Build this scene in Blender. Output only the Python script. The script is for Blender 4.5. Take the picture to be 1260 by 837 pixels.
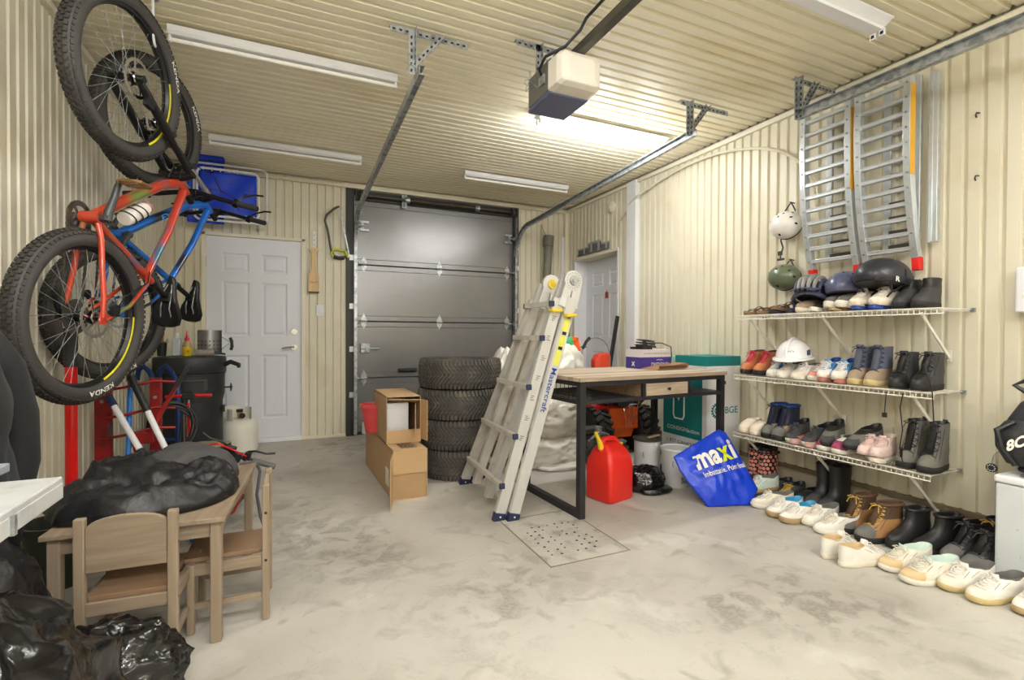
import bpy, math, random
from mathutils import Vector, Matrix, Euler
random.seed(7)
R = math.radians
PI = math.pi
C = bpy.context.scene.collection
for _o in list(bpy.data.objects):
    bpy.data.objects.remove(_o)

# ---------------------------------------------------------------- camera
def cam_axes(yaw, pitch, roll):
    f = Vector((math.sin(yaw)*math.cos(pitch), math.cos(yaw)*math.cos(pitch), math.sin(pitch)))
    rt = Vector((math.cos(yaw), -math.sin(yaw), 0))
    up = rt.cross(f)
    r2 = rt*math.cos(roll) + up*math.sin(roll)
    u2 = -rt*math.sin(roll) + up*math.cos(roll)
    return r2, u2, f
_r, _u, _f = cam_axes(R(24.22), R(-0.657), R(0.266))
cam = bpy.data.cameras.new('camera')
cam.sensor_width = 36.0
cam.lens = 603.0/1260*36.0
cam.clip_start = 0.02
camo = bpy.data.objects.new('camera', cam)
C.objects.link(camo)
m4 = Matrix(((_r.x, _u.x, -_f.x, 0), (_r.y, _u.y, -_f.y, 0), (_r.z, _u.z, -_f.z, 1.12), (0, 0, 0, 1)))
camo.matrix_world = m4
bpy.context.scene.camera = camo
sc = bpy.context.scene
sc.view_settings.view_transform = 'Standard'
sc.view_settings.look = 'None'
sc.view_settings.gamma = 1
sc.view_settings.use_curve_mapping = False
sc.view_settings.exposure = 0.68
try:
    sc.cycles.max_bounces = 10
    sc.cycles.diffuse_bounces = 6
    sc.cycles.sample_clamp_indirect = 6
except Exception:
    pass

# ---------------------------------------------------------------- world and lamps
w = bpy.data.worlds.new('world')
sc.world = w
w.use_nodes = True
w.node_tree.nodes['Background'].inputs[0].default_value = (0.8, 0.88, 1.0, 1)
w.node_tree.nodes['Background'].inputs[1].default_value = 1.0

def tube_light(x0, x1, y, z, watts, col=(0.985, 0.985, 1.0), down=.35):
    """light of one fluorescent fitting: a downward area plus three small round lamps along the tube"""
    l = bpy.data.lights.new('tube_light', 'AREA')
    l.shape = 'RECTANGLE'
    l.size = abs(x1-x0)-0.08
    l.size_y = 0.09
    l.energy = watts*down
    l.color = col
    o = bpy.data.objects.new('tube_light', l)
    C.objects.link(o)
    o.location = ((x0+x1)/2, y, z)
    for k in (-1, 0, 1):
        p = bpy.data.lights.new('tube_glow', 'POINT')
        p.energy = watts*(1-down)/3; p.color = col; p.shadow_soft_size = .07
        q = bpy.data.objects.new('tube_glow', p); C.objects.link(q)
        q.location = ((x0+x1)/2+k*.36*(x1-x0), y, z-.06)
LIT = [(1.66, 2.84, 3.245, 23), (-0.60, 0.61, 1.57, 12), (1.62, 2.80, 0.0, 20), (-0.60, 0.60, 0.0, 42), (0.55, 1.75, -1.9, 78)]  # first row is the visible tube; the rest are unseen fill added off frame
for (a, b, y, e) in LIT:
    tube_light(a, b, y, 2.655, e)

# ---------------------------------------------------------------- mesh helper
def rot_to(d):
    d = Vector(d).normalized()
    return d.to_track_quat('Z', 'Y').to_matrix()

class MB:
    def __init__(s):
        s.v = []; s.f = []; s.m = []; s.cur = 0; s.T = None
    def vs(s, pts):
        b = len(s.v)
        if s.T is None:
            s.v += [tuple(p) for p in pts]
        else:
            s.v += [tuple(s.T @ Vector(p)) for p in pts]
        return b
    def face(s, f):
        s.f.append(tuple(f)); s.m.append(s.cur)
    def box(s, c, d, rz=0, rot=None):
        M = rot if rot is not None else Euler((0, 0, rz)).to_matrix()
        c = Vector(c); hx, hy, hz = d[0]/2, d[1]/2, d[2]/2
        b = s.vs([c + M @ Vector((sx*hx, sy*hy, sz*hz)) for sz in (-1, 1) for sy in (-1, 1) for sx in (-1, 1)])
        for q in ((0, 2, 3, 1), (4, 5, 7, 6), (0, 1, 5, 4), (2, 6, 7, 3), (0, 4, 6, 2), (1, 3, 7, 5)):
            s.face([b+i for i in q])
        return s
    def box2(s, a, b):
        return s.box([(a[i]+b[i])/2 for i in range(3)], [abs(a[i]-b[i]) for i in range(3)])
    def bar(s, p0, p1, w, h, up=(0, 0, 1)):
        p0 = Vector(p0); p1 = Vector(p1); d = (p1-p0); L = d.length; d.normalize()
        u = Vector(up); x = u.cross(d)
        if x.length < 1e-4: x = Vector((1, 0, 0)).cross(d)
        x.normalize(); y = d.cross(x)
        M = Matrix((x, y, d)).transposed()
        return s.box((p0+p1)/2, (w, h, L), rot=M)
    def ring(s, c, M, r, n, ry=None):
        ry = r if ry is None else ry
        return s.vs([Vector(c) + M @ Vector((r*math.cos(2*PI*i/n), ry*math.sin(2*PI*i/n), 0)) for i in range(n)])
    def join(s, a, b, n, closed=True):
        for i in range(n if closed else n-1):
            j = (i+1) % n
            s.face((a+i, a+j, b+j, b+i))
    def cap(s, a, n, flip=False):
        r = list(range(a, a+n))
        s.face(r[::-1] if flip else r)
    def cyl(s, p0, p1, r0, r1=None, n=16, caps=True):
        r1 = r0 if r1 is None else r1
        M = rot_to(Vector(p1)-Vector(p0))
        a = s.ring(p0, M, r0, n); b = s.ring(p1, M, r1, n)
        s.join(a, b, n)
        if caps: s.cap(a, n, True); s.cap(b, n)
        return s
    def tube(s, pts, r, n=8, closed=False, caps=True, radii=None):
        pts = [Vector(p) for p in pts]; N = len(pts)
        rings = []; up = None
        for i, p in enumerate(pts):
            if closed: d = pts[(i+1) % N]-pts[i-1]
            else: d = pts[min(i+1, N-1)]-pts[max(i-1, 0)]
            if d.length < 1e-9: d = Vector((0, 0, 1))
            d.normalize()
            if up is None:
                up = Vector((0, 0, 1)) if abs(d.z) < .9 else Vector((1, 0, 0))
            x = up.cross(d)
            if x.length < 1e-5: x = Vector((1, 0, 0)).cross(d)
            x.normalize(); y = d.cross(x).normalized(); up = y
            M = Matrix((x, y, d)).transposed()
            rr = radii[i] if radii else r
            rings.append(s.ring(p, M, rr, n))
        for i in range(N-1): s.join(rings[i], rings[i+1], n)
        if closed: s.join(rings[-1], rings[0], n)
        elif caps: s.cap(rings[0], n, True); s.cap(rings[-1], n)
        return s
    def lathe(s, prof, c=(0, 0, 0), axis=(0, 0, 1), n=32, capb=True, capt=True):
        M = rot_to(axis); c = Vector(c); ax = Vector(axis).normalized()
        rs = [s.ring(c+ax*z, M, max(r, 1e-4), n) for r, z in prof]
        for a, b in zip(rs, rs[1:]): s.join(a, b, n)
        if capb: s.cap(rs[0], n, True)
        if capt: s.cap(rs[-1], n)
        return s
    def loft(s, rings, capa=True, capb=True):
        n = len(rings[0]); bs = [s.vs(r) for r in rings]
        for a, b in zip(bs, bs[1:]): s.join(a, b, n)
        if capa: s.cap(bs[0], n, True)
        if capb: s.cap(bs[-1], n)
        return s
    def prism(s, poly, fn, t0, t1):
        # poly: list of 2D; fn(u, v, t) -> 3D
        n = len(poly)
        a = s.vs([fn(u, v, t0) for u, v in poly]); b = s.vs([fn(u, v, t1) for u, v in poly])
        s.join(a, b, n); s.cap(a, n, True); s.cap(b, n)
        return s
    def ell(s, c, r, n=20, k=12, rot=None, zmin=-1.0, fn=None):
        M = rot if rot is not None else Matrix.Identity(3)
        rings = []
        for i in range(k+1):
            t = -PI/2 + PI*i/k
            if math.sin(t) < zmin-1e-6: continue
            z = math.sin(t); q = max(math.cos(t), .001)
            rg = []
            for j in range(n):
                a = 2*PI*j/n
                p = Vector((r[0]*q*math.cos(a), r[1]*q*math.sin(a), r[2]*z))
                if fn: p = fn(p)
                rg.append(Vector(c)+M @ p)
            rings.append(rg)
        return s.loft(rings)
    def grid(s, nu, nv, fn, flip=False):
        b = s.vs([fn(i/(nu-1), j/(nv-1)) for j in range(nv) for i in range(nu)])
        for j in range(nv-1):
            for i in range(nu-1):
                q = (b+j*nu+i, b+j*nu+i+1, b+(j+1)*nu+i+1, b+(j+1)*nu+i)
                s.face(q[::-1] if flip else q)
        return s
    def build(s, name, mats, parent=None, smooth=False, bevel=0, loc=None, rz=0, rot=None, seg=2, subsurf=0, solid=0, angle=40):
        me = bpy.data.meshes.new(name)
        me.from_pydata(s.v, [], s.f)
        if not isinstance(mats, (list, tuple)): mats = [mats]
        for m_ in mats: me.materials.append(m_)
        if len(mats) > 1: me.polygons.foreach_set('material_index', s.m)
        me.update()
        if smooth:
            me.polygons.foreach_set('use_smooth', [True]*len(me.polygons))
            try: me.set_sharp_from_angle(angle=R(angle))
            except Exception: pass
        o = bpy.data.objects.new(name, me); C.objects.link(o)
        if parent is not None: o.parent = parent
        if loc is not None: o.location = loc
        if rot is not None: o.rotation_euler = rot
        elif rz: o.rotation_euler = (0, 0, rz)
        if solid:
            md = o.modifiers.new('solid', 'SOLIDIFY'); md.thickness = solid; md.offset = 0
        if bevel:
            md = o.modifiers.new('bevel', 'BEVEL'); md.width = bevel; md.segments = seg; md.limit_method = 'ANGLE'; md.angle_limit = R(35)
        if subsurf:
            md = o.modifiers.new('sub', 'SUBSURF'); md.levels = subsurf; md.render_levels = subsurf
        return o

def tag(o, label, cat, group=None, kind=None):
    if label: o['label'] = label
    if cat: o['category'] = cat
    if group: o['group'] = group
    if kind: o['kind'] = kind
    return o
def struct(o, label=None, cat=None):
    o['kind'] = 'structure'
    if label: o['label'] = label
    if cat: o['category'] = cat
    return o
def thing(name, label, cat, loc=(0, 0, 0), rz=0, group=None, rot=None):
    o = bpy.data.objects.new(name, None); C.objects.link(o)
    o.empty_display_size = .05
    o.location = loc
    o.rotation_euler = rot if rot is not None else (0, 0, rz)
    return tag(o, label, cat, group)
def copy_tree(root, loc=None, rot=None, label=None, group=None):
    def rec(o, par):
        c = o.copy(); C.objects.link(c)
        if par is not None: c.parent = par
        for ch in list(o.children): rec(ch, c)
        return c
    r = rec(root, None)
    if loc is not None: r.location = loc
    if rot is not None: r.rotation_euler = rot if hasattr(rot, '__len__') else (0, 0, rot)
    if label: r['label'] = label
    if group: r['group'] = group
    return r

# ---------------------------------------------------------------- text helper
_tc = {}
def text_geo(s, size=1.0, bold=0.0):
    key = (s, bold)
    if key not in _tc:
        cu = bpy.data.curves.new('txt', 'FONT'); cu.body = s; cu.size = 1.0; cu.offset = bold
        cu.resolution_u = 3
        cu.align_x = 'LEFT'
        o = bpy.data.objects.new('txt', cu); C.objects.link(o)
        dg = bpy.context.evaluated_depsgraph_get()
        me = o.evaluated_get(dg).to_mesh()
        v = [tuple(p.co) for p in me.vertices]; f = [tuple(p.vertices) for p in me.polygons]
        o.evaluated_get(dg).to_mesh_clear()
        bpy.data.objects.remove(o); bpy.data.curves.remove(cu)
        xs = [p[0] for p in v] or [0]
        x0, x1 = min(xs), max(xs)
        _tc[key] = ([(p[0]-(x0+x1)/2, p[1]) for p in v], f, x1-x0)
    v, f, wd = _tc[key]
    return [(x*size, y*size) for x, y in v], f, wd*size
def add_text(mb, s, size, fn, bold=0.0, width=None):
    """fn(u,v)->3D; text centred on u=0, baseline v=0"""
    v, f, wd = text_geo(s, size, bold)
    k = (width/wd) if width else 1.0
    b = mb.vs([fn(x*k, y) for x, y in v])
    for q in f: mb.face([b+i for i in q])
    return mb

# ---------------------------------------------------------------- materials
def lin(c):
    return tuple(((x/255)/12.92 if x/255 <= .04045 else ((x/255+.055)/1.055)**2.4) for x in c)
def mat(name, rgb, rough=.5, metal=0.0, var=.06, vs=12, bump=0.0, bs=60, spec=.5, coat=0, col2=None, c2scale=6, c2lo=.5, c2hi=.6, sheen=0, trans=0, stretch=None, emis=0, bdist=.01):
    m = bpy.data.materials.new(name); m.use_nodes = True
    nt = m.node_tree; N = nt.nodes; L = nt.links
    b = N['Principled BSDF']
    c = lin(rgb)
    b.inputs['Roughness'].default_value = rough
    b.inputs['Metallic'].default_value = metal
    b.inputs['Specular IOR Level'].default_value = spec
    b.inputs['Coat Weight'].default_value = coat
    b.inputs['Sheen Weight'].default_value = sheen
    b.inputs['Transmission Weight'].default_value = trans
    tc = N.new('ShaderNodeTexCoord'); mp = N.new('ShaderNodeMapping')
    L.new(tc.outputs['Object'], mp.inputs[0])
    if stretch: mp.inputs['Scale'].default_value = stretch
    nz = N.new('ShaderNodeTexNoise'); nz.inputs['Scale'].default_value = vs; nz.inputs['Detail'].default_value = 6
    L.new(mp.outputs[0], nz.inputs[0])
    mx = N.new('ShaderNodeMix'); mx.data_type = 'RGBA'
    mx.inputs[6].default_value = (*[x*(1-var*2) for x in c], 1)
    mx.inputs[7].default_value = (*[min(1, x*(1+var*2)) for x in c], 1)
    L.new(nz.outputs[0], mx.inputs[0])
    out = mx.outputs[2]
    if col2:
        n2 = N.new('ShaderNodeTexNoise'); n2.inputs['Scale'].default_value = c2scale; n2.inputs['Detail'].default_value = 8
        L.new(mp.outputs[0], n2.inputs[0])
        rp = N.new('ShaderNodeMapRange'); rp.inputs[1].default_value = c2lo; rp.inputs[2].default_value = c2hi
        L.new(n2.outputs[0], rp.inputs[0])
        m2 = N.new('ShaderNodeMix'); m2.data_type = 'RGBA'; m2.inputs[7].default_value = (*lin(col2), 1)
        L.new(rp.outputs[0], m2.inputs[0]); L.new(out, m2.inputs[6]); out = m2.outputs[2]
    L.new(out, b.inputs['Base Color'])
    if bump:
        n3 = N.new('ShaderNodeTexNoise'); n3.inputs['Scale'].default_value = bs; n3.inputs['Detail'].default_value = 5
        L.new(mp.outputs[0], n3.inputs[0])
        bp = N.new('ShaderNodeBump'); bp.inputs['Strength'].default_value = bump; bp.inputs['Distance'].default_value = bdist
        L.new(n3.outputs[0], bp.inputs['Height']); L.new(bp.outputs[0], b.inputs['Normal'])
    if emis:
        b.inputs['Emission Color'].default_value = (*c, 1); b.inputs['Emission Strength'].default_value = emis
    return m
def wood(name, rgb, rgb2, rough=.55, scale=1.0, axis=0, grain=14):
    m = bpy.data.materials.new(name); m.use_nodes = True
    nt = m.node_tree; N = nt.nodes; L = nt.links; b = N['Principled BSDF']
    b.inputs['Roughness'].default_value = rough
    tc = N.new('ShaderNodeTexCoord'); mp = N.new('ShaderNodeMapping'); L.new(tc.outputs['Object'], mp.inputs[0])
    s = [grain*scale]*3; s[axis] = 1.2*scale
    mp.inputs['Scale'].default_value = s
    nz = N.new('ShaderNodeTexNoise'); nz.inputs['Scale'].default_value = 3; nz.inputs['Detail'].default_value = 8; nz.inputs['Distortion'].default_value = .6
    L.new(mp.outputs[0], nz.inputs[0])
    rp = N.new('ShaderNodeMapRange'); rp.inputs[1].default_value = .35; rp.inputs[2].default_value = .68
    L.new(nz.outputs[0], rp.inputs[0])
    mx = N.new('ShaderNodeMix'); mx.data_type = 'RGBA'
    mx.inputs[6].default_value = (*lin(rgb), 1); mx.inputs[7].default_value = (*lin(rgb2), 1)
    L.new(rp.outputs[0], mx.inputs[0]); L.new(mx.outputs[2], b.inputs['Base Color'])
    bp = N.new('ShaderNodeBump'); bp.inputs['Strength'].default_value = .15; bp.inputs['Distance'].default_value = .004
    L.new(nz.outputs[0], bp.inputs['Height']); L.new(bp.outputs[0], b.inputs['Normal'])
    return m

M = {}
M['ceiling'] = mat('ceiling_sheet', (235, 228, 204), .42, .0, .03, 2.5, spec=.45, col2=(216, 200, 162), c2scale=1.6, c2lo=.56, c2hi=.8, stretch=(.5, 1.6, 1))
M['wall'] = mat('wall_sheet', (217, 211, 190), .40, 0, .03, 3, spec=.45, col2=(200, 189, 158), c2scale=2.2, c2lo=.58, c2hi=.85)
M['trim'] = mat('cream_trim', (226, 219, 198), .45, 0, .02)
M['white'] = mat('white_paint', (226, 227, 230), .4, 0, .02, bump=.02, bs=200)
M['doorwhite'] = mat('door_white', (222, 224, 232), .42, 0, .015, stretch=(1, 1, .1), vs=40)
M['steel'] = mat('galvanised_steel', (182, 186, 188), .38, .7, .10, 30, col2=(140, 145, 148), c2scale=25, c2lo=.45, c2hi=.6)
M['darksteel'] = mat('dark_steel', (92, 90, 84), .45, .7, .10, 20)
M['chrome'] = mat('chrome', (205, 205, 205), .18, 1, .03)
M['alu'] = mat('brushed_aluminium', (212, 212, 210), .40, .45, .06, 18, stretch=(1, 1, .2), bump=.03, bs=60)
M['alu_worn'] = mat('worn_aluminium', (212, 209, 203), .46, .3, .06, 14, col2=(186, 180, 170), c2scale=9, c2lo=.5, c2hi=.75)
M['black'] = mat('black_plastic', (26, 26, 28), .45, 0, .1)
M['blackmetal'] = mat('black_steel', (42, 42, 46), .5, .25, .08, 20)
M['rubber'] = mat('black_rubber', (44, 43, 42), .72, 0, .14, 16, bump=.1, bs=90)
M['tyre'] = mat('car_tyre_rubber', (66, 63, 60), .7, 0, .12, 10, col2=(96, 88, 78), c2scale=7, c2lo=.52, c2hi=.7)
M['biketyre'] = mat('bike_tyre_rubber', (52, 49, 46), .72, 0, .1, 14, col2=(78, 70, 62), c2scale=10, c2lo=.5, c2hi=.75)
M['biketyreside'] = mat('tyre_sidewall', (62, 60, 58), .6, 0, .06)
M['letter'] = mat('lettering_white', (232, 230, 224), .6, 0, .04)
M['yellowmark'] = mat('yellow_marking', (226, 220, 40), .5, 0, .03)
M['red'] = mat('red_paint', (206, 20, 18), .3, 0, .05, coat=.3)
M['redplastic'] = mat('red_plastic', (222, 42, 32), .38, 0, .05, 5, bump=.03, bs=30)
M['orange'] = mat('orange_paint', (236, 98, 24), .4, 0, .06)
M['yellow'] = mat('yellow_plastic', (236, 206, 30), .4, 0, .04)
M['blue'] = mat('blue_paint', (34, 120, 205), .35, .1, .05)
M['navy'] = mat('navy', (34, 46, 92), .5, 0, .08)
M['cardboard'] = mat('cardboard', (190, 158, 118), .8, 0, .04, 6, bump=.03, bs=120)
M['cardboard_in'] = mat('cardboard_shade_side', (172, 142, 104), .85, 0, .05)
M['concrete'] = None
M['kidwood'] = wood('greyed_brown_wood', (154, 137, 116), (134, 117, 98), .55)
M['kidwood_y'] = wood('greyed_brown_wood_lengthwise', (154, 137, 116), (134, 117, 98), .55, axis=1)
M['kidwood_z'] = wood('greyed_brown_wood_upright', (156, 139, 118), (138, 121, 101), .55, axis=2)
M['desktop'] = None
M['fabricblack'] = mat('black_cloth', (26, 26, 28), .8, 0, .12, 30, bump=.25, bs=500, sheen=.05, bdist=.002)
M['nylon'] = mat('black_nylon', (30, 30, 33), .42, 0, .12, 20, bump=.5, bs=14, bdist=.02)
M['binbag'] = mat('black_polythene', (16, 16, 17), .2, 0, .1, 20, bump=.6, bs=7, spec=.7, bdist=.018)
M['whitebag'] = mat('white_polythene', (226, 222, 214), .35, 0, .03, 20, bump=.7, bs=9, bdist=.03)
M['brass'] = mat('brass', (190, 160, 90), .4, .8, .05)
# ================================================================= THE ROOM
XL, XR, YB, YF, ZC = -1.10, 3.31, 5.62, -3.2, 2.76

def floor_mat():
    m = bpy.data.materials.new('concrete_floor'); m.use_nodes = True
    nt = m.node_tree; N = nt.nodes; L = nt.links; b = N['Principled BSDF']
    tc = N.new('ShaderNodeTexCoord')
    def noise(sc_, det=8, dist=0, st=None):
        mp = N.new('ShaderNodeMapping'); L.new(tc.outputs['Object'], mp.inputs[0])
        if st: mp.inputs['Scale'].default_value = st
        n = N.new('ShaderNodeTexNoise'); n.inputs['Scale'].default_value = sc_; n.inputs['Detail'].default_value = det; n.inputs['Distortion'].default_value = dist
        L.new(mp.outputs[0], n.inputs[0]); return n.outputs[0]
    def rng(x, a, c_, lo=0.0, hi=1.0):
        r = N.new('ShaderNodeMapRange'); r.inputs[1].default_value = a; r.inputs[2].default_value = c_; r.inputs[3].default_value = lo; r.inputs[4].default_value = hi
        L.new(x, r.inputs[0]); return r.outputs[0]
    def mix(a, col, fac):
        x = N.new('ShaderNodeMix'); x.data_type = 'RGBA'
        if isinstance(a, tuple): x.inputs[6].default_value = (*lin(a), 1)
        else: L.new(a, x.inputs[6])
        x.inputs[7].default_value = (*lin(col), 1); L.new(fac, x.inputs[0]); return x.outputs[2]
    def mul(a, c_):
        x = N.new('ShaderNodeMath'); x.operation = 'MULTIPLY'; L.new(a, x.inputs[0]); L.new(c_, x.inputs[1]); return x.outputs[0]
    c = mix((184, 180, 172), (166, 161, 152), rng(noise(1.1, 10, .4), .42, .62))
    c = mix(c, (197, 194, 187), rng(noise(2.7, 9, .8), .55, .72, 0, .8))
    c = mix(c, (140, 134, 122), rng(noise(5.5, 10, 1.2), .57, .72, 0, .6))
    blot = mul(rng(noise(.55, 3), .5, .6), rng(noise(9, 12, .5), .47, .58))
    c = mix(c, (136, 131, 123), mul(blot, rng(noise(60, 4), .3, .6, .3, .9)))
    c = mix(c, (120, 112, 98), rng(noise(130, 3), .66, .74, 0, .7))
    L.new(c, b.inputs['Base Color'])
    L.new(rng(noise(3, 6), .3, .7, .42, .68), b.inputs['Roughness'])
    bp = N.new('ShaderNodeBump'); bp.inputs['Strength'].default_value = .25; bp.inputs['Distance'].default_value = .004
    L.new(noise(40, 8), bp.inputs['Height']); L.new(bp.outputs[0], b.inputs['Normal'])
    return m
M['concrete'] = floor_mat()
f = MB(); f.box2((XL-.2, YF-.2, -.12), (XR+.6, YB+.5, 0))
struct(f.build('floor', M['concrete']))

PITCH = .0795
def rib_profile(u0, u1, pitch=PITCH, depth=.016, phase=0.0):
    """cross-section of box-ribbed sheet: list of (u, d)"""
    pts = []
    k = math.floor((u0-phase)/pitch)-1
    keys = ((0, 0), (.055, 0), (.070, 1), (.115, 1), (.130, 0), (.56, 0), (.59, .55), (.64, .55), (.67, 0), (1, 0))
    keys = ((0.0, 0), (.62, 0), (.70, 1), (.88, 1), (.96, 0))
    while phase + k*pitch < u1+pitch:
        for a, d in keys:
            u = phase+(k+a)*pitch
            pts.append((u, -d*depth))
        k += 1
    out = [(u0, 0)] + [(u, d) for u, d in pts if u0 < u < u1] + [(u1, 0)]
    return out
def sheet(mb, fn, u0, u1, v0, v1, **k):
    pr = rib_profile(u0, u1, **k)
    b = mb.vs([fn(u, v0, d) for u, d in pr]); t = mb.vs([fn(u, v1, d) for u, d in pr])
    n = len(pr)
    for i in range(n-1): mb.face((b+i, b+i+1, t+i+1, t+i))
# door and gate openings on the far wall
DX0, DX1, DZ = -.775, .105, 2.09       # white door
GX0, GX1, GZ = .545, 2.60, 2.715       # garage door opening
wb = MB()
def fb(u, v, d): return (u, YB-d*1.0, v)
ribw = dict(phase=.02)
sheet(wb, fb, XL, DX0, 0.03, ZC, **ribw)
sheet(wb, fb, DX0, DX1, DZ, ZC, **ribw)
sheet(wb, fb, DX1, GX0, 0.03, ZC, **ribw)
sheet(wb, fb, GX1, XR, 0.03, ZC, **ribw)
struct(wb.build('wall_back', M['wall']))
# right wall, with the recessed door
RY0, RY1, RZ = 4.505, 5.40, 2.06
wr = MB()
def fr(u, v, d): return (XR+d*-1.0, u, v)
sheet(wr, fr, YF, RY0, .185, ZC, phase=.005)
sheet(wr, fr, RY0, RY1, RZ, ZC, phase=.005)
sheet(wr, fr, RY1, YB, .185, ZC, phase=.005)
struct(wr.build('wall_right', M['wall']))
wl = MB()
def fl(u, v, d): return (XL+d*1.0, u, v)
sheet(wl, fl, YF, YB, 0.03, ZC, phase=.03)
struct(wl.build('wall_left', M['wall']))
wf = MB()
def ff(u, v, d): return (u, YF+d*1.0, v)
sheet(wf, ff, XL, XR, 0.0, ZC, phase=.03)
struct(wf.build('wall_front', M['wall']))
ce = MB()
def fc(u, v, d): return (v, u, ZC-d*-1.0+.013)
sheet(ce, fc, YF, YB, XL-.0, XR, pitch=.0775, depth=-.016, phase=.01)
struct(ce.build('ceiling', M['ceiling']))
# outer shell keeps daylight out behind the sheets
sh = MB(); sh.box2((XL-.30, YF-.3, ZC+.05), (XR+.8, YB+.6, ZC+.12))
struct(sh.build('ceiling_deck', M['darksteel']))
cb = MB()
cb.box2((XR-.012, YF, 0), (XR+.14, RY0, .165)); cb.box2((XR-.012, RY1, 0), (XR+.14, YB, .165))
struct(cb.build('wall_right_curb', mat('curb_concrete', (176, 168, 148), .8, 0, .1, 9, bump=.2, bs=40)))
bb = MB(); bb.box2((XR-.03, YF, .160), (XR+.02, RY0, .185)); bb.box2((XR-.03, RY1, .160), (XR+.02, YB, .185))
struct(bb.build('baseboard_right', mat('dirty_base_trim', (118, 104, 78), .6, .1, .15, 14)))
bb = MB()
for a, b_ in ((XL, DX0-.02), (DX1+.01, GX0), (GX1, XR)): bb.box2((a, YB-.014, 0), (b_, YB+.02, .03))
struct(bb.build('baseboard_back', M['trim']))
bb = MB(); bb.box2((XL-.01, YF, 0), (XL+.018, YB, .03)); struct(bb.build('baseboard_left', M['trim']))
t = MB()
t.box2((XL, YB-.03, ZC-.055), (XR, YB+.02, ZC-.02)); struct(t.build('trim_1', M['trim']))
t = MB(); t.box2((XR-.03, YF, ZC-.050), (XR+.02, YB, ZC-.018)); struct(t.build('trim_2', M['trim']))
t = MB(); t.box2((XL-.02, YF, ZC-.055), (XL+.03, YB, ZC-.02)); struct(t.build('trim_3', M['trim']))
t = MB(); t.box2((XR-.045, YB-.045, .19), (XR, YB, ZC-.03)); struct(t.build('trim_4', M['trim']))
t = MB(); t.box2((3.225, YB-.02, .9), (XR-.03, YB, 2.40)); struct(t.build('trim_5', M['white'], bevel=.003))
t = MB(); t.box2((XR-.05, 4.135, 0), (XR+.05, 4.285, ZC-.02)); struct(t.build('trim_6', M['white'], bevel=.003))
# shell backings behind thin sheets
bk = MB()
bk.box2((XL-.12, YF-.1, 0), (XL-.03, YB+.1, ZC+.05)); struct(bk.build('wall_left_core', M['trim']))
bk = MB(); bk.box2((XR+.03, YF-.1, .1), (XR+.12, RY0, ZC+.05)); bk.box2((XR+.03, RY1, .1), (XR+.12, YB+.1, ZC+.05)); bk.box2((XR+.03, RY0, RZ), (XR+.12, RY1, ZC+.05))
struct(bk.build('wall_right_core', M['trim']))
bk = MB()
for a, b_, z0 in ((XL, DX0, 0), (DX0, DX1, DZ), (DX1, GX0, 0), (GX0, GX1, GZ), (GX1, XR+.1, 0)): bk.box2((a, YB+.03, z0), (b_, YB+.10, ZC+.05))
struct(bk.build('wall_back_core', M['trim']))

# ---------------------------------------------------------------- white six-panel door
def panel_door(name, w, h, th, rects, mt, parent=None):
    """door leaf in XZ plane, front face at y=0 looking -y, x 0..w, z 0..h"""
    mb = MB()
    xs = sorted({0, w, *[r[0] for r in rects], *[r[1] for r in rects]})
    zs = sorted({0, h, *[r[2] for r in rects], *[r[3] for r in rects]})
    def inside(x, z):
        return next((r for r in rects if r[0] < x < r[1] and r[2] < z < r[3]), None)
    for i in range(len(xs)-1):
        for j in range(len(zs)-1):
            if not inside((xs[i]+xs[i+1])/2, (zs[j]+zs[j+1])/2):
                b = mb.vs([(xs[i], 0, zs[j]), (xs[i+1], 0, zs[j]), (xs[i+1], 0, zs[j+1]), (xs[i], 0, zs[j+1])]); mb.face((b, b+1, b+2, b+3))
    for (x0, x1, z0, z1) in rects:
        lv = [(0, 0), (.012, .009), (.022, .009), (.040, .001)]
        prev = None
        for ins, d in lv:
            b = mb.vs([(x0+ins, d, z0+ins), (x1-ins, d, z0+ins), (x1-ins, d, z1-ins), (x0+ins, d, z1-ins)])
            if prev is not None: mb.join(prev, b, 4)
            prev = b
        mb.face((prev, prev+1, prev+2, prev+3))
    b = mb.vs([(0, 0, 0), (w, 0, 0), (w, 0, h), (0, 0, h), (0, th, 0), (w, th, 0), (w, th, h), (0, th, h)])
    for q in ((0, 4, 5, 1), (1, 5, 6, 2), (2, 6, 7, 3), (3, 7, 4, 0), (4, 7, 6, 5)): mb.face([b+i for i in q])
    return mb.build(name, mt, parent)
def six(w, h):
    s = .118*w/.86; m = .5*w
    xa0, xa1, xb0, xb1 = .135*w/.86, .375*w/.86, .50*w/.86, .725*w/.86
    xb1 = w-xa0; xb0 = w-xa1
    k = h/2.05
    out = []
    for a, b_ in ((xa0, xa1), (xb0, xb1)):
        out += [(a, b_, .20*k, .86*k), (a, b_, 1.05*k, 1.60*k), (a, b_, 1.70*k, 1.89*k)]
    return out
dw = DX1-DX0-.02
d1 = panel_door('door_1', dw, 2.035, .045, six(dw, 2.035), M['doorwhite'])
d1.location = (DX0+.01, YB+.005, .045)
struct(d1)
def rose(mb, x, z, y=0): mb.cyl((x, y, z), (x, y-.018, z), .031, .029, 24); 
h = MB(); rose(h, dw-.07, .975-.045); h.cyl((dw-.07, -.015, .93), (dw-.07, -.05, .93), .011, n=12)
h.tube([(dw-.07, -.05, .93), (dw-.10, -.052, .932), (dw-.14, -.05, .930), (dw-.185, -.048, .918)], .009, 8)
h.build('door_handle', M['chrome'], d1, smooth=True)
h = MB(); rose(h, dw-.07, 1.135-.045); h.cyl((dw-.07, -.016, 1.09), (dw-.07, -.024, 1.09), .015, n=16); h.box((dw-.07, -.03, 1.09), (.006, .014, .022))
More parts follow.
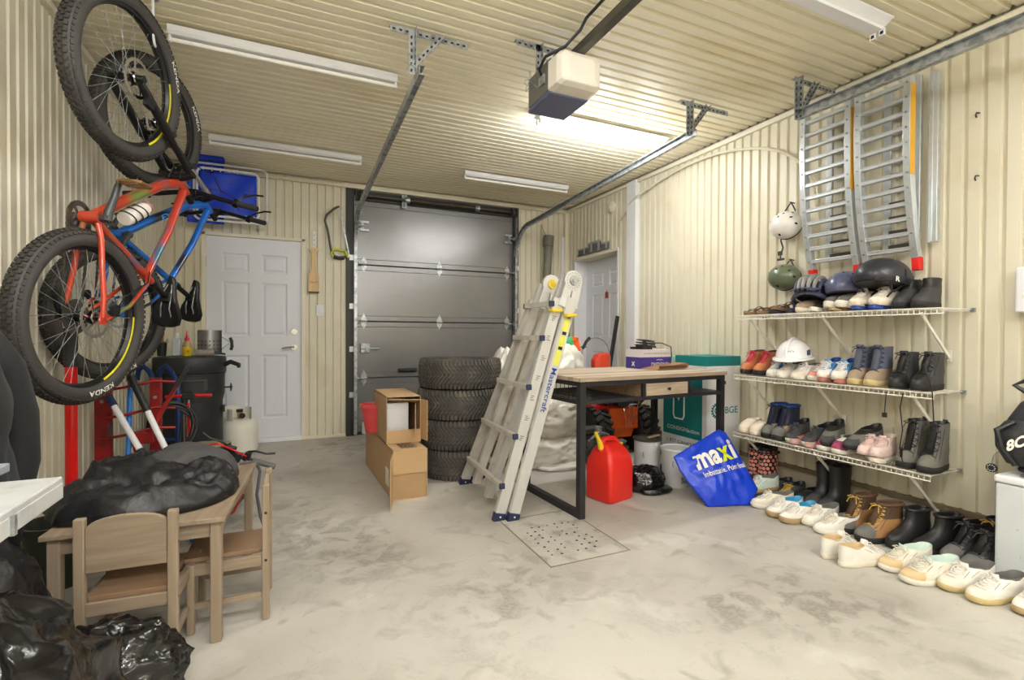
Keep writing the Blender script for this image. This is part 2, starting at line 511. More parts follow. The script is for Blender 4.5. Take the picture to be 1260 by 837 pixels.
h.build('deadbolt', M['chrome'], d1, smooth=True)
for z in (.28, 1.0, 1.78):
    h = MB(); h.box((-.008, -.006, z), (.018, .012, .10)); h.cyl((-.004, -.012, z-.05), (-.004, -.012, z+.05), .006, n=10)
    h.build('hinge', M['steel'], d1)
fr_ = MB()
fr_.box2((DX0-.028, YB-.022, 0), (DX0+.008, YB+.10, DZ+.02)); fr_.box2((DX1-.010, YB-.022, 0), (DX1+.024, YB+.10, DZ+.02)); fr_.box2((DX0-.028, YB-.022, DZ-.008), (DX1+.024, YB+.10, DZ+.024))
struct(fr_.build('door_1_frame', M['trim'], bevel=.003))
th = MB(); th.box2((DX0, YB-.03, 0), (DX1-.01, YB+.08, .043)); struct(th.build('door_1_sill', M['white'], bevel=.006))

# ---------------------------------------------------------------- recessed white door in the right wall
RD = .17
dr = MB()
dr.box2((XR-.006, RY1-.004, .0), (XR+RD+.05, RY1+.03, RZ+.02)); dr.box2((XR-.006, RY0-.03, .0), (XR+RD+.05, RY0+.004, RZ+.02)); 
struct(dr.build('door_2_frame', M['white'], bevel=.002))
dr = MB(); dr.box2((XR-.014, RY0-.02, RZ-.004), (XR+RD+.05, RY1+.02, RZ+.035)); struct(dr.build('trim_7', M['trim'], bevel=.002))
dr = MB(); dr.box2((XR-.02, RY0, 0), (XR+RD+.05, RY1, .09)); struct(dr.build('door_2_sill', M['white'], bevel=.004))
rw = RY1-RY0-.012
d2 = panel_door('door_2', rw, RZ-.10, .045, six(rw, RZ-.10), M['doorwhite'])
d2.location = (XR+RD, RY1-.006, .092); d2.rotation_euler = (0, 0, R(-90)); struct(d2)
h = MB(); rose(h, rw-.07, .85); h.cyl((rw-.07, -.015, .85), (rw-.07, -.045, .85), .01, n=12); h.cyl((rw-.07, -.045, .85), (rw-.07, -.075, .85), .026, .024, 20)
h.build('door_handle', M['chrome'], d2, smooth=True)
# back of the recess
rb = MB(); rb.box2((XR+RD+.05, RY0-.1, 0), (XR+RD+.12, RY1+.1, RZ+.1)); struct(rb.build('wall_right_recess', M['white']))

# ---------------------------------------------------------------- overhead sectional garage door
M['gdoor'] = mat('grey_embossed_steel', (136, 135, 135), .25, .45, .04, 8, bump=.35, bs=70, stretch=(1, 1, 1.8), bdist=.003)
M['gdoordark'] = mat('dark_jamb', (58, 56, 54), .5, .3, .08)
gx0, gx1 = .665, 2.545
secz = [(-.0+.02, .62), (.625, 1.255), (1.26, 1.885), (1.89, 2.60)]
gd = thing('garage_door', 'dark grey embossed steel overhead garage door of four stacked sections', 'garage door', (0, 0, 0))
for i, (z0, z1) in enumerate(secz):
    s = MB()
    Y = YB+.045
    # stepped face: recessed lip at section joints plus a thin embossed line
    prof = [(z0, .012), (z0+.006, .0), (z0+.055, .0), (z0+.058, .004), (z0+.062, 0), (z1-.062, 0), (z1-.058, .004), (z1-.055, 0), (z1-.006, 0), (z1, .012)]
    a = s.vs([(gx0-.02, Y+d, z) for z, d in prof]); b = s.vs([(gx1+.02, Y+d, z) for z, d in prof])
    for k in range(len(prof)-1): s.face((a+k, b+k, b+k+1, a+k+1))
    s.box2((gx0-.02, Y+.013, z0), (gx1+.02, Y+.05, z1))
    o = s.build('door_section', M['gdoor'], gd)
for z in secz[1:]:
    for x, kind in ((.735, 0), (1.60, 0), (2.475, 0)):
        h = MB()
        # spade-ended hinge leaves above and below the joint
        for sgn in (-1, 1):
            poly = [(-.028, .004), (.028, .004), (.030, .03), (.024, .05), (.010, .066), (0, .095), (-.010, .066), (-.024, .05), (-.030, .03)]
            h.prism(poly, lambda u, v, t_, x=x, z=z, sgn=sgn: (x+u, YB+.045-t_, z[0]+sgn*v), 0.0, .004)
        h.cyl((x-.035, YB+.03, z[0]), (x+.035, YB+.03, z[0]), .011, n=10); h.box((x, YB+.036, z[0]), (.05, .016, .022))
        h.build('hinge', M['steel'], gd)
for x in (.715, 2.50):
    h = MB(); h.box((x+(.02 if x < 1 else -.02), YB+.03, 2.36), (.10, .03, .022)); h.box((x+(.02 if x < 1 else -.02), YB+.03, 2.27), (.10, .03, .022)); h.box((x, YB+.036, 2.315), (.03, .02, .11))
    h.build('top_bracket', M['steel'], gd)
h = MB(); h.box((.755, YB+.03, .07), (.085, .03, .13)); h.box((.76, YB+.012, .02), (.06, .03, .03)); h.build('bottom_bracket', M['alu'], gd, bevel=.003)
h = MB(); h.box((.745, YB+.022, .96), (.10, .045, .10)); h.cyl((.70, YB-.004, .955), (.90, YB-.004, .955), .010, n=10); h.box((.76, YB-.003, .955), (.03, .012, .05))
h.build('slide_lock', M['steel'], gd, bevel=.004)
h = MB(); h.tube([(1.13, YB+.045, .70), (1.14, YB+.01, .70), (1.18, YB-.002, .70), (1.26, YB-.002, .70), (1.30, YB+.01, .70), (1.31, YB+.045, .70)], .010, 8); h.box((1.22, YB+.04, .70), (.22, .01, .05))
h.build('pull_handle', M['black'], gd, smooth=True)
h = MB(); h.box((1.60, YB+.04, .012), (1.9, .045, .022)); h.build('bottom_seal', M['rubber'], gd)
j = MB()
j.box2((GX0-.006, YB-.02, 0), (GX0+.085, YB+.03, GZ)); j.box2((GX1-.055, YB-.02, 0), (GX1+.006, YB+.03, GZ))
j.box2((GX0, YB+.03, 2.60), (GX1, YB+.06, GZ+.01))
struct(j.build('door_3_frame', M['gdoordark'], bevel=.003))
j = MB(); j.box2((GX0-.03, YB-.035, GZ-.012), (GX1+.03, YB+.05, GZ+.035)); struct(j.build('trim_8', M['trim'], bevel=.003))
ou = MB(); ou.box2((GX0-.1, YB+.12, -.1), (GX1+.1, YB+.16, ZC)); struct(ou.build('wall_back_outer', mat('blue_daylight_board', (120, 140, 190), .7)))

# tracks with roller curve
def track(name, label, x, side, zend, y1, brackets=True):
    th_ = thing(name, label, 'garage door track', (x, YB-.04, 0))
    t = MB()
    # C-section swept along vertical, curve, horizontal (local: y 0 at wall)
    pth = [(0, .02), (0, .7), (0, 1.4), (0, 2.02)]
    Rr = .36; z0 = 2.06
    for k in range(0, 11):
        a = k/10*(PI/2)
        pth.append((-Rr+Rr*math.cos(a), z0+Rr*math.sin(a)*1.0))
    ye = y1-(YB-.04); n_ = 6
    for k in range(1, n_+1): pth.append((-Rr+(ye+Rr)*k/n_, z0+Rr+(zend-(z0+Rr))*k/n_))
    sec = [(-.016, -.026), (.016, -.026), (.016, -.022), (-.011, -.022), (-.011, .022), (.016, .022), (.016, .026), (-.016, .026)]
    rings = []
    for i, (py, pz) in enumerate(pth):
        q0 = pth[max(i-1, 0)]; q1 = pth[min(i+1, len(pth)-1)]
        dy, dz = q1[0]-q0[0], q1[1]-q0[1]; l = math.hypot(dy, dz); dy /= l; dz /= l
        ny, nz = -dz, dy   # normal in plane
        rings.append([(side*u, py+ny*v, pz+nz*v) for u, v in sec])
    t.loft(rings); t.build('track_channel', M['steel'], th_)
    for z in (.45, .95, 1.42, 1.95):
        h = MB(); h.box((-side*.038, .03, z), (.045, .022, .06)); h.box((-side*.02, .012, z), (.006, .05, .045)); h.cyl((-side*.045, .012, z), (-side*.045, .02, z), .008, n=8)
        h.build('wall_bracket', M['alu'], th_)
    h = MB(); h.box((-side*.03, .035, 2.32), (.05, .006, .62)); h.box((-side*.008, .01, 2.32), (.006, .05, .60)); h.build('flag_bracket', M['steel'], th_)
    for z in (.63, 1.25, 1.885, 2.31):
        h = MB(); h.cyl((-side*.005, .0, z), (side*.03, .0, z), .022, n=14); h.cyl((side*.02, 0, z), (side*.09, .02, z), .006, n=8); h.build('roller', M['steel'], th_)
    return th_
def perf_angle(mb, p0, p1, w=.032, up=(0, 0, 1), n=None, hole=True):
    """perforated angle iron between two points"""
    p0 = Vector(p0); p1 = Vector(p1); d = p1-p0; L = d.length; dn = d.normalized(); u = Vector(up)
    x = u.cross(dn); x.normalize(); y = dn.cross(x)
    c = (p0+p1)/2
    RM = Matrix((x, y, dn)).transposed()
    mb.cur = 0
    mb.box(c+x*w/2, (w, .003, L), rot=RM); mb.box(c+y*w/2, (.003, w, L), rot=RM)
    if hole:
        k = int(L/.035)
        mb.cur = 1
        for i in range(k):
            q = p0+dn*(.02+i*.035)
            if (q-p0).length > L-.01: break
            mb.box(q+x*w*.55, (.010, .0045, .016), rot=RM); mb.box(q+y*w*.55, (.0045, .010, .016), rot=RM)
    mb.cur = 0
def hanger(parent, x0, x1, y, xv, zt, zb, side):
    h = MB(); perf_angle(h, (x0, y, zt), (x1, y, zt), .034, up=(0, 1, 0)); h.build('hanger_rail', [M['steel'], M['black']], parent)
    h = MB(); perf_angle(h, (xv, y-.004, zb), (xv, y-.004, zt), .034, up=(0, -1, 0)); h.build('hanger_post', [M['steel'], M['black']], parent)
    h = MB(); perf_angle(h, (xv, y-.012, zb+.03), (xv+side*.16, y-.012, zt-.01), .028, up=(0, -1, 0)); h.build('hanger_brace', [M['steel'], M['black']], parent)
tk1 = track('garage_door_track', 'galvanised left track of the garage door, running up and along ceiling', .635, 1, 2.53, 2.60)
hanger(tk1, .47-.635, .90-.635, 2.615-(YB-.04), .60-.635, ZC-.02, 2.50, 1)
tk2 = track('garage_door_track', 'galvanised right track of the garage door, ending at bright ceiling tube', 2.555, -1, 2.53, 2.60)
hanger(tk2, 2.44-2.555, 2.88-2.555, 2.615-(YB-.04), 2.52-2.555, ZC-.02, 2.50, 1)
# third track belongs to the door behind the camera
tk3 = thing('garage_door_track', 'galvanised ceiling track crossing above the hanging ramps', 'garage door track', (2.90, 2.09, 0))
t = MB()
sec = [(-.016, -.030), (.016, -.030), (.016, -.026), (-.011, -.026), (-.011, .026), (.016, .026), (.016, .030), (-.016, .030)]
t.loft([[(-u, y, z+v) for u, v in sec] for y, z in ((0, 2.505), (-1.5, 2.49), (-4.0, 2.48))]); t.build('track_channel', M['steel'], tk3)
hanger(tk3, -.02, .37, .0, -.0, ZC-.02, 2.47, 1)
# torsion bar
tb = thing('torsion_bar', 'dark torsion bar with long spring above garage door', 'torsion spring', (1.6, YB-.06, 2.632))
h = MB(); h.cyl((-.93, 0, 0), (.93, 0, 0), .0125, n=12); h.build('shaft', M['darksteel'], tb, smooth=True)
h = MB(); h.tube([(-.37+.80*i/420, .024*math.cos(i*PI/6), .024*math.sin(i*PI/6)) for i in range(421)], .0045, 5); h.cyl((-.37, 0, 0), (.43, 0, 0), .021, n=14)
h.build('spring', mat('spring_steel', (84, 72, 62), .45, .5, .1), tb, smooth=True)
for x in (-.40, .44): h = MB(); h.cyl((x-.02, 0, 0), (x+.02, 0, 0), .036, n=16); h.cyl((x-.03, 0, 0), (x-.02, 0, 0), .028, n=16); h.build('spring_cone', M['steel'], tb)
h = MB(); h.box((-.425, .03, .0), (.012, .06, .14)); h.box((-.425, .055, -.0), (.06, .01, .16)); h.build('centre_bracket', M['steel'], tb, bevel=.002)
for x in (-.90, .90): h = MB(); h.lathe([(.028, -.02), (.055, -.016), (.052, -.01), (.052, .01), (.055, .016), (.028, .02)], (x, 0, 0), (1, 0, 0), 24); h.build('cable_drum', M['darksteel'], tb)
for x in (-.96, .96): h = MB(); h.box((x, .03, 0), (.006, .09, .10)); h.build('end_bearing', M['darksteel'], tb)

# ---------------------------------------------------------------- drain slab in the floor
ds = MB(); ds.box2((1.143, 2.065, -.02), (1.60, 2.69, .0015)); 
ds.cur = 1
for (a, b_) in (((1.135, 2.057), (1.608, 2.062)), ((1.135, 2.693), (1.608, 2.698)), ((1.135, 2.057), (1.140, 2.698)), ((1.603, 2.057), (1.608, 2.698))):
    ds.box2((a[0], a[1], -.01), (b_[0], b_[1], .0022))
ds.cur = 2
for i in range(8):
    for j in range(7):
        if random.random() < .12: continue
        x, y = 1.21+j*.05+random.uniform(-.006, .006), 2.17+i*.05+random.uniform(-.006, .006)
        ds.cyl((x, y, .0), (x, y, .0026), .005+random.random()*.003, n=8)
o = ds.build('floor_drain_cover', [mat('slab_concrete', (180, 176, 168), .6, 0, .05, 14, bump=.3, bs=60, col2=(150, 146, 136), c2scale=9, c2lo=.5, c2hi=.65), mat('slab_joint', (136, 126, 108), .8), M['black']])
struct(o, 'square perforated concrete drain cover set in the floor beside the desk', 'drain cover')
# ================================================================= ceiling fixtures
def fixture(x0, x1, y, label, lit=False, slim=True, tubes=True, z=ZC-.004, group=None, name='fluorescent_light'):
    t_ = thing(name, label, 'ceiling light', ((x0+x1)/2, y, z), group=group)
    L_ = x1-x0
    h = MB()
    if slim:
        poly = [(-.035, 0), (.035, 0), (.035, -.03), (.022, -.045), (-.022, -.045), (-.035, -.03)]
    else:
        poly = [(-.075, -.008), (-.03, 0), (.03, 0), (.075, -.008), (.070, -.012), (.028, -.035), (.028, -.05), (-.028, -.05), (-.028, -.035), (-.070, -.012)]
    h.prism(poly, lambda u, v, q: (q, u, v), -L_/2, L_/2); h.build('housing', M['white'], t_, bevel=.001)
    for s in (-1, 1):
        for yy in ((-.022, .022) if not slim else (0,)):
            h = MB(); h.box((s*(L_/2-.008), yy, -.062), (.014, .028, .036)); h.cyl((s*(L_/2-.015), yy, -.064), (s*(L_/2+.0), yy, -.064), .012, n=12)
            h.build('lamp_holder', M['white'], t_, bevel=.003)
    if tubes:
        for yy in ((-.022, .022) if not slim else (0,)):
            h = MB(); h.cyl((-L_/2+.015, yy, -.066), (L_/2-.015, yy, -.066), .0125, n=12); h.build('tube', M['tubelit'] if lit else M['tubeoff'], t_, smooth=True)
    return t_
M['tubelit'] = mat('lit_tube', (255, 252, 240), .3, emis=9)
M['tubeoff'] = mat('unlit_tube', (236, 234, 226), .25)
fixture(-.60, .61, 3.16, 'unlit white fluorescent strip on ceiling nearest the upright bike wheels')
fixture(-.62, .59, 4.73, 'unlit white fluorescent strip on ceiling above the white door on left', False)
fixture(1.58, 2.77, 4.70, 'unlit white fluorescent strip on ceiling in front of garage door', False)
fixture(1.66, 2.84, 3.245, 'glowing fluorescent light on ceiling behind the door opener motor', True, False)
fixture(1.60, 2.80, 1.57, 'white fluorescent fitting with no tube, at top right of ceiling', False, False, tubes=False)
fixture(-.60, .61, 1.57, 'glowing fill fitting added on ceiling over the bicycles, unseen above the frame', True, False)  # from here on, unseen fittings added to carry the fill light
fixture(1.62, 2.80, 0.0, 'glowing fill fitting added on ceiling, unseen behind the camera on the right', True, False)
fixture(-.60, .60, 0.0, 'glowing fill fitting added on ceiling, unseen behind the camera on the left', True, False)
fixture(.55, 1.75, -1.9, 'glowing fill fitting added on ceiling, unseen furthest behind the camera', True, False)

# door opener
op = thing('garage_door_opener', 'grey and off-white garage door opener motor hung from ceiling', 'garage door opener', (1.37, 2.33, 2.50), rz=R(0))
M['opgrey'] = mat('opener_grey', (112, 112, 106), .5, .2, .04); M['opwhite'] = mat('opener_lens', (226, 220, 208), .4, 0, .02); M['opblue'] = mat('opener_slate_blue', (92, 98, 128), .5, 0, .04)
h = MB(); h.box((0, .10, .005), (.25, .26, .17)); h.build('motor_housing', M['opgrey'], op, bevel=.012, seg=3)
h = MB(); h.box((0, .105, -.088), (.24, .27, .022)); h.build('bottom_cover', M['opblue'], op, bevel=.008)
def lensring(y, s, zs=1):
    return [(sx*.128*s, y, z_*.088*zs+.0) for sx, z_ in ((-1, -.9), (-.8, -1), (.8, -1), (1, -.9), (1, .7), (.8, 1), (-.8, 1), (-1, .7))]
h = MB(); h.loft([lensring(-.02, 1.02, 1.05), lensring(-.11, 1.0, 1.0), lensring(-.145, .9, .86), lensring(-.155, .6, .6)]); h.build('lamp_lens', M['opwhite'], op, bevel=.006, seg=3)
h = MB(); h.box((-.05, .0, .11), (.05, .05, .05)); h.bar((.0, .0, .10), (.02, -5.0, .10), .045, .045); h.build('rail', M['darksteel'], op, bevel=.003)
h = MB(); perf_angle(h, (-.25, .12, .235), (.27, .12, .235), .034, up=(0, 1, 0)); h.build('hanger_rail', [M['steel'], M['black']], op)
for x in (-.10, .12): h = MB(); perf_angle(h, (x, .12, .08), (x, .12, .235), .03, up=(0, -1, 0)); h.build('hanger_post', [M['steel'], M['black']], op)
h = MB(); h.tube([(-.12, .06, .02), (-.15, .04, .05), (-.145, -.02, .09), (-.07, -.10, .12), (-.03, -.18, .17), (-.02, -.22, .21), (-.0, -.40, .235), (.02, -.62, .24), (.0, -.95, .245)], .008, 8)
h.build('power_cord', M['black'], op, smooth=True)
h = MB(); h.box((-.128, .05, .0), (.012, .06, .05)); h.build('terminal_plate', M['steel'], op, bevel=.002)
h = MB()
for k in range(4):
    ph = k*1.3
    h.tube([(-.02-.06*math.cos(a*.7+ph)*(.6+.4*math.sin(ph)), .33+.05*math.sin(a+ph), .19-.03*k+.03*math.sin(a*1.7+ph)) for a in [i*.5 for i in range(14)]], .0022, 5)
h.tube([(-.12, .10, -.02), (-.16, .16, .05), (-.13, .26, .10), (-.04, .33, .16), (.0, .36, .245)], .0025, 5)
h.build('loose_wire', M['steel'], op)

# conduit on the right wall
c = MB(); c.tube([(3.285, 4.46, 2.36), (3.285, 4.38, 2.42), (3.283, 4.267, 2.483), (3.245, 4.20, 2.515), (3.245, 4.069, 2.561), (3.285, 3.95, 2.60), (3.283, 3.766, 2.633), (3.283, 3.58, 2.657), (3.283, 3.394, 2.668), (3.283, 3.22, 2.665), (3.283, 3.071, 2.654), (3.283, 2.90, 2.625), (3.283, 2.75, 2.585), (3.283, 2.62, 2.54), (3.283, 2.504, 2.482), (3.283, 2.42, 2.42), (3.283, 2.344, 2.348), (3.283, 2.25, 2.20), (3.283, 2.2, 1.9)], .011, 8)
tag(c.build('electric_conduit', M['wall'], smooth=True), 'cream flexible conduit arching across the upper right wall', 'conduit')
# round vent alarm
al = thing('smoke_alarm', 'round cream alarm fixed high on right wall above the recessed door', 'alarm', (XR-.004, 4.60, 2.56))
h = MB(); h.lathe([(.062, 0), (.062, .02), (.05, .032), (.02, .036)], (0, 0, 0), (-1, 0, 0), 28); h.build('base', M['trim'], al, smooth=True)
h = MB(); h.cyl((-.034, 0, 0), (-.040, 0, 0), .012, n=14); h.build('button', M['white'], al)
# carved sign over recessed door
sg = thing('metal_sign', 'grey cut-out metal sign standing above the recessed white door', 'sign', (XR-.02, 4.96, 2.105))
h = MB()
def fs(u, v, t_=0): return (-.004+t_, -u, v)
h.prism([(-.34, 0), (.34, 0), (.34, .085), (.17, .085), (.15, .13), (-.10, .13), (-.12, .085), (-.34, .085)], lambda u, v, t_: fs(u, v, t_), .0, .006)
h.build('plate', mat('sign_grey', (176, 176, 172), .5, 0, .05), sg)
h = MB(); xx = -.32
for k in range(17):
    wd = .034; hh = .065 if abs(k-9) > 3 else .105
    if k % 4 != 3:
        h.box((-.008, -(xx+.012), hh/2+.006), (.006, .006, hh)); h.box((-.008, -(xx+.024), (hh*.9 if k % 2 else hh*.5)), (.006, .022, .008)); h.box((-.008, -(xx+.032), hh/2+.006), (.006, .005, hh*.8))
    xx += .0385
h.box((-.008, 0, .004), (.006, .66, .006)); h.build('cut_pattern', mat('sign_dark_grey', (84, 86, 90), .6), sg)
# wall box at the right edge
wbx = thing('wall_box', 'white rectangular box mounted on right wall at frame edge', 'box', (XR-.03, 1.09, 1.35))
h = MB(); h.box((0, 0, 0), (.06, .20, .225)); h.build('case', M['white'], wbx, bevel=.012, seg=3)
h = MB(); h.box((-.032, .0, -.03), (.004, .14, .012)); h.build('slot', M['trim'], wbx)
# hooks in the right wall
for i, (y, z, lab) in enumerate(((1.36, 2.30, 'small screw hook on right wall, uppermost beside the ramps'), (1.36, 1.97, 'small screw hook on right wall, lower one beside the ramps'))):
    h = MB(); h.tube([(XR+.005, y, z), (XR-.03, y, z-.004), (XR-.04, y, z-.02), (XR-.03, y, z-.03)], .004, 6)
    tag(h.build('wall_hook', M['darksteel'], smooth=True), lab, 'hook')
# light switch and paddle, saw
sw = thing('light_switch', 'white light switch on cream wall between door and garage door', 'light switch', (.278, YB-.004, 1.365))
h = MB(); h.box((0, 0, 0), (.072, .010, .118)); h.build('plate', M['white'], sw, bevel=.003)
h = MB(); h.box((0, -.008, 0), (.032, .010, .066)); h.build('rocker', M['doorwhite'], sw, bevel=.002)
pd = thing('wooden_scraper', 'light wooden grill scraper paddle hanging on wall beside white door', 'scraper', (.214, YB-.03, 1.56))
h = MB(); poly = [(-.052, .0), (.052, .0), (.052, .16), (.045, .20), (.022, .235), (.020, .40), (.030, .425), (.055, .445), (.045, .463), (0, .458), (-.045, .463), (-.055, .445), (-.030, .425), (-.020, .40), (-.022, .235), (-.045, .20), (-.052, .16)]
h.prism(poly, lambda u, v, t_: (u, t_, v), -.010, .010); h.build('board', wood('pale_pine', (226, 196, 148), (208, 172, 122), axis=2), pd, bevel=.003)
h = MB(); h.box((0, -.001, -.004), (.106, .024, .014)); h.build('grooved_edge', M['blackmetal'], pd)
h = MB(); add_text(h, 'CRAFT', .028, lambda u, v: (u, -.0112, .09+v)); h.build('stamp', mat('burnt_mark', (110, 84, 52), .7), pd)
hs = thing('hanging_strip', 'white perforated plastic strip nailed above the wooden scraper', 'hook strip', (.218, YB-.016, 2.04))
h = MB(); h.box((0, 0, .075), (.028, .004, .17)); h.build('strip', M['white'], hs)
for z in (.02, .07, .12): h = MB(); h.cyl((0, -.001, z), (0, -.004, z), .005, n=10); h.build('nail', M['black'], hs)
bs_ = thing('bow_saw', 'bow saw with green handle hanging on cream wall by garage door', 'saw', (.44, YB-.04, 2.18))
h = MB(); h.tube([(.105, 0, -.23), (.01, 0, -.24), (-.03, 0, -.22), (-.055, 0, -.16), (-.09, 0, .05), (-.115, 0, .14), (-.10, 0, .20), (-.03, 0, .27), (.01, 0, .30), (.03, 0, .305)], .0115, 10); h.build('frame', M['darksteel'], bs_, smooth=True)
h = MB(); h.bar((.03, 0, .30), (.135, 0, -.235), .014, .003, up=(0, 1, 0)); 
h.build('blade', M['steel'], bs_)
h = MB(); h.tube([(.12, 0, -.24), (.09, 0, -.17), (.02, 0, -.155), (-.035, 0, -.16), (-.05, 0, -.205), (-.03, 0, -.238)], .013, 8); h.build('handle', mat('lime_plastic', (206, 214, 58), .4), bs_, smooth=True)
h = MB(); h.tube([(-.03, 0, -.24), (.03, 0, -.248), (.08, 0, -.245)], .018, 10); h.build('grip', M['black'], bs_, smooth=True)
# grey pipe leaning in the far right corner
gp = thing('plastic_pipe', 'grey capped plastic pipe standing upright in the far right corner', 'pipe', (2.93, YB-.09, .0))
h = MB(); h.cyl((-.06, 0, 0), (.065, 0, 2.30), .052, n=24); h.build('tube', mat('grey_pvc', (122, 122, 108), .5, 0, .08), gp, smooth=True)
h = MB(); h.cyl((.055, 0, 2.24), (.069, 0, 2.38), .066, n=24); h.build('cap', mat('grey_pvc_cap', (112, 112, 100), .5, 0, .06), gp, smooth=True, bevel=.004)
h = MB(); h.tube([(-.05, 0, 1.1), (-.03, .03, 2.52), (.03, .03, 2.40), (.0, .03, 2.30)], .005, 6); h.build('cord', mat('beige_cord', (150, 140, 110), .7), gp)
# ================================================================= BICYCLES hung upright by the front wheel
def bike_frame_mat(name, base, c2, c3):
    m = bpy.data.materials.new(name); m.use_nodes = True
    nt = m.node_tree; N = nt.nodes; L = nt.links; b = N['Principled BSDF']
    b.inputs['Roughness'].default_value = .28; b.inputs['Metallic'].default_value = .25; b.inputs['Coat Weight'].default_value = .5
    tc = N.new('ShaderNodeTexCoord'); mp = N.new('ShaderNodeMapping'); L.new(tc.outputs['Object'], mp.inputs[0]); mp.inputs['Scale'].default_value = (3.2, 9, 3.2)
    nz = N.new('ShaderNodeTexNoise'); nz.inputs['Scale'].default_value = 1.1; nz.inputs['Detail'].default_value = 1; L.new(mp.outputs[0], nz.inputs[0])
    cr = N.new('ShaderNodeValToRGB'); L.new(nz.outputs[0], cr.inputs[0])
    e = cr.color_ramp.elements
    e[0].position = .30; e[0].color = (*lin(c3), 1); e[1].position = .42; e[1].color = (*lin(base), 1)
    x = e.new(.60); x.color = (*lin(base), 1); x = e.new(.72); x.color = (*lin(c2), 1)
    L.new(cr.outputs[0], b.inputs['Base Color'])
    return m
M['redframe'] = bike_frame_mat('orange_red_frame_paint', (196, 66, 44), (112, 126, 64), (64, 110, 140))
M['blueframe'] = bike_frame_mat('blue_black_frame_paint', (24, 112, 214), (40, 44, 52), (36, 40, 48))
M['bikeblack'] = mat('bike_black', (24, 24, 26), .35, .3, .08)
M['greyarm'] = mat('crank_grey', (72, 76, 78), .4, .5, .06)
M['gold'] = mat('pedal_bronze', (150, 118, 78), .45, .6, .2, 40)
M['bottle'] = mat('milky_bottle', (232, 228, 224), .3, 0, .04)

HD = Vector((-.375, 0, .927)); HP = Vector((.927, 0, .375)); FAX = Vector((1.14, 0, 0))
CROWN = FAX + HD*.53 - HP*.044

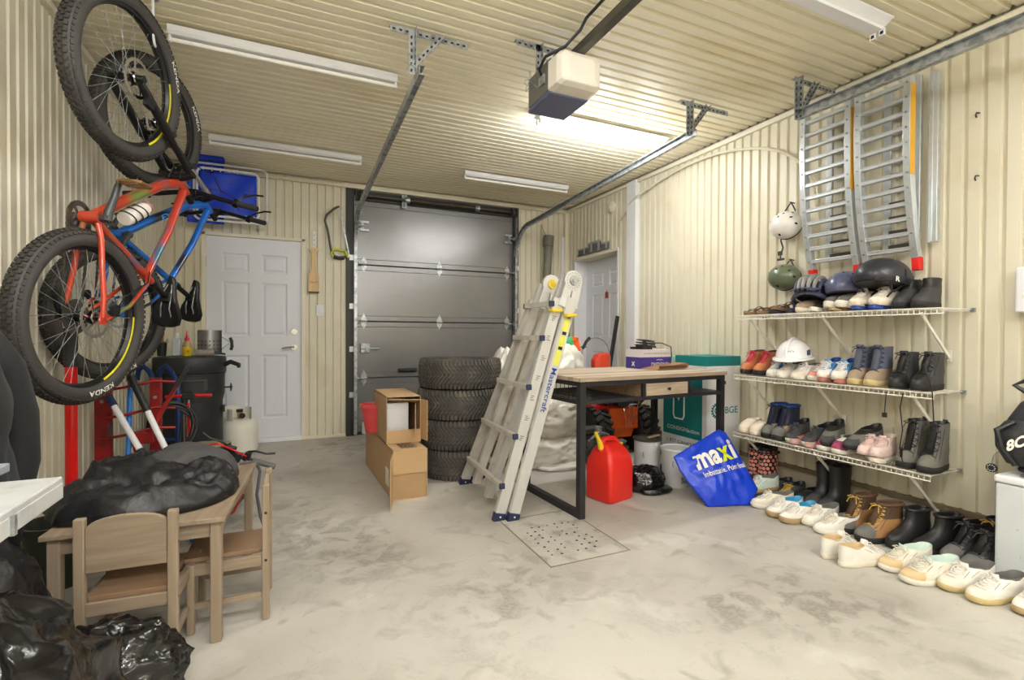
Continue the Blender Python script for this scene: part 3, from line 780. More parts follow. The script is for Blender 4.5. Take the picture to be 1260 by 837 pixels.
def wheel(parent, name, cen, T, knobs, yel, txt, ntw=(.0385, .368), disc=.09, cassette=False):
    r_t, R_o = ntw
    def P(a, rad, y): return (cen.x+math.cos(a)*rad, cen.y+y, cen.z+math.sin(a)*rad)
    Rc = R_o-r_t
    n = 72; k = 14
    t = MB(); t.T = T
    rings = []
    for i in range(n):
        a = 2*PI*i/n
        rings.append([P(a, Rc+r_t*math.cos(b_), r_t*1.02*math.sin(b_)) for b_ in [(-2.35+4.7*j/(k-1)) for j in range(k)]])
    bs_ = [t.vs(r) for r in rings]
    for i in range(n):
        a, b_ = bs_[i], bs_[(i+1) % n]
        for j in range(k-1): t.face((a+j, a+j+1, b_+j+1, b_+j))
        t.face((a+k-1, a, b_, b_+k-1))
    w_ = t.build(name, M['biketyreside'], parent, smooth=True)
    # tread blocks
    t = MB(); t.T = T
    for i in range(knobs):
        for row, (b0, off, wy, wl) in enumerate(((-.92, 0, .010, .017), (-.40, .5, .012, .014), (.0, 0, .013, .015), (.40, .5, .012, .014), (.92, 0, .010, .017))):
            a = 2*PI*(i+off)/knobs
            c = Vector(P(a, Rc+(r_t+.001)*math.cos(b0), (r_t+.001)*math.sin(b0)))
            nr = Vector((math.cos(a)*math.cos(b0), math.sin(b0), math.sin(a)*math.cos(b0)))
            tg = Vector((-math.sin(a), 0, math.cos(a))); sd = tg.cross(nr)
            t.box(c, (wl, wy, .010), rot=Matrix((tg, sd, nr)).transposed())
    t.build('tread', M['biketyre'], w_)
    t = MB(); t.T = T
    ri = Rc-r_t*.62
    prof = [(ri+.006, -.017), (ri-.014, -.013), (ri-.022, 0), (ri-.014, .013), (ri+.006, .017), (ri+.002, .010), (ri-.004, 0), (ri+.002, -.010)]
    rr = []
    for i in range(n):
        a = 2*PI*i/n; rr.append([P(a, q, y) for q, y in prof])
    bs_ = [t.vs(r) for r in rr]
    for i in range(n): t.join(bs_[i], bs_[(i+1) % n], len(prof))
    t.build('rim', M['bikeblack'], w_, smooth=True)
    t = MB(); t.T = T
    for a0, a1 in yel:
        q = 14; A = [t.vs([P(R(a0+(a1-a0)*i/q), ri+.0045, .0185), P(R(a0+(a1-a0)*i/q), ri-.013, .0155)]) for i in range(q+1)]
        for i in range(q): t.face((A[i], A[i+1], A[i+1]+1, A[i]+1))
    t.build('rim_decal', M['yellowmark'], w_)
    t = MB(); t.T = T
    for ang in txt:
        def fn(u, v, ang=ang):
            a = R(ang)+u/(Rc-.0)
            rad = Rc-.010+v
            bb = math.acos(max(-1, min(1, (rad-Rc)/r_t)))
            return P(a, rad+.0006, (r_t*1.02)*math.sin(bb)+.0012)
        add_text(t, 'KENDA', .030, fn, bold=.02, width=.15)
    if txt: t.build('lettering', M['letter'], w_)
    s = MB(); s.T = T
    for i in range(32):
        a = 2*PI*i/32; sg = 1 if i % 2 else -1
        a2 = a + (.9 if (i//2) % 2 else -.9)
        s.cyl(P(a2, .022, sg*.028), P(a, ri-.018, sg*.004), .0011, n=5, caps=False)
    s.build('spokes', M['steel'], w_)
    s = MB(); s.T = T; c = Vector(P(0, 0, 0))
    s.cyl(c+Vector((0, -.052, 0)), c+Vector((0, .052, 0)), .016, n=18); s.cyl(c+Vector((0, -.034, 0)), c+Vector((0, -.028, 0)), .029, n=20); s.cyl(c+Vector((0, .028, 0)), c+Vector((0, .034, 0)), .029, n=20); s.cyl(c+Vector((0, -.072, 0)), c+Vector((0, .074, 0)), .009, n=12)
    s.build('hub', M['bikeblack'], w_, smooth=True)
    s = MB(); s.T = T
    A = []
    for i in range(48):
        a = 2*PI*i/48; wob = .004 if i % 2 else 0
        A.append(s.vs([P(a, disc-wob, .046), P(a, disc-.016, .046), P(a, disc-.016, .0485), P(a, disc-wob, .0485)]))
    for i in range(48): s.join(A[i], A[(i+1) % 48], 4)
    for i in range(6):
        a = 2*PI*i/6; s.bar(P(a, .018, .047), P(a+.5, disc-.012, .047), .008, .002, up=(0, 1, 0))
    s.cyl(P(0, 0, .045), P(0, 0, .052), .026, n=16)
    s.build('brake_disc', M['chrome'], w_)
    if cassette:
        s = MB(); s.T = T
        for i in range(9): s.cyl(P(0, 0, -.030-i*.0035), P(0, 0, -.0318-i*.0035), .075-i*.0058, n=30)
        s.cyl(P(0, 0, -.028), P(0, 0, -.062), .02, n=16)
        s.build('cassette', M['darksteel'], w_)
    return w_

def bicycle(label, group, pose, fm, yel_r, yel_f, crank_deg, bottle, pedm, steer, dtext=None):
    q = pose
    Mx = (Matrix.Rotation(q[3], 4, 'Z') @ Matrix.Rotation(q[4], 4, 'Y') @ Matrix.Rotation(q[5], 4, 'X'))
    B = Matrix(((0, 1, 0, 0), (0, 0, 1, 0), (1, 0, 0, 0), (0, 0, 0, 1)))
    root = thing('bicycle', label, 'bicycle', group=group)
    root.matrix_world = Matrix.Translation(Vector(q[:3])) @ Mx @ B
    root.location = q[:3]; root.rotation_euler = (Mx @ B).to_euler()
    I = Matrix.Identity(4)
    S = Matrix.Translation(CROWN) @ Matrix.Rotation(steer, 4, HD) @ Matrix.Translation(-CROWN)
    BBp = Vector((.425, 0, -.055)); SCp = Vector((.29, 0, .36)); HT = CROWN+HD*.13; HB = CROWN+HD*.02
    # frame
    f = MB()
    def T_(p0, p1, r0, r1=None, n=14, mid=None):
        pts = [Vector(p0), Vector(p1)] if mid is None else [Vector(p0)] + [Vector(x) for x in mid] + [Vector(p1)]
        r1 = r0 if r1 is None else r1
        f.tube(pts, r0, n, radii=[r0+(r1-r0)*i/(len(pts)-1) for i in range(len(pts))])
    T_(HB-HD*.01, HT, .024, .022)
    T_(BBp, HB+HD*.035, .027, .025, mid=[BBp+(HB-BBp)*.3+Vector((0, 0, -.008)), BBp+(HB-BBp)*.8+Vector((0, 0, -.006))])
    T_(SCp, HT-HD*.028, .018, .021, mid=[SCp+(HT-SCp)*.5+Vector((0, 0, .006))])
    T_(BBp, SCp+Vector((-.02, 0, .06)), .019, .0175)
    f.cyl(BBp+Vector((0, -.037, 0)), BBp+Vector((0, .037, 0)), .027, n=20)
    for s in (-1, 1):
        T_(BBp+Vector((-.01, s*.025, 0)), Vector((.0, s*.074, 0)), .012, .010, mid=[BBp+Vector((-.09, s*.045, .012)), Vector((.20, s*.056, -.022)), Vector((.08, s*.072, -.008))])
        T_(SCp+Vector((-.005, s*.012, -.01)), Vector((-.01, s*.074, .015)), .0095, .008, mid=[SCp+Vector((-.06, s*.048, -.06)), Vector((.09, s*.066, .17))])
        f.box((-.004, s*.074, .004), (.05, .008, .04))
    f.build('frame', fm, root, smooth=True)
    if dtext:
        d = MB()
        a0 = BBp+(HB-BBp)*.55; dr = (HB-BBp).normalized(); up = Vector((0, 1, 0)).cross(dr)
        def fn(u, v): 
            x = v-.017
            return a0+dr*u*1+up*-x+Vector((0, .0285-abs(x)*abs(x)*8, 0))
        add_text(d, dtext, .045, fn, bold=.01, width=.17); d.build('lettering', M['letter'] if fm is M['redframe'] else M['blueframe2'], root)
    # wheels
    wheel(root, 'rear_wheel', Vector((0, 0, 0)), None, 88, yel_r, (158,), cassette=True)
    wheel(root, 'front_wheel', FAX, S, 88, yel_f, (52,))
    # fork
    g = MB(); g.T = S
    for s in (-1, 1):
        a = FAX+Vector((0, s*.066, 0)); top = CROWN+Vector((0, s*.066, 0))-HD*.0
        d = (top-HP*-.0-a)
        ax = FAX-HP*.02+Vector((0, s*.066, 0)); 
        g.tube([ax, ax+HD*.05, ax+HD*.30], .021, 12, radii=[.016, .020, .023])
        g.cyl(a+Vector((0, -.012, 0)), a+Vector((0, .012, 0)), .017, n=14); g.bar(a, ax, .02, .02)
    g.tube([FAX-HP*.02+HD*.29+Vector((0, -.066, 0)), FAX-HP*-.04+HD*.33+Vector((0, -.05, 0)), FAX-HP*-.05+HD*.335, FAX-HP*-.04+HD*.33+Vector((0, .05, 0)), FAX-HP*.02+HD*.29+Vector((0, .066, 0))], .012, 10)
    g.build('fork_lower', M['bikeblack'], root, smooth=True)
    g = MB(); g.T = S
    for s in (-1, 1):
        ax = FAX-HP*.02+Vector((0, s*.066, 0)); g.cyl(ax+HD*.29, CROWN-HP*-.024+Vector((0, s*.066, 0))+HD*.0, .016, n=16)
    g.build('fork_stanchion', M['chrome'] if not bottle else M['bikeblack'], root, smooth=True)
    g = MB(); g.T = S
    g.tube([CROWN+HP*.024+Vector((0, -.085, 0))-HD*.0, CROWN+HP*.012+Vector((0, -.05, 0))+HD*.012, CROWN+HD*.015, CROWN+HP*.012+Vector((0, .05, 0))+HD*.012, CROWN+HP*.024+Vector((0, .085, 0))-HD*.0], .022, 12)
    g.build('fork_crown', M['bikeblack'], root, smooth=True)
    # stem, bars
    st = CROWN+HD*.165; bar = st+HP*.055+HD*.01
    g = MB(); g.T = S; g.cyl(CROWN+HD*.12, CROWN+HD*.20, .017, n=14); g.bar(st, bar, .034, .034, up=(0, 1, 0)); g.cyl(bar+Vector((0, -.026, 0)), bar+Vector((0, .026, 0)), .024, n=14); g.build('stem', M['bikeblack'], root, bevel=.003)
    g = MB(); g.T = S
    bp = [bar+Vector((0, -.375, 0))-HP*.05+HD*.02, bar+Vector((0, -.2, 0))-HP*.018+HD*.018, bar+Vector((0, -.06, 0)), bar+Vector((0, .06, 0)), bar+Vector((0, .2, 0))-HP*.018+HD*.018, bar+Vector((0, .375, 0))-HP*.05+HD*.02]
    g.tube(bp, .0135, 12); hb = g.build('handlebar', M['bikeblack'], root, smooth=True)
    for s, e in ((-1, 0), (1, 5)):
        g = MB(); g.T = S; p1 = bp[e]; p0 = bp[e]+(bp[e-1 if e else 1]-bp[e])*.66
        g.tube([p0+(p1-p0)*i/12 for i in range(13)], .017, 12, radii=[.0175 if i % 2 else .016 for i in range(13)]); g.build('grip', M['rubber'], hb, smooth=True)
        g = MB(); g.T = S; c = p0+(bp[e-1 if e else 1]-p0)*.25
        g.cyl(c-HP*.02, c+HP*.022, .017, n=12); g.tube([c+HP*.03, c+HP*.06+Vector((0, s*.03, 0)), c+HP*.075+Vector((0, s*.09, 0))-HD*.01, c+HP*.07+Vector((0, s*.14, 0))-HD*.015], .006, 8); g.build('brake_lever', M['bikeblack'], hb, smooth=True)
    g = MB(); g.T = S
    for s in (-1, 1):
        c = bar+Vector((0, s*.15, 0)); g.tube([c+HP*.03, c+HP*.12+Vector((0, -s*.06, 0))-HD*.03, c+HP*.10+Vector((0, -s*.12, 0))-HD*.12, CROWN+HP*.05-HD*.02+Vector((0, s*.02, 0)), CROWN-HP*.02-HD*.0+Vector((0, s*.03, 0))], .0028, 6)
    g.build('brake_hose', M['black'], hb, smooth=True)
    # seat post and saddle
    sd = (SCp-BBp).normalized()
    g = MB(); g.cyl(SCp+sd*.04, SCp+sd*.20, .0148, n=14); g.cyl(SCp+sd*.05, SCp+sd*.075, .022, n=14); g.box(SCp+sd*.205, (.05, .045, .03)); g.build('seat_post', M['bikeblack'], root, bevel=.002)
    sp = SCp+sd*.245
    def sec(x, w_, dz, dr):
        return [(sp.x+x, w_*math.cos(a)*1.0, sp.z+dz+(-dr*abs(math.cos(a))**2 if math.sin(a) < 0 else 0)+.022*math.sin(a)) for a in [2*PI*i/18 for i in range(18)]]
    g = MB(); g.loft([sec(-.14, .030, .015, .01), sec(-.13, .062, .014, .02), sec(-.09, .072, .008, .03), (sec(-.04, .058, 0, .03)), sec(.02, .034, 0, .02), sec(.09, .022, 0, .015), sec(.125, .016, -.004, .012), sec(.138, .006, -.01, .006)])
    g.build('saddle', M['bikeblack'], root, smooth=True, angle=70)
    g = MB()
    for s in (-1, 1): g.tube([(sp.x+.11, s*.006, sp.z-.015), (sp.x+.04, s*.02, sp.z-.035), (sp.x-.05, s*.022, sp.z-.035), (sp.x-.12, s*.03, sp.z-.0)], .0035, 6)
    g.build('saddle_rail', M['steel'], root)
    # cranks and pedals
    ca = R(crank_deg)
    for s in (1, -1):
        a = ca if s > 0 else ca+PI
        d = Vector((math.cos(a), 0, math.sin(a)))
        p0 = BBp+Vector((0, s*.062, 0)); p1 = p0+d*.172+Vector((0, s*.016, 0))
        g = MB(); g.tube([p0-d*.012, p0+d*.03, p0+d*.10+Vector((0, s*.010, 0)), p1+d*.010], .014, 10, radii=[.019, .017, .0135, .0125]); g.cyl(p0+Vector((0, -s*.03, 0)), p0+Vector((0, s*.012, 0)), .017, n=14)
        cr = g.build('crank_arm', M['greyarm'], root, smooth=True)
        pc = p1+Vector((0, s*.065, 0)); g = MB()
        g.cyl(p1, pc+Vector((0, s*.05, 0)), .008, n=10)
        ux = Vector((.15, 0, 1)).normalized() if s > 0 else Vector((.5, 0, .86)); uy = Vector((0, 1, 0)); 
        hw, hl = .047, .05
        pr = [pc+ux*hl*.75-uy*hw, pc+ux*hl-uy*hw*.6, pc+ux*hl+uy*hw*.6, pc+ux*hl*.75+uy*hw, pc-ux*hl*.75+uy*hw, pc-ux*hl+uy*hw*.6, pc-ux*hl-uy*hw*.6, pc-ux*hl*.75-uy*hw]
        g.tube(pr, .0065, 6, closed=True)
        for k in (-.6, -.2, .2, .6): g.bar(pc+ux*hl+uy*hw*k, pc-ux*hl+uy*hw*k, .006, .010, up=uy)
        wd = ux.cross(uy)
        for k in (-.8, 0, .8):
            for q_ in (-1, 1):
                for z_ in (-1, 1): g.cyl(pc+ux*hl*q_*.95+uy*hw*k, pc+ux*hl*q_*.95+uy*hw*k+wd*z_*.012, .002, n=6)
        g.build('pedal', pedm if s > 0 else M['bikeblack'], root)
    g = MB(); p = BBp+Vector((0, -.048, 0))
    for i in range(32):
        a = 2*PI*i/32; g.box(p+Vector((math.cos(a), 0, math.sin(a)))*.064, (.010, .003, .007), rot=Matrix.Rotation(-a, 3, 'Y'))
    A = [g.vs([p+Vector((math.cos(2*PI*i/32), 0, math.sin(2*PI*i/32)))*rr_+Vector((0, yy, 0)) for rr_, yy in ((.062, 0), (.046, 0), (.046, .003), (.062, .003))]) for i in range(32)]
    for i in range(32): g.join(A[i], A[(i+1) % 32], 4)
    for i in range(4): a = PI/4+PI/2*i; g.bar(p, p+Vector((math.cos(a), 0, math.sin(a)))*.05, .012, .003, up=(0, 1, 0))
    g.build('chainring', M['darksteel'], root)
    g = MB(); L1 = []
    r1, r2 = .063, .048; c1 = p; c2 = Vector((0, -.048, 0))
    dd = (c1-c2); ln = dd.length; dd.normalize(); nn = Vector((-dd.z, 0, dd.x))
    for i in range(9): a = -PI/2+PI*i/8; L1.append(c1+dd*r1*math.cos(a)+nn*r1*math.sin(a))
    for i in range(9): a = PI/2+PI*i/8; L1.append(c2+dd*r2*math.cos(a)+nn*r2*math.sin(a))
    pts = []
    for i in range(len(L1)):
        a, b_ = L1[i], L1[(i+1) % len(L1)]; n_ = max(1, int((b_-a).length/.0127))
        pts += [a+(b_-a)*k/n_ for k in range(n_)]
    for i, pp in enumerate(pts):
        qn = pts[(i+1) % len(pts)]; g.bar(pp, qn, .009, .006 if i % 2 else .0085, up=(0, 1, 0))
    g.build('chain', M['darksteel'], root)
    g = MB(); g.box((-.01, -.062, -.035), (.03, .02, .04)); g.tube([(-.01, -.055, -.05), (.03, -.052, -.085), (.07, -.052, -.10)], .011, 8); g.cyl((.0, -.056, -.055), (.0, -.048, -.055), .022, n=16); g.cyl((.07, -.056, -.105), (.07, -.048, -.105), .022, n=16)
    g.build('derailleur', M['bikeblack'], root, smooth=True)
    g = MB(); g.box((.045, .082, .055), (.05, .022, .035)); g.tube([(.05, .085, .06), (.12, .085, .10), (.24, .05, .30), SCp+Vector((.02, .02, -.01))], .003, 6); g.build('brake_caliper', M['bikeblack'], root, bevel=.003)
    g = MB(); g.T = S; g.box(FAX+HD*.085+HP*-.05+Vector((0, .078, 0)), (.05, .024, .05)); g.build('front_caliper', M['bikeblack'], root, bevel=.003)
    if bottle:
        a = BBp+(HB-BBp)*.30; dr = (HB-BBp).normalized(); up = Vector((0, -1, 0)).cross(dr); 
        if up.z < 0: up = -up
        c = a+up*.068
        g = MB(); g.lathe([(.030, -.02), (.036, -.01), (.037, .04), (.033, .055), (.037, .07), (.037, .13), (.030, .148), (.030, .155)], c, dr, 24); bo = g.build('water_bottle', M['bottle'], root, smooth=True)
        g = MB(); g.lathe([(.031, .155), (.031, .17), (.014, .178), (.013, .198)], c, dr, 20); g.build('bottle_cap', mat('pinkish_cap', (176, 110, 110), .4), bo, smooth=True)
        g = MB()
        for k in (.0, .055, .10): 
            A = [c+dr*k+up*.040*math.cos(t_)+Vector((0, 1, 0))*.040*math.sin(t_)+dr*.02*math.cos(t_) for t_ in [2*PI*i/24 for i in range(24)]]
            g.tube(A, .003, 6, closed=True)
        g.build('bottle_cage', M['black'], root)
    return root
M['blueframe2'] = mat('frame_script_blue', (60, 150, 240), .4)
bk1 = bicycle('orange-red mountain bike hung upright, nearest the camera, white bottle in frame', 'mountain bikes hung upright on the left',
              (-.808, 2.655, 1.186, -.311, .044, -.175), M['redframe'], [(78, 148)], [(58, 98), (102, 136)], 3, True, M['gold'], .06)
bk2 = bicycle('blue and black mountain bike hung upright behind the orange one', 'mountain bikes hung upright on the left',
              (-.905, 3.361, 1.235, -.50, .050, -.185), M['blueframe'], [], [], 205, False, M['bikeblack'], .064, dtext='EARS')
# ceiling hooks that carry the wheels
def wheel_hook(x, y, z, lab):
    t_ = thing('ceiling_hook', lab, 'hook', (x, y, ZC))
    h = MB(); d = z-ZC
    h.tube([(0, 0, .0), (0, 0, d*.6), (0, 0, d-.01), (.0, .02, d-.035), (.0, .05, d-.04), (.0, .08, d-.028), (.0, .09, d+.01)], .006, 8); h.build('hook_rod', M['white'], t_, smooth=True)
    h = MB(); h.cyl((0, 0, .006), (0, 0, -.006), .024, n=16); h.build('ceiling_plate', M['steel'], t_)
wheel_hook(-.618, 2.93, 2.585, 'white coated ceiling hook carrying front wheel of the orange bike')
wheel_hook(-.675, 3.555, 2.628, 'white coated ceiling hook carrying front wheel of the blue bike')
# ================================================================= LEFT SIDE
from mathutils import noise as mnoise
def crumple(p, s, amp, seed=0.0):
    q = Vector(p)*s + Vector((seed, seed*1.7, seed*.3))
    a = mnoise.noise(q); b_ = abs(mnoise.noise(q*1.9+Vector((5, 1, 2)))); c = abs(mnoise.noise(q*4.3+Vector((1, 9, 4))))
    return amp*(a*.9 + (.3-b_)*.9 + (.25-c)*.28)
def lump(name, mats, c, r, parent=None, amp=.05, s=4.0, seed=0.0, flat=0.0, n=64, k=40, fn=None, rot=None, **kw):
    """crumpled sack-like body, flattened at its base; centre c, radii r"""
    mb = MB(); RM = rot or Matrix.Identity(3)
    rings = []
    for i in range(k+1):
        t = -PI/2+PI*i/k; rg = []
        for j in range(n):
            a = 2*PI*j/n
            d = Vector((math.cos(t)*math.cos(a), math.cos(t)*math.sin(a), math.sin(t)))
            e = 1+crumple(d*1.0, s/2.0, amp*3.0, seed)
            p = Vector((d.x*r[0]*e, d.y*r[1]*e, d.z*r[2]*e))
            if fn: p = fn(p)
            p = Vector(c)+RM @ p
            if p.z < flat: p.z = flat+ (0.0)
            rg.append(p)
        rings.append(rg)
    mb.loft(rings)
    return mb.build(name, mats, parent, smooth=True, angle=180, **kw)

def chair_small(label, loc, rz, group='small wooden chairs at the low table'):
    t = thing('childrens_chair', label, 'chair', loc, rz, group)
    W, D = .28, .27    # local: back at y=0 (posts), seat towards +y
    for s in (-1, 1):
        h = MB(); h.box((s*(W/2-.015), 0, .265), (.030, .026, .53)); h.build('leg', M['kidwood_z'], t, bevel=.004)
        h = MB(); h.box((s*(W/2-.015), D-.02, .13), (.030, .026, .26)); h.build('leg', M['kidwood_z'], t, bevel=.004)
        h = MB(); h.box((s*(W/2-.015), D/2, .235), (.018, D-.03, .042)); h.build('side_rail', M['kidwood_y'], t, bevel=.002)
        h = MB(); h.box((s*(W/2-.015), D/2, .10), (.016, D-.03, .022)); h.build('stretcher', M['kidwood_y'], t, bevel=.002)
        h = MB()
        for z in (.235, .42): h.cyl((s*(W/2+.0005), 0, z), (s*(W/2-.004), 0, z), .0055, n=10)
        h.build('screw_head', M['black'], t)
    h = MB(); h.box((0, D/2+.005, .265), (W-.062, D-.0, .018)); h.build('seat', M['kidseat'], t, bevel=.003)
    h = MB(); h.box((0, .002, .235), (W-.06, .018, .042)); h.build('back_rail', M['kidwood'], t, bevel=.002)
    h = MB(); h.box((0, D-.02, .235), (W-.06, .018, .042)); h.build('front_rail', M['kidwood'], t, bevel=.002)
    h = MB()
    w2 = W/2-.031
    poly = [(-w2, .355), (w2, .355), (w2, .495)]+[(w2*math.cos(a), .495+.035*math.sin(a)) for a in [PI*i/14 for i in range(1, 14)]]+[(-w2, .495)]
    h.prism(poly, lambda u, v, q: (u, q, v), -.009, .009); h.build('backrest', M['kidwood'], t, bevel=.002)
    return t
M['kidseat'] = mat('scuffed_brown_seat', (140, 112, 88), .4, 0, .08, 12, col2=(205, 190, 172), c2scale=14, c2lo=.66, c2hi=.72, stretch=(.6, 2, 1))
chair_small('small greyed wooden chair with its back to the camera at low table', (-.487, 1.962, 0), R(-3))
chair_small('small greyed wooden chair with scuffed seat, beside right end of low table', (-.092, 2.265, 0), R(90))
tb_ = thing('childrens_table', 'low greyed wooden table with a black jacket heaped on top', 'table', (-.455, 2.44, 0), R(-4))
h = MB(); h.box((0, 0, .449), (.53, .80, .018)); h.build('tabletop', M['kidwood_y'], tb_, bevel=.003)
for sx in (-1, 1):
    for sy in (-1, 1):
        h = MB(); h.box((sx*.232, sy*.368, .22), (.036, .036, .44)); h.build('leg', M['kidwood_z'], tb_, bevel=.004)
    h = MB(); h.box((sx*.232, 0, .41), (.018, .70, .05)); h.build('apron', M['kidwood_y'], tb_)
for sy in (-1, 1): h = MB(); h.box((0, sy*.368, .41), (.43, .018, .05)); h.build('apron', M['kidwood'], tb_)

# jacket heaped on the table
jk = thing('jacket', 'black snow jacket heaped in folds on the low wooden table', 'jacket', (-.50, 2.43, .459))
def jfn(p):
    return p
def heap(name, m_, prof, parent, amp, s, seed, n=64, k=24, **kw):
    """prof: list of (x,y,z radius centre) outline ring in plan; height field"""
    cx, cy, rx, ry, hz = prof
    mb = MB(); rings = []
    for i in range(k+1):
        q = i/k   # 0 rim .. 1 centre
        rg = []
        for j in range(n):
            a = 2*PI*j/n
            rim = 1+.16*mnoise.noise(Vector((math.cos(a)*1.3+seed, math.sin(a)*1.3, seed)))+.05*mnoise.noise(Vector((math.cos(a)*4+seed, math.sin(a)*4, seed)))
            rr = (1-q)*rim
            x = cx+rx*rr*math.cos(a); y = cy+ry*rr*math.sin(a)
            z = hz*(max(0, 1-(1-q)**2.6))**.62
            z += crumple((x, y, z), s, amp, seed)*min(1, q*5)+.004
            rg.append((x, y, max(.002, z)))
        rings.append(rg)
    mb.loft(rings, True, True)
    return mb.build(name, m_, parent, smooth=True, angle=180, **kw)
M['meshgrey'] = mat('grey_mesh_lining', (74, 72, 72), .85, 0, .22, 180, bump=.5, bs=700, bdist=.002)
heap('body', M['nylon'], (-.03, -.10, .30, .26, .115), jk, .07, 6, 2.1)
heap('hood_lining', M['meshgrey'], (.06, .16, .20, .22, .15), jk, .03, 4, 5.3)
heap('sleeve', M['nylon'], (.17, -.06, .13, .17, .11), jk, .05, 8, 8.8)
heap('collar', M['nylon'], (-.12, .27, .20, .12, .10), jk, .05, 7, 11.0)
h = MB()
for i in range(14): h.box((-.13+i*.0135, .16, .135+.0012*i), (.006, .02, .012), rz=.3)
h.build('zip', M['blackmetal'], jk)
h = MB(); h.loft([[(.20+x, .10+y+k*.05, .012+z+.0*k) for x, y, z in ((0, 0, 0), (.05, -.01, 0), (.05, -.01, .02), (0, 0, .022))] for k in range(4)]); h.build('strap', M['nylon'], jk, bevel=.003)

# coat hanging on the left wall
ct = thing('coat', 'black winter coat hanging on the left wall behind the white bench', 'coat', (-.93, 2.04, .5))
def coat_ring(z, yc, ry, rx, k):
    out = []
    for i in range(48):
        a = 2*PI*i/48
        e = 1+.07*math.sin(5*a+z*3)+.05*math.sin(9*a+z*5+k)+.16*mnoise.noise(Vector((math.cos(a)*2.2, math.sin(a)*2.2, z*6)))-.10*abs(mnoise.noise(Vector((math.cos(a)*4+z*3, math.sin(a)*4, z*11))))
        out.append((rx*math.cos(a)*e, yc+ry*math.sin(a)*e, z))
    return out
lv = [(.02, -.06, .22, .12), (.10, -.05, .225, .125), (.22, -.05, .23, .13), (.36, -.06, .225, .125), (.5, -.09, .20, .12), (.6, -.12, .16, .11), (.68, -.14, .12, .10), (.73, -.15, .08, .08), (.76, -.15, .05, .05)]
def lv_at(z):
    for p0, p1 in zip(lv, lv[1:]):
        if p0[0] <= z <= p1[0]:
            k = (z-p0[0])/(p1[0]-p0[0]); return tuple(p0[i]+(p1[i]-p0[i])*k for i in range(4))
    return lv[-1]
h = MB(); h.loft([coat_ring(*[lv_at(.02+.74*i/40)[j] for j in (0, 1, 2, 3)], 1.0) for i in range(41)]); h.build('body', M['fabricblack'], ct, smooth=True, angle=180)
h = MB(); pts = [(.05, -.02, .62), (.07, .07, .50), (.08, .135, .34), (.08, .16, .18), (.06, .15, .02), (.05, .13, -.10)]
h.tube(pts, .06, 18, radii=[.055, .068, .066, .060, .052, .045]); h.build('sleeve', M['fabricblack'], ct, smooth=True, angle=180)
h = MB(); h.tube([(-.16, -.15, .80), (-.02, -.15, .80), (.0, -.15, .78), (.0, -.15, .74)], .008, 8); tag(h.build('coat_hook', M['steel'], loc=(-.93, 2.04, .5)), 'steel hook holding the black coat on left wall', 'hook')

# white bench / folding table corner nearest the camera
wbch = thing('white_bench', 'white metal folding bench along left wall, its corner by the black coat', 'bench', (-.80, .62, 0))
M['wmetal'] = mat('white_scuffed_metal', (206, 208, 208), .35, .15, .05, 9, col2=(170, 174, 176), c2scale=8, c2lo=.5, c2hi=.7)
h = MB(); h.box((.0, 0, .752), (.56, 1.9, .018)); h.build('top', M['wmetal'], wbch, bevel=.004)
h = MB(); h.box((.272, 0, .727), (.018, 1.9, .040)); h.box((-.272, 0, .727), (.018, 1.9, .040)); h.box((0, .941, .727), (.53, .018, .040)); h.box((0, -.941, .727), (.53, .018, .040)); h.build('frame', M['wmetal'], wbch, bevel=.003)
for k in (.70, .48, .26, .04): h = MB(); h.box((.284, k, .727), (.008, .012, .041)); h.build('seam_clip', M['steel'], wbch)
for sx in (-.24, .2):
    for sy in (-.88, .3): h = MB(); h.box((sx, sy, .35), (.03, .03, .70)); h.build('leg', M['wmetal'], wbch, bevel=.003)
pn = MB(); pn.box((0, 0, .0), (.34, .55, .022)); tag(pn.build('grey_panel', mat('grey_panel_sheet', (164, 172, 182), .35, .2, .04), bevel=.003, loc=(-.83, 1.40, .773)), 'flat grey panel lying on the white bench top', 'panel')

# black refuse bags
g1 = thing('rubbish_bag', 'large shiny black rubbish bag, nearest the camera at bottom left', 'bag', (-.72, 1.30, 0), group=None)
lump('body', M['binbag'], (0, 0, .21), (.39, .38, .36), g1, amp=.06, s=3.6, seed=1.3, flat=.003, n=110, k=70)
lump('neck', M['binbag'], (.02, .22, .47), (.06, .05, .12), g1, amp=.03, s=9, seed=2.7, flat=.02)
g2 = thing('rubbish_bag', 'small shiny black rubbish bag on floor against the front wooden chair', 'bag', (-.50, 1.80, 0))
lump('body', M['binbag'], (0, 0, .10), (.20, .15, .15), g2, amp=.05, s=8.0, seed=7.7, flat=.003, n=90, k=50)
g3 = thing('rubbish_bag', 'tall dull black sack standing under the white bench by left wall', 'bag', (-.86, 1.86, 0))
lump('body', mat('dull_black_polythene', (26, 25, 28), .38, 0, .1, bump=.5, bs=8, bdist=.02), (0, 0, .23), (.19, .24, .30), g3, amp=.05, s=5, seed=4.4, flat=.003, n=80, k=50)
# dark green bucket
bk_ = thing('bucket', 'dark green plastic bucket by left wall beside the low table', 'bucket', (-.95, 2.80, 0))
M['darkgreen'] = mat('dark_green_plastic', (44, 50, 40), .4, 0, .08)
h = MB(); h.lathe([(.085, 0), (.115, .26), (.122, .26), (.124, .285), (.112, .285), (.108, .27), (.08, .02)], n=32, capt=True); h.build('body', M['darkgreen'], bk_, smooth=True)
h = MB(); h.tube([(.12*math.cos(a), .12*math.sin(a)*.3+.06, .27-.07*math.sin(a)) for a in [PI*i/12 for i in range(13)]], .004, 6); h.build('handle', M['black'], bk_)
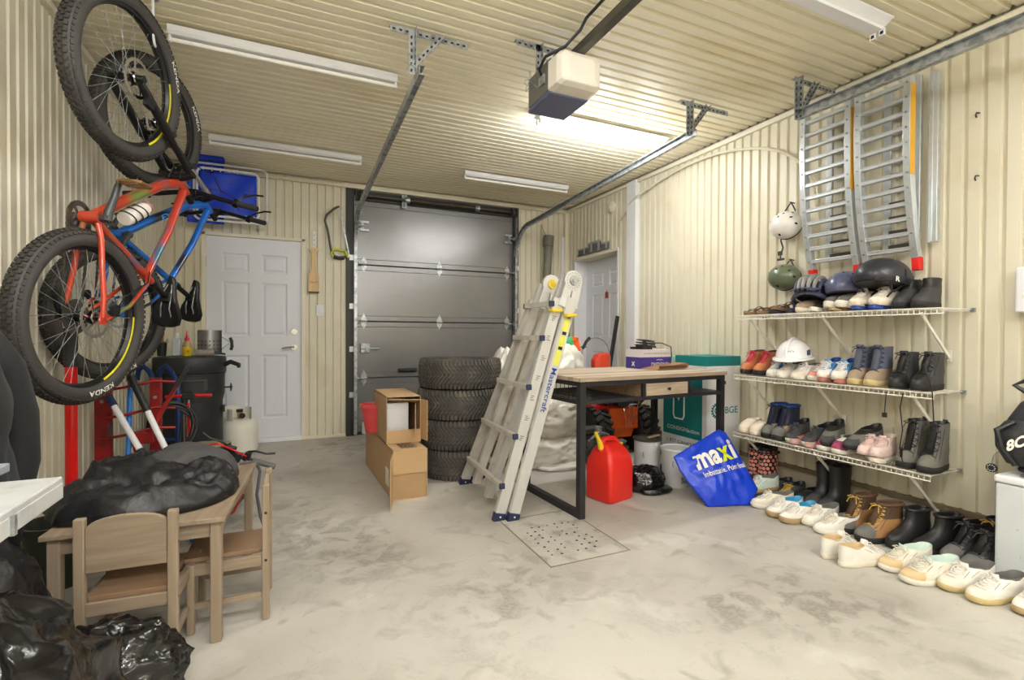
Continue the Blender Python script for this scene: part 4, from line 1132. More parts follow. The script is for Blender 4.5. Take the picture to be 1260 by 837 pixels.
# red pole
rp = thing('red_pole', 'upright red steel pole with a black grip below the rear bike wheel', 'pole', (-.93, 2.90, 0))
h = MB(); h.cyl((0, 0, 0), (0, 0, .98), .0235, n=24); h.build('pole', M['red'], rp, smooth=True)
h = MB(); h.cyl((0, 0, .975), (0, 0, 1.14), .0255, n=24); h.cyl((0, 0, .96), (0, 0, .98), .027, n=24); h.build('grip', M['rubber'], rp, smooth=True)
# red workshop jack frame
M['redold'] = mat('worn_red_paint', (150, 26, 26), .45, .2, .12, 14, col2=(96, 20, 20), c2scale=10, c2lo=.5, c2hi=.7)
rj = thing('red_jack_frame', 'dark red steel jack frame standing by left wall behind low table', 'jack', (-.97, 3.62, 0))
for x, y, w in ((-.03, -.06, .07), (.20, .05, .05)):
    h = MB(); h.box((x, y, .42), (w, .008, .84)); h.box((x-w/2, y+.02, .42), (.008, .04, .84)); h.box((x+w/2, y+.02, .42), (.008, .04, .84)); h.build('upright', M['redold'], rj, bevel=.002)
    h = MB()
    for z in (.10, .25, .72): h.cyl((x, y-.004, z), (x, y-.010, z), .010, n=12)
    h.build('bolt', M['steel'], rj)
h = MB(); h.bar((.02, -.08, .06), (.10, -.02, .50), .03, .008); h.bar((.22, -.08, .06), (.10, -.02, .50), .03, .008); h.build('leg_brace', M['redold'], rj)
h = MB()
for z, a in ((.50, .02), (.62, -.01), (.78, .03)): h.tube([(-.04, -.07, z), (.08, -.11+a, z+.02), (.22, -.06, z+.05), (.32, -.04, z+.04)], .008, 8)
h.build('rung', M['redold'], rj, smooth=True)
h = MB(); h.bar((.20, -.10, .52), (.36, -.12, .84), .034, .018); h.box((.16, -.09, .50), (.12, .05, .07)); h.build('jack_arm', M['redold'], rj, bevel=.004)
h = MB(); h.bar((.34, -.12, .80), (.40, -.12, .92), .034, .02); h.build('arm_grip', M['black'], rj, bevel=.004)
h = MB(); h.box((.12, 0, .015), (.42, .22, .03)); h.build('base_plate', M['redold'], rj, bevel=.003)
h = MB(); h.tube([(.02+.011*math.cos(i*PI/5), -.12+.011*math.sin(i*PI/5), .52+.0010*i) for i in range(80)], .003, 5); h.build('spring', M['darksteel'], rj)
# blue tubular frame
bf = thing('blue_tube_frame', 'dark blue bent tube rack standing between red jack and black smoker', 'rack', (-.88, 4.22, 0))
M['navytube'] = mat('navy_tube', (28, 56, 112), .3, .3, .06)
for dx in (0, .13):
    h = MB(); h.tube([(dx, 0, 0), (dx, 0, .70), (dx-.01, .02, .76), (dx-.05, .05, .84), (dx-.09, .07, .88), (dx-.12, .08, .85), (dx-.13, .08, .78)], .017, 12); h.build('tube', M['navytube'], bf, smooth=True)
h = MB(); h.cyl((0, 0, .35), (.13, 0, .35), .012, n=10); h.cyl((0, 0, .03), (.13, 0, .03), .012, n=10); h.build('crossbar', M['navytube'], bf)
# telescopic poles leaning behind the table
def telepole(loc, top, label, cols):
    t = thing('telescopic_pole', label, 'pole', loc)
    p0 = Vector((0, 0, 0)); p1 = Vector(top)
    for i, (a, b_, r, mt, nm) in enumerate(cols):
        h = MB(); 
        if nm == 'grip': h.tube([p0+(p1-p0)*(a+(b_-a)*k/16) for k in range(17)], r, 14, radii=[r if k % 2 else r*.88 for k in range(17)])
        else: h.cyl(p0+(p1-p0)*a, p0+(p1-p0)*b_, r, n=16)
        h.build(nm, mt, t, smooth=True)
    return t
telepole((-.47, 3.06, 0), (-.49, .46, .75), 'white and blue telescopic pole leaning left behind the jacket', [(0, .42, .014, M['blue'], 'lower_tube'), (.36, .62, .019, M['blackmetal'], 'joint_sleeve'), (.60, .94, .016, M['white'], 'upper_tube'), (.93, 1, .019, M['navy'], 'end_cap')])
telepole((-.44, 3.20, 0), (-.42, .34, .86), 'white telescopic pole with black ribbed grip leaning beside the cable coil', [(0, .3, .014, M['steel'], 'lower_tube'), (.28, .46, .019, M['rubber'], 'grip'), (.46, .78, .016, M['white'], 'upper_tube'), (.77, 1, .020, M['black'], 'end_grip')])
telepole((-.83, 3.30, 0), (-.06, .36, .92), 'thin blue pole with dark cap leaning between red jack and wall', [(0, .92, .013, M['blue'], 'lower_tube'), (.9, 1, .02, M['darksteel'], 'end_cap')])
# cable coil
cc = thing('cable_coil', 'black electric cable coil hung in loops by the blue rack', 'cable', (-.72, 3.86, .50))
for k in range(7):
    h = MB(); ph = k*.9
    h.tube([((.125+.008*math.sin(ph))*math.cos(a)+.01*math.sin(ph*2), .012*k-.04+.02*math.sin(a*2+ph), (.15+.010*math.cos(ph))*math.sin(a)+.01*math.cos(ph)) for a in [2*PI*i/28 for i in range(28)]], .0055, 6, closed=True)
    h.build('loop', M['black'], cc, smooth=True)
h = MB(); h.tube([(0, 0, -.14), (.02, 0, -.26), (-.03, .02, -.38), (.03, .04, -.49), (.12, .0, -.495)], .0055, 6); h.build('tail', M['black'], cc)
# floor pump
fp = thing('floor_pump', 'red T-handled bicycle floor pump standing before the smoker', 'pump', (-.645, 3.98, 0))
h = MB(); h.cyl((-.135, 0, .685), (-.03, 0, .69), .011, n=14); h.cyl((.03, 0, .69), (.135, 0, .685), .011, n=14); h.build('handle', M['red'], fp, smooth=True)
h = MB(); h.box((0, 0, .685), (.075, .04, .045)); h.box((0, -.0, .716), (.05, .03, .012)); h.build('handle_hub', M['black'], fp, bevel=.006)
h = MB(); h.cyl((0, 0, .50), (0, 0, .67), .008, n=10); h.build('rod', M['chrome'], fp, smooth=True)
h = MB(); h.cyl((-.012, 0, .06), (-.012, 0, .56), .019, n=18); h.build('barrel', M['chrome'], fp, smooth=True)
h = MB(); h.bar((.02, -.015, .06), (.0, -.015, .64), .018, .014); h.cyl((.0, 0, .03), (0, 0, .09), .035, .03, n=18); h.build('frame_strip', M['red'], fp)
h = MB(); h.box((0, 0, .015), (.24, .10, .03)); h.build('foot_plate', M['black'], fp, bevel=.01)
h = MB(); h.tube([(-.03, -.02, .06), (-.07, -.05, .2), (-.05, -.03, .4), (-.03, -.02, .6), (-.02, -.01, .68)], .005, 6); h.build('hose', M['black'], fp)
# log
lg = thing('log_stump', 'sawn tree stump with grey cut face, in front of the smoker', 'log', (-.585, 4.38, 0))
h = MB(); rg = lambda z, e: [((.145+.012*math.sin(3*a)+.008*math.sin(7*a)+e)*math.cos(a), (.145+.012*math.sin(3*a)+.008*math.sin(7*a)+e)*math.sin(a), z) for a in [2*PI*i/40 for i in range(40)]]
h.loft([rg(0, .01), rg(.1, .0), rg(.2, 0), rg(.26, -.004)]); h.build('bark', mat('dark_bark', (52, 46, 40), .9, 0, .2, 30, bump=.8, bs=30), lg, smooth=True)
h = MB(); h.loft([rg(.260, -.006), rg(.268, -.012)]); h.build('cut_face', mat('weathered_cut_wood', (150, 136, 114), .85, 0, .12, 20, col2=(96, 90, 82), c2scale=6, c2lo=.5, c2hi=.6), lg)
h = MB(); h.cyl((.115, -.085, .20), (.135, -.10, .20), .014, n=12); h.build('yellow_plug', M['brass'], lg)
# barrel smoker
sm = thing('barrel_smoker', 'black barrel smoker grill standing in front of white door', 'smoker', (-.775, 4.86, 0))
M['smoker'] = mat('matt_black_enamel', (46, 46, 50), .5, .2, .06, 10)
h = MB(); h.lathe([(.225, .10), (.235, .12), (.235, .60)], n=48); h.build('lower_body', M['smoker'], sm, smooth=True)
h = MB(); h.lathe([(.235, .55), (.248, .60), (.250, .61), (.250, .77), (.255, .775), (.255, .785)], n=48); h.build('middle_body', M['smoker'], sm, smooth=True)
h = MB(); h.lathe([(.258, .79), (.262, .795), (.262, .905), (.255, .920), (.20, .925), (.0, .927)], n=48, capt=False); h.build('lid', M['smoker'], sm, smooth=True)
for a in (R(200), R(320), R(80)): h = MB(); h.box((.21*math.cos(a), .21*math.sin(a), .06), (.03, .03, .13)); h.build('leg', M['smoker'], sm)
h = MB(); h.tube([(.25, -.05, .85), (.30, -.06, .875), (.36, -.07, .85)], .016, 10, radii=[.022, .02, .017]); h.cyl((.355, -.075, .845), (.37, -.08, .845), .022, n=14); h.build('lid_handle', M['black'], sm, smooth=True)
h = MB(); h.tube([(-.18, -.18, .735), (-.05, -.262, .735), (.10, -.245, .735), (.145, -.215, .735), (.15, -.22, .66)], .006, 8); h.box((.135, -.21, .69), (.02, .012, .08)); h.build('grate_rod', M['darksteel'], sm)
h = MB(); h.cyl((.25, -.05, .66), (.30, -.06, .66), .006, n=8); h.lathe([(.02, 0), (.03, .004), (.02, .008)], (.30, -.06, .66), (1, -.2, 0), 5); h.bar((.302, -.06, .625), (.302, -.06, .695), .012, .008); h.build('knob', M['black'], sm)
h = MB(); h.box((.245, -.045, .48), (.02, .03, .06)); h.build('latch', M['black'], sm, bevel=.003)
zt = .93
def on_lid(x, y): return (-.775+x, 4.86+y, zt)
cs = thing('charcoal_chimney', 'galvanised charcoal chimney starter lying on its side on the smoker lid', 'chimney starter', on_lid(.12, .12))
h = MB(); h.lathe([(.088, 0), (.088, .215)], n=36, capt=False); h.lathe([(.083, .21), (.083, .01)], n=36, capb=False); h.build('cylinder', mat('scorched_steel', (150, 150, 152), .35, .8, .12, 14, col2=(90, 90, 94), c2scale=9, c2lo=.5, c2hi=.7), cs, smooth=True)
h = MB()
for r_ in range(3):
    for k in range(9): a = R(180+k*20); h.cyl((.0885*math.cos(a), .0885*math.sin(a), .05+r_*.035), (.0895*math.cos(a), .0895*math.sin(a), .05+r_*.035), .006, n=8)
h.build('air_hole', M['black'], cs)
h = MB(); h.bar((.092, -.01, -.0), (.092, -.01, .215), .03, .006); h.build('heat_shield', M['black'], cs)
h = MB(); h.tube([(.09, -.01, .16), (.15, -.01, .12), (.16, -.01, .11)], .003, 6); h.tube([(.09, -.01, .04), (.15, -.01, .10), (.165, -.01, .07)], .003, 6); h.build('wire', M['chrome'], cs)
h = MB(); h.tube([(.165, -.01, .04), (.175, -.01, .07), (.172, -.01, .12), (.16, -.01, .15)], .013, 10); h.build('handle', M['black'], cs, smooth=True)
yb = thing('squeeze_bottle', 'yellow labelled squeeze bottle with red pointed cap on smoker lid', 'bottle', on_lid(-.01, -.08))
h = MB(); h.lathe([(.031, 0), (.034, .004), (.034, .075)], n=24); h.build('label_band', M['yellow'], yb, smooth=True)
h = MB(); h.lathe([(.033, .075), (.033, .09), (.024, .115), (.015, .125)], n=24); h.build('shoulder', mat('amber_clear', (176, 150, 110), .2, 0, .04), yb, smooth=True)
h = MB(); h.lathe([(.018, .125), (.018, .145), (.010, .16), (.004, .205)], n=20); h.build('cap', M['red'], yb, smooth=True)
h = MB(); 
for a in (0, .8, 1.6, 2.4): h.bar((.012+.012*math.cos(a), -.0345, .04+.012*math.sin(a)), (.012-.012*math.cos(a), -.0345, .04-.012*math.sin(a)), .003, .002)
h.build('red_star', M['red'], yb)
cb_ = thing('spray_bottle', 'clear square bottle with white neck on the smoker lid', 'bottle', on_lid(-.085, -.06))
h = MB(); h.box((0, 0, .072), (.062, .055, .144)); h.build('body', mat('cloudy_plastic', (196, 204, 208), .2, 0, .04), cb_, bevel=.012, seg=3)
h = MB(); h.box((0, 0, .03), (.060, .053, .056)); h.build('liquid', mat('brown_liquid', (166, 132, 104), .2), cb_, bevel=.008)
h = MB(); h.lathe([(.018, .144), (.016, .17), (.014, .19)], n=16); h.build('neck', M['white'], cb_, smooth=True)
cup = thing('utensil_cup', 'black cup holding brushes and greens on the smoker lid', 'cup', on_lid(-.19, -.05))
h = MB(); h.lathe([(.030, 0), (.038, .11)], n=20, capt=False); h.lathe([(.035, .108), (.030, .08)], n=20, capb=False); h.build('cup', M['black'], cup, smooth=True)
h = MB(); h.bar((0, 0, .02), (.01, .01, .19), .022, .006); h.build('brush_handle', mat('wood_handle', (176, 136, 84), .5), cup)
h = MB()
for i in range(14): a = i*1.9; h.bar((.01*math.cos(a), .01*math.sin(a), .08), (.05*math.cos(a), .04*math.sin(a), .13+.02*math.sin(i)), .008, .002)
h.build('sprig', mat('dull_green', (96, 110, 78), .8), cup)
rl = thing('wire_brush', 'round wire grill brush lying on the smoker lid', 'brush', on_lid(.12, -.13), R(12))
h = MB(); h.cyl((-.065, 0, .028), (.065, 0, .028), .026, n=22)
for i in range(150):
    a = random.random()*2*PI; x = random.uniform(-.065, .065); c_, s_ = math.cos(a), math.sin(a)
    h.bar((x, .024*c_, .028+.024*s_), (x+random.uniform(-.004, .004), .030*c_, .028+.0275*s_), .003, .002)
h.build('bristles', mat('dirty_bristles', (150, 142, 132), .8, 0, .3, 60), rl)
h = MB(); h.bar((.065, 0, .028), (.15, .0, .012), .03, .016); h.build('handle', M['black'], rl, bevel=.005)
# propane tanks
def propane(loc, rz, lab):
    t = thing('propane_tank', lab, 'gas bottle', loc, rz, 'white propane tanks by the white door')
    h = MB(); h.lathe([(.10, .03), (.145, .06), (.152, .09), (.152, .26), (.145, .30), (.11, .335), (.05, .35)], n=40); h.build('cylinder', M['tankwhite'], t, smooth=True)
    h = MB(); h.lathe([(.105, 0), (.105, .045)], n=30); h.build('foot_ring', M['tankwhite'], t)
    h = MB(); A = [R(a) for a in range(-40, 221, 13)]
    b0 = [h.vs([(.10*math.cos(a), .10*math.sin(a), .32), (.10*math.cos(a), .10*math.sin(a), .44), (.096*math.cos(a), .096*math.sin(a), .44), (.096*math.cos(a), .096*math.sin(a), .32)]) for a in A]
    for i in range(len(A)-1): h.join(b0[i], b0[i+1], 4)
    h.build('collar', M['tankwhite'], t)
    h = MB(); h.cyl((0, 0, .34), (0, 0, .41), .02, n=14); h.cyl((0, 0, .38), (0, -.06, .38), .014, n=12); h.build('valve', M['brass'], t)
    h = MB(); h.cyl((0, 0, .405), (0, 0, .43), .028, n=12); h.cyl((0, -.06, .38), (0, -.085, .38), .024, n=14); h.build('valve_knob', M['black'], t)
    return t
M['tankwhite'] = mat('tank_white', (222, 220, 208), .4, 0, .03, 8, col2=(168, 150, 128), c2scale=22, c2lo=.68, c2hi=.74)
propane((-.43, 5.06, 0), R(20), 'white propane tank standing nearer, in front of the white door')
propane((-.585, 5.36, 0), R(160), 'white propane tank behind the nearer tank, mostly hidden by the smoker')
# scooter
sc_ = thing('kick_scooter', 'kick scooter with grey grips and red cable parked behind low table', 'scooter', (-.43, 3.12, 0.02), rot=(0, R(20), R(-10)))
h = MB(); h.cyl((0, 0, .06), (0, 0, .48), .018, n=16); h.box((0, 0, .475), (.05, .05, .05)); h.build('steering_column', M['blackmetal'], sc_, smooth=True)
h = MB(); h.cyl((-.20, 0, .48), (.20, 0, .48), .011, n=12); h.build('handlebar', M['blackmetal'], sc_)
for s in (-1, 1):
    h = MB(); h.cyl((s*.09, 0, .48), (s*.21, 0, .48), .0165, n=16); h.build('grip', mat('grey_grip', (92, 94, 96), .6), sc_, smooth=True)
    h = MB(); h.box((s*.055, .0, .495), (.03, .04, .05)); h.tube([(s*.055, -.02, .53), (s*.09, -.04, .55), (s*.15, -.05, .555), (s*.19, -.04, .57)], .006, 8); h.build('brake_lever', M['black'], sc_)
h = MB(); h.tube([(.05, -.02, .50), (.0, -.07, .53), (-.10, -.06, .54), (-.17, -.02, .49), (-.1, .02, .38)], .005, 6); h.tube([(.06, -.02, .48), (.11, -.05, .36), (.10, -.04, .18), (.05, 0, .10)], .005, 6); h.build('cable', M['red'], sc_)
h = MB(); h.box((-.03, -.03, .515), (.045, .03, .05)); h.build('bell', M['black'], sc_, bevel=.006)
h = MB(); h.box((0, .28, .07), (.11, .46, .018)); h.build('deck', M['blackmetal'], sc_, bevel=.006)
for y in (-.01, .55):
    h = MB(); h.lathe([(.03, -.012), (.05, -.012), (.055, 0), (.05, .012), (.03, .012)], (0, y, .055), (1, 0, 0), 26); h.build('wheel', M['rubber'], sc_, smooth=True)
sc_.scale = (1, 1, .93)
# strap hanging from table end
st_ = MB(); st_.tube([(-.24, 2.80, .463), (-.19, 2.81, .464), (-.165, 2.83, .455), (-.15, 2.86, .40), (-.165, 2.86, .28), (-.15, 2.88, .16), (-.13, 2.87, .10)], .008, 6); tag(st_.build('webbing_strap', mat('grey_webbing', (84, 84, 86), .8)), 'grey webbing strap draped over the far end of the low table', 'strap')
# blue folding lounger above the door
bl = thing('folding_lounger', 'blue fabric folding lounger with white tube frame stored above the white door', 'folding chair', (-.53, 5.36, 2.16), R(0))
M['bluefab'] = mat('royal_blue_nylon', (14, 60, 205), .5, 0, .1, 10, bump=.4, bs=9, bdist=.02, col2=(6, 16, 60), c2scale=9, c2lo=.62, c2hi=.68)
for dy, x0, x1, z0, z1 in ((0, -.27, .24, .06, .50), (.05, -.30, .31, .03, .56)):
    pts = []
    for cx_, cz_, a0 in ((x1-.05, z1-.05, 0), (x0+.05, z1-.05, 90), (x0+.05, z0+.05, 180), (x1-.05, z0+.05, 270)):
        for k in range(5): a = R(a0+k*22.5); pts.append((cx_+.05*math.cos(a), dy, cz_+.05*math.sin(a)))
    h = MB(); h.tube(pts, .011, 10, closed=True); h.build('tube_frame', M['white'], bl, smooth=True)
h = MB(); h.grid(20, 18, lambda u, v: (-.25+.47*u, .012*math.sin(u*9)*math.sin(v*7)+.01, .08+.40*v)); h.build('fabric', M['bluefab'], bl, smooth=True, solid=.006)
h = MB(); h.grid(20, 18, lambda u, v: (-.36+.30*u, .07+.01*math.sin(u*9), .0+.60*v)); h.build('fabric', M['bluefab'], bl, smooth=True, solid=.006)
h = MB()
for k in range(7): h.box((-.22+k*.07, -.0, .495), (.008, .012, .035)); h.box((-.22+k*.07, -.0, .07), (.008, .012, .035))
h.build('elastic_cord', M['white'], bl)
h = MB(); h.box((-.20, .03, .60), (.30, .09, .05)); h.build('headrest', M['bluefab'], bl, bevel=.015, seg=3)
for x in (-.25, .22): 
    h = MB(); h.tube([(x, .10, .03), (x, .20, .0), (x, .27, .02)], .008, 8); tag(h.build('wall_bracket', M['steel'], loc=(-.53, 5.36, 2.16)), 'steel bracket under the blue lounger above the door, %s one' % ('left' if x < 0 else 'right'), 'bracket')
# ================================================================= MIDDLE OF THE ROOM
# winter tyres
def car_tyre(loc, rz, label):
    t = thing('car_tyre', label, 'tyre', loc, rz, 'car tyres stacked before the garage door')
    W, Ro, Ri = .225, .335, .205
    prof = [(Ri, -.085), (Ri+.012, -.098), (Ri+.05, -.110), (Ro-.05, -.110), (Ro-.025, -.103), (Ro-.012, -.090), (Ro-.006, -.06), (Ro-.004, 0), (Ro-.006, .06), (Ro-.012, .090), (Ro-.025, .103), (Ro-.05, .110), (Ri+.05, .110), (Ri+.012, .098), (Ri, .085), (Ri+.015, .075), (Ro-.04, .085), (Ro-.03, 0), (Ro-.04, -.085), (Ri+.015, -.075)]
    n = 72; h = MB()
    rs = [h.vs([(r*math.cos(2*PI*i/n), r*math.sin(2*PI*i/n), z) for i in range(n)]) for r, z in prof]
    for a, b_ in zip(rs, rs[1:]+rs[:1]): h.join(a, b_, n)
    ca = h.build('carcass', M['tyre'], t, smooth=True)
    h = MB(); N_ = 66
    def P(a, z, r): return Vector((r*math.cos(a), r*math.sin(a), z))
    def blk(a0, z0, a1, z1, w, r0=Ro-.010, r1=Ro+.004):
        # slanted tread lug following the circumference
        d = Vector((a1-a0, (z1-z0)/Ro)); d.normalize(); nx = Vector((-d.y, d.x))*w/Ro/2
        q = []
        for (a, z, s_) in ((a0, z0, 1), (a0, z0, -1), (a1, z1, -1), (a1, z1, 1)):
            q.append((a+nx.x*s_, z+nx.y*s_*Ro))
        b = h.vs([P(a, z, (r0 if abs(z) < .085 else r0-.012)) for a, z in q]+[P(a, z, (r1 if abs(z) < .085 else r1-.012)) for a, z in q])
        h.join(b, b+4, 4); h.face((b+4, b+5, b+6, b+7))
    for i in range(N_):
        a = 2*PI*i/N_; da = 2*PI/N_
        for s in (-1, 1):
            blk(a, s*.110, a+da*.25, s*.068, .020)
            blk(a+da*.4, s*.063, a+da*1.25, s*.036, .016)
            blk(a+da*.2, s*.031, a+da*1.2, s*.004, .015)
    h.build('tread', M['tyretread'], ca)
    h = MB()
    for r, z in ((Ro-.06, .1105), (Ri+.03, .105)):
        h.tube([(r*math.cos(2*PI*i/n), r*math.sin(2*PI*i/n), z) for i in range(n)], .0022, 5, closed=True)
    h.build('sidewall_rib', M['tyre'], ca)
    return t
M['tyretread'] = mat('tyre_tread_blocks', (78, 74, 70), .75, 0, .12, 12, col2=(104, 96, 86), c2scale=8, c2lo=.5, c2hi=.7)
t0 = car_tyre((1.262, 3.855, .112), 0, 'knobbly winter car tyre, bottom of the stack, resting on concrete floor')
for k, (dx, dy, lab) in enumerate(((-.018, .008, 'knobbly winter car tyre, second from bottom of the stack'), (-.004, -.01, 'knobbly winter car tyre, third from bottom of the stack'), (.006, .004, 'knobbly winter car tyre, topmost of the stack'))):
    copy_tree(t0, (1.262+dx, 3.855+dy, .112+.233*(k+1)), R(31+47*k), label=lab)

# cardboard boxes
def print_block(mb, o, du, dv, seed, w=.16, h=.10, n=5):
    rnd = random.Random(seed); o = Vector(o); du = Vector(du); dv = Vector(dv); nn = du.cross(dv).normalized()*.0012
    for i in range(n):
        u = 0
        while u < w:
            l = rnd.uniform(.006, .03)
            if u+l > w: break
            a = o+nn+du*u+dv*(h*i/n); b = mb.vs([a, a+du*l, a+du*l+dv*(h/n*.5), a+dv*(h/n*.5)]); mb.face((b, b+1, b+2, b+3)); mb.face((b+3, b+2, b+1, b))
            u += l+.006
lb = thing('long_cardboard_box', 'long brown cardboard box with printed side, lower box beside the tyres', 'box', (.735, 3.30, 0), R(2))
# local: front face at y=0, box x -.12.. .12, length along +y
h = MB(); W_, H_, L_ = .235, .335, 1.05
h.box2((-W_/2, .0, 0), (W_/2, L_, .004)); h.box2((-W_/2, 0, 0), (-W_/2+.004, L_, H_)); h.box2((W_/2-.004, 0, 0), (W_/2, L_, H_)); h.box2((-W_/2, 0, H_-.004), (W_/2, L_, H_)); h.box2((-W_/2, L_-.004, 0), (W_/2, L_, H_))
h.build('carton', M['cardboard'], lb)
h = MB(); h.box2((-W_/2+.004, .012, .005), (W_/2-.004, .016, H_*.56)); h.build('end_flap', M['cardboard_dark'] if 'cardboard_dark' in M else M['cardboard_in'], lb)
h = MB(); h.box2((-W_/2+.004, .004, H_*.52), (W_/2-.004, .010, H_-.005)); h.build('end_flap', M['cardboard'], lb)
h = MB(); h.box((-W_/2-.028, -.085, H_*.5-.01), (.004, .19, H_*.98), rz=R(-17)); h.build('side_flap', M['cardboard'], lb)
M['print'] = mat('carton_print', (92, 74, 56), .8); M['labelwhite'] = mat('white_label', (226, 222, 212), .6)
h = MB(); print_block(h, (-W_/2-.001, .30, .16), (0, 1, 0), (0, 0, 1), 3, .30, .12, 5); print_block(h, (-W_/2-.001, .02, .20), (0, 1, 0), (0, 0, 1), 5, .12, .10, 5); print_block(h, (-.05, .06, H_+.001), (1, 0, 0), (0, 1, 0), 6, .12, .16, 6)
h.build('printing', M['print'], lb)
h = MB(); h.box((-W_/2-.0015, .18, .12), (.002, .10, .12)); h.build('paper_label', M['labelwhite'], lb)
ub = thing('open_cardboard_box', 'open cardboard box with white panel inside, on top of the long carton', 'box', (.735, 3.52, H_+.001), R(0))
W2, H2, L2 = .245, .335, .55
h = MB(); h.box2((-W2/2, 0, 0), (W2/2, L2, .004)); h.box2((-W2/2, 0, 0), (-W2/2+.004, L2, H2)); h.box2((W2/2-.004, 0, 0), (W2/2, L2, H2)); h.box2((-W2/2, 0, H2-.004), (W2/2, L2, H2)); h.box2((-W2/2, L2-.004, 0), (W2/2, L2, H2)); h.build('carton', M['cardboard'], ub)
h = MB(); h.box2((-W2/2, -.002, .002), (W2/2, .004, .095)); h.build('bottom_flap', M['cardboard'], ub)
h = MB(); h.box((W2/2+.012, -.05, H2*.5), (.004, .11, H2*.86), rz=R(12)); h.build('right_flap', M['cardboard'], ub)
h = MB(); h.box((W2/2-.045, -.03, H2*.48), (.004, .16, H2*.70), rz=R(-14)); h.build('inner_flap', M['cardboard'], ub)
h = MB(); h.box((0, .04, H2-.035), (W2-.02, .14, .004), rot=Euler((R(-14), R(4), 0)).to_matrix()); h.build('top_flap', M['cardboard'], ub)
h = MB(); h.box2((-W2/2+.01, .05, .01), (.045, .40, H2-.05)); h.build('white_panel', mat('white_appliance', (206, 208, 212), .4), ub, bevel=.006)
rb_ = thing('red_bucket', 'red plastic bucket standing behind the cardboard boxes', 'bucket', (.60, 4.02, .336))
h = MB(); h.lathe([(.065, 0), (.10, .20), (.112, .20), (.112, .225), (.10, .225), (.06, .012)], n=30, capt=False); h.build('body', mat('pinkish_red_plastic', (214, 74, 78), .4), rb_, smooth=True)

# folding aluminium ladder
ld = thing('folding_ladder', 'aluminium multi-position ladder folded and leaning against the desk end', 'ladder', (0, 0, 0))
M['hinge_yel'] = mat('yellow_hinge_plastic', (222, 196, 60), .4, 0, .04); M['bluecap'] = mat('navy_foot_cap', (30, 40, 74), .5)
Lx = Vector((1, 0, 0))
def rail(p0, p1, name, mt, w=.066, d=.026, foot=True):
    """box-section rail: wide face normal roughly -Y side, broad side in X"""
    p0 = Vector(p0); p1 = Vector(p1)
    h = MB(); dn = (p1-p0).normalized()
    x = (Lx-dn*Lx.dot(dn)).normalized(); y = dn.cross(x)
    RM = Matrix((x, y, dn)).transposed(); L_ = (p1-p0).length
    # C-channel: face + two lips
    h.box((p0+p1)/2, (w, .004, L_), rot=RM); h.box((p0+p1)/2+x*(w/2-.002)+y*d/2*1, (.004, d, L_), rot=RM); h.box((p0+p1)/2-x*(w/2-.002)+y*d/2*1, (.004, d, L_), rot=RM)
    o = h.build(name, mt, ld)
    if foot:
        h = MB(); h.box(p0+dn*.018+y*d*.4, (w+.010, d+.012, .055), rot=RM); h.build('foot_cap', M['bluecap'], o, bevel=.006)
        h = MB(); h.cyl(p0+dn*.025-y*.01, p0+dn*.025-y*.002, .006, n=10); h.build('rivet', M['white'], o)
    return o
off = Vector((.078, -.035, 0))
N0, N1 = Vector((1.135, 2.705, .0)), Vector((1.475, 2.59, 1.34))
F0, F1 = Vector((1.175, 3.47, .0)), Vector((1.475, 2.915, 1.34))
iN0, iN1 = Vector((1.17, 2.955, .055)), Vector((1.53, 2.615, 1.45))
iF0, iF1 = Vector((1.20, 3.27, .055)), Vector((1.515, 2.865, 1.45))
for k in (0, 1):
    rail(N0+off*k, N1+off*k, 'outer_rail', M['alu'], foot=True)
    rail(F0+Vector((.085, .0, 0))*k, F1+off*k, 'outer_rail', M['alu_worn'], foot=True)
    rail(iN0+off*k, N1.lerp(iN1, 1)+off*k, 'inner_rail', M['alu'], w=.058, foot=False)
    rail(iF0+off*k, iF1+off*k, 'inner_rail', M['alu_worn'], w=.058, foot=False)
for k in (0, 1):
    for t_ in (.16, .38, .60, .82, .975):
        a = N0.lerp(N1, t_)+off*k; b_ = F0.lerp(F1, t_)+off*k
        x0 = Vector((-.045, 0, 0)) if k == 0 else Vector((.010, .03, 0))
        h = MB(); h.bar(a+x0, b_+x0, .030, .028, up=(0, 0, 1)); 
        for q in (-.009, 0, .009): h.bar(a+x0+Vector((q, 0, .014)), b_+x0+Vector((q, 0, .014)), .003, .004)
        o = h.build('rung', M['alu_worn'], ld)
        if k == 0:
            for p, s in ((a, -1), (b_, 1)):
                h = MB(); h.bar(p+x0, p+x0+(p-(a+b_)/2).normalized()*.018, .034, .034); h.build('rung_cap', M['bluecap'] if s < 0 else M['darksteel'], o, bevel=.004)
# hinges
for P_, near in ((iN1, 1), (iF1, 0)):
    c = P_+off*.5+Vector((.0, -.012, -.0))
    h = MB(); h.cyl(c+Vector((0, -.012, .0)), c+Vector((0, .012, .0)), .062, n=36); h.bar(c+Vector((-.03, 0, -.03)), c+Vector((-.075, .0, -.16)), .055, .02, up=(0, 1, 0)); h.bar(c+Vector((.03, 0, -.03)), c+Vector((-.0, .0, -.17)), .055, .02, up=(0, 1, 0))
    ho = h.build('hinge', M['alu'], ld, bevel=.002)
    h = MB(); h.cyl(c+Vector((0, -.014, 0)), c+Vector((0, -.024, 0)), .030, n=24); h.cyl(c+Vector((0, -.024, 0)), c+Vector((0, -.030, 0)), .014, n=16); h.build('hinge_knob', M['steel'] if near else M['hinge_yel'], ho, smooth=True)
    if near:
        h = MB()
        for k in range(18): a = 2*PI*k/18; h.cyl(c+Vector((.047*math.cos(a), -.0125, .047*math.sin(a))), c+Vector((.047*math.cos(a), -.0135, .047*math.sin(a))), .003, n=6)
        h.build('index_hole', M['darksteel'], ho)
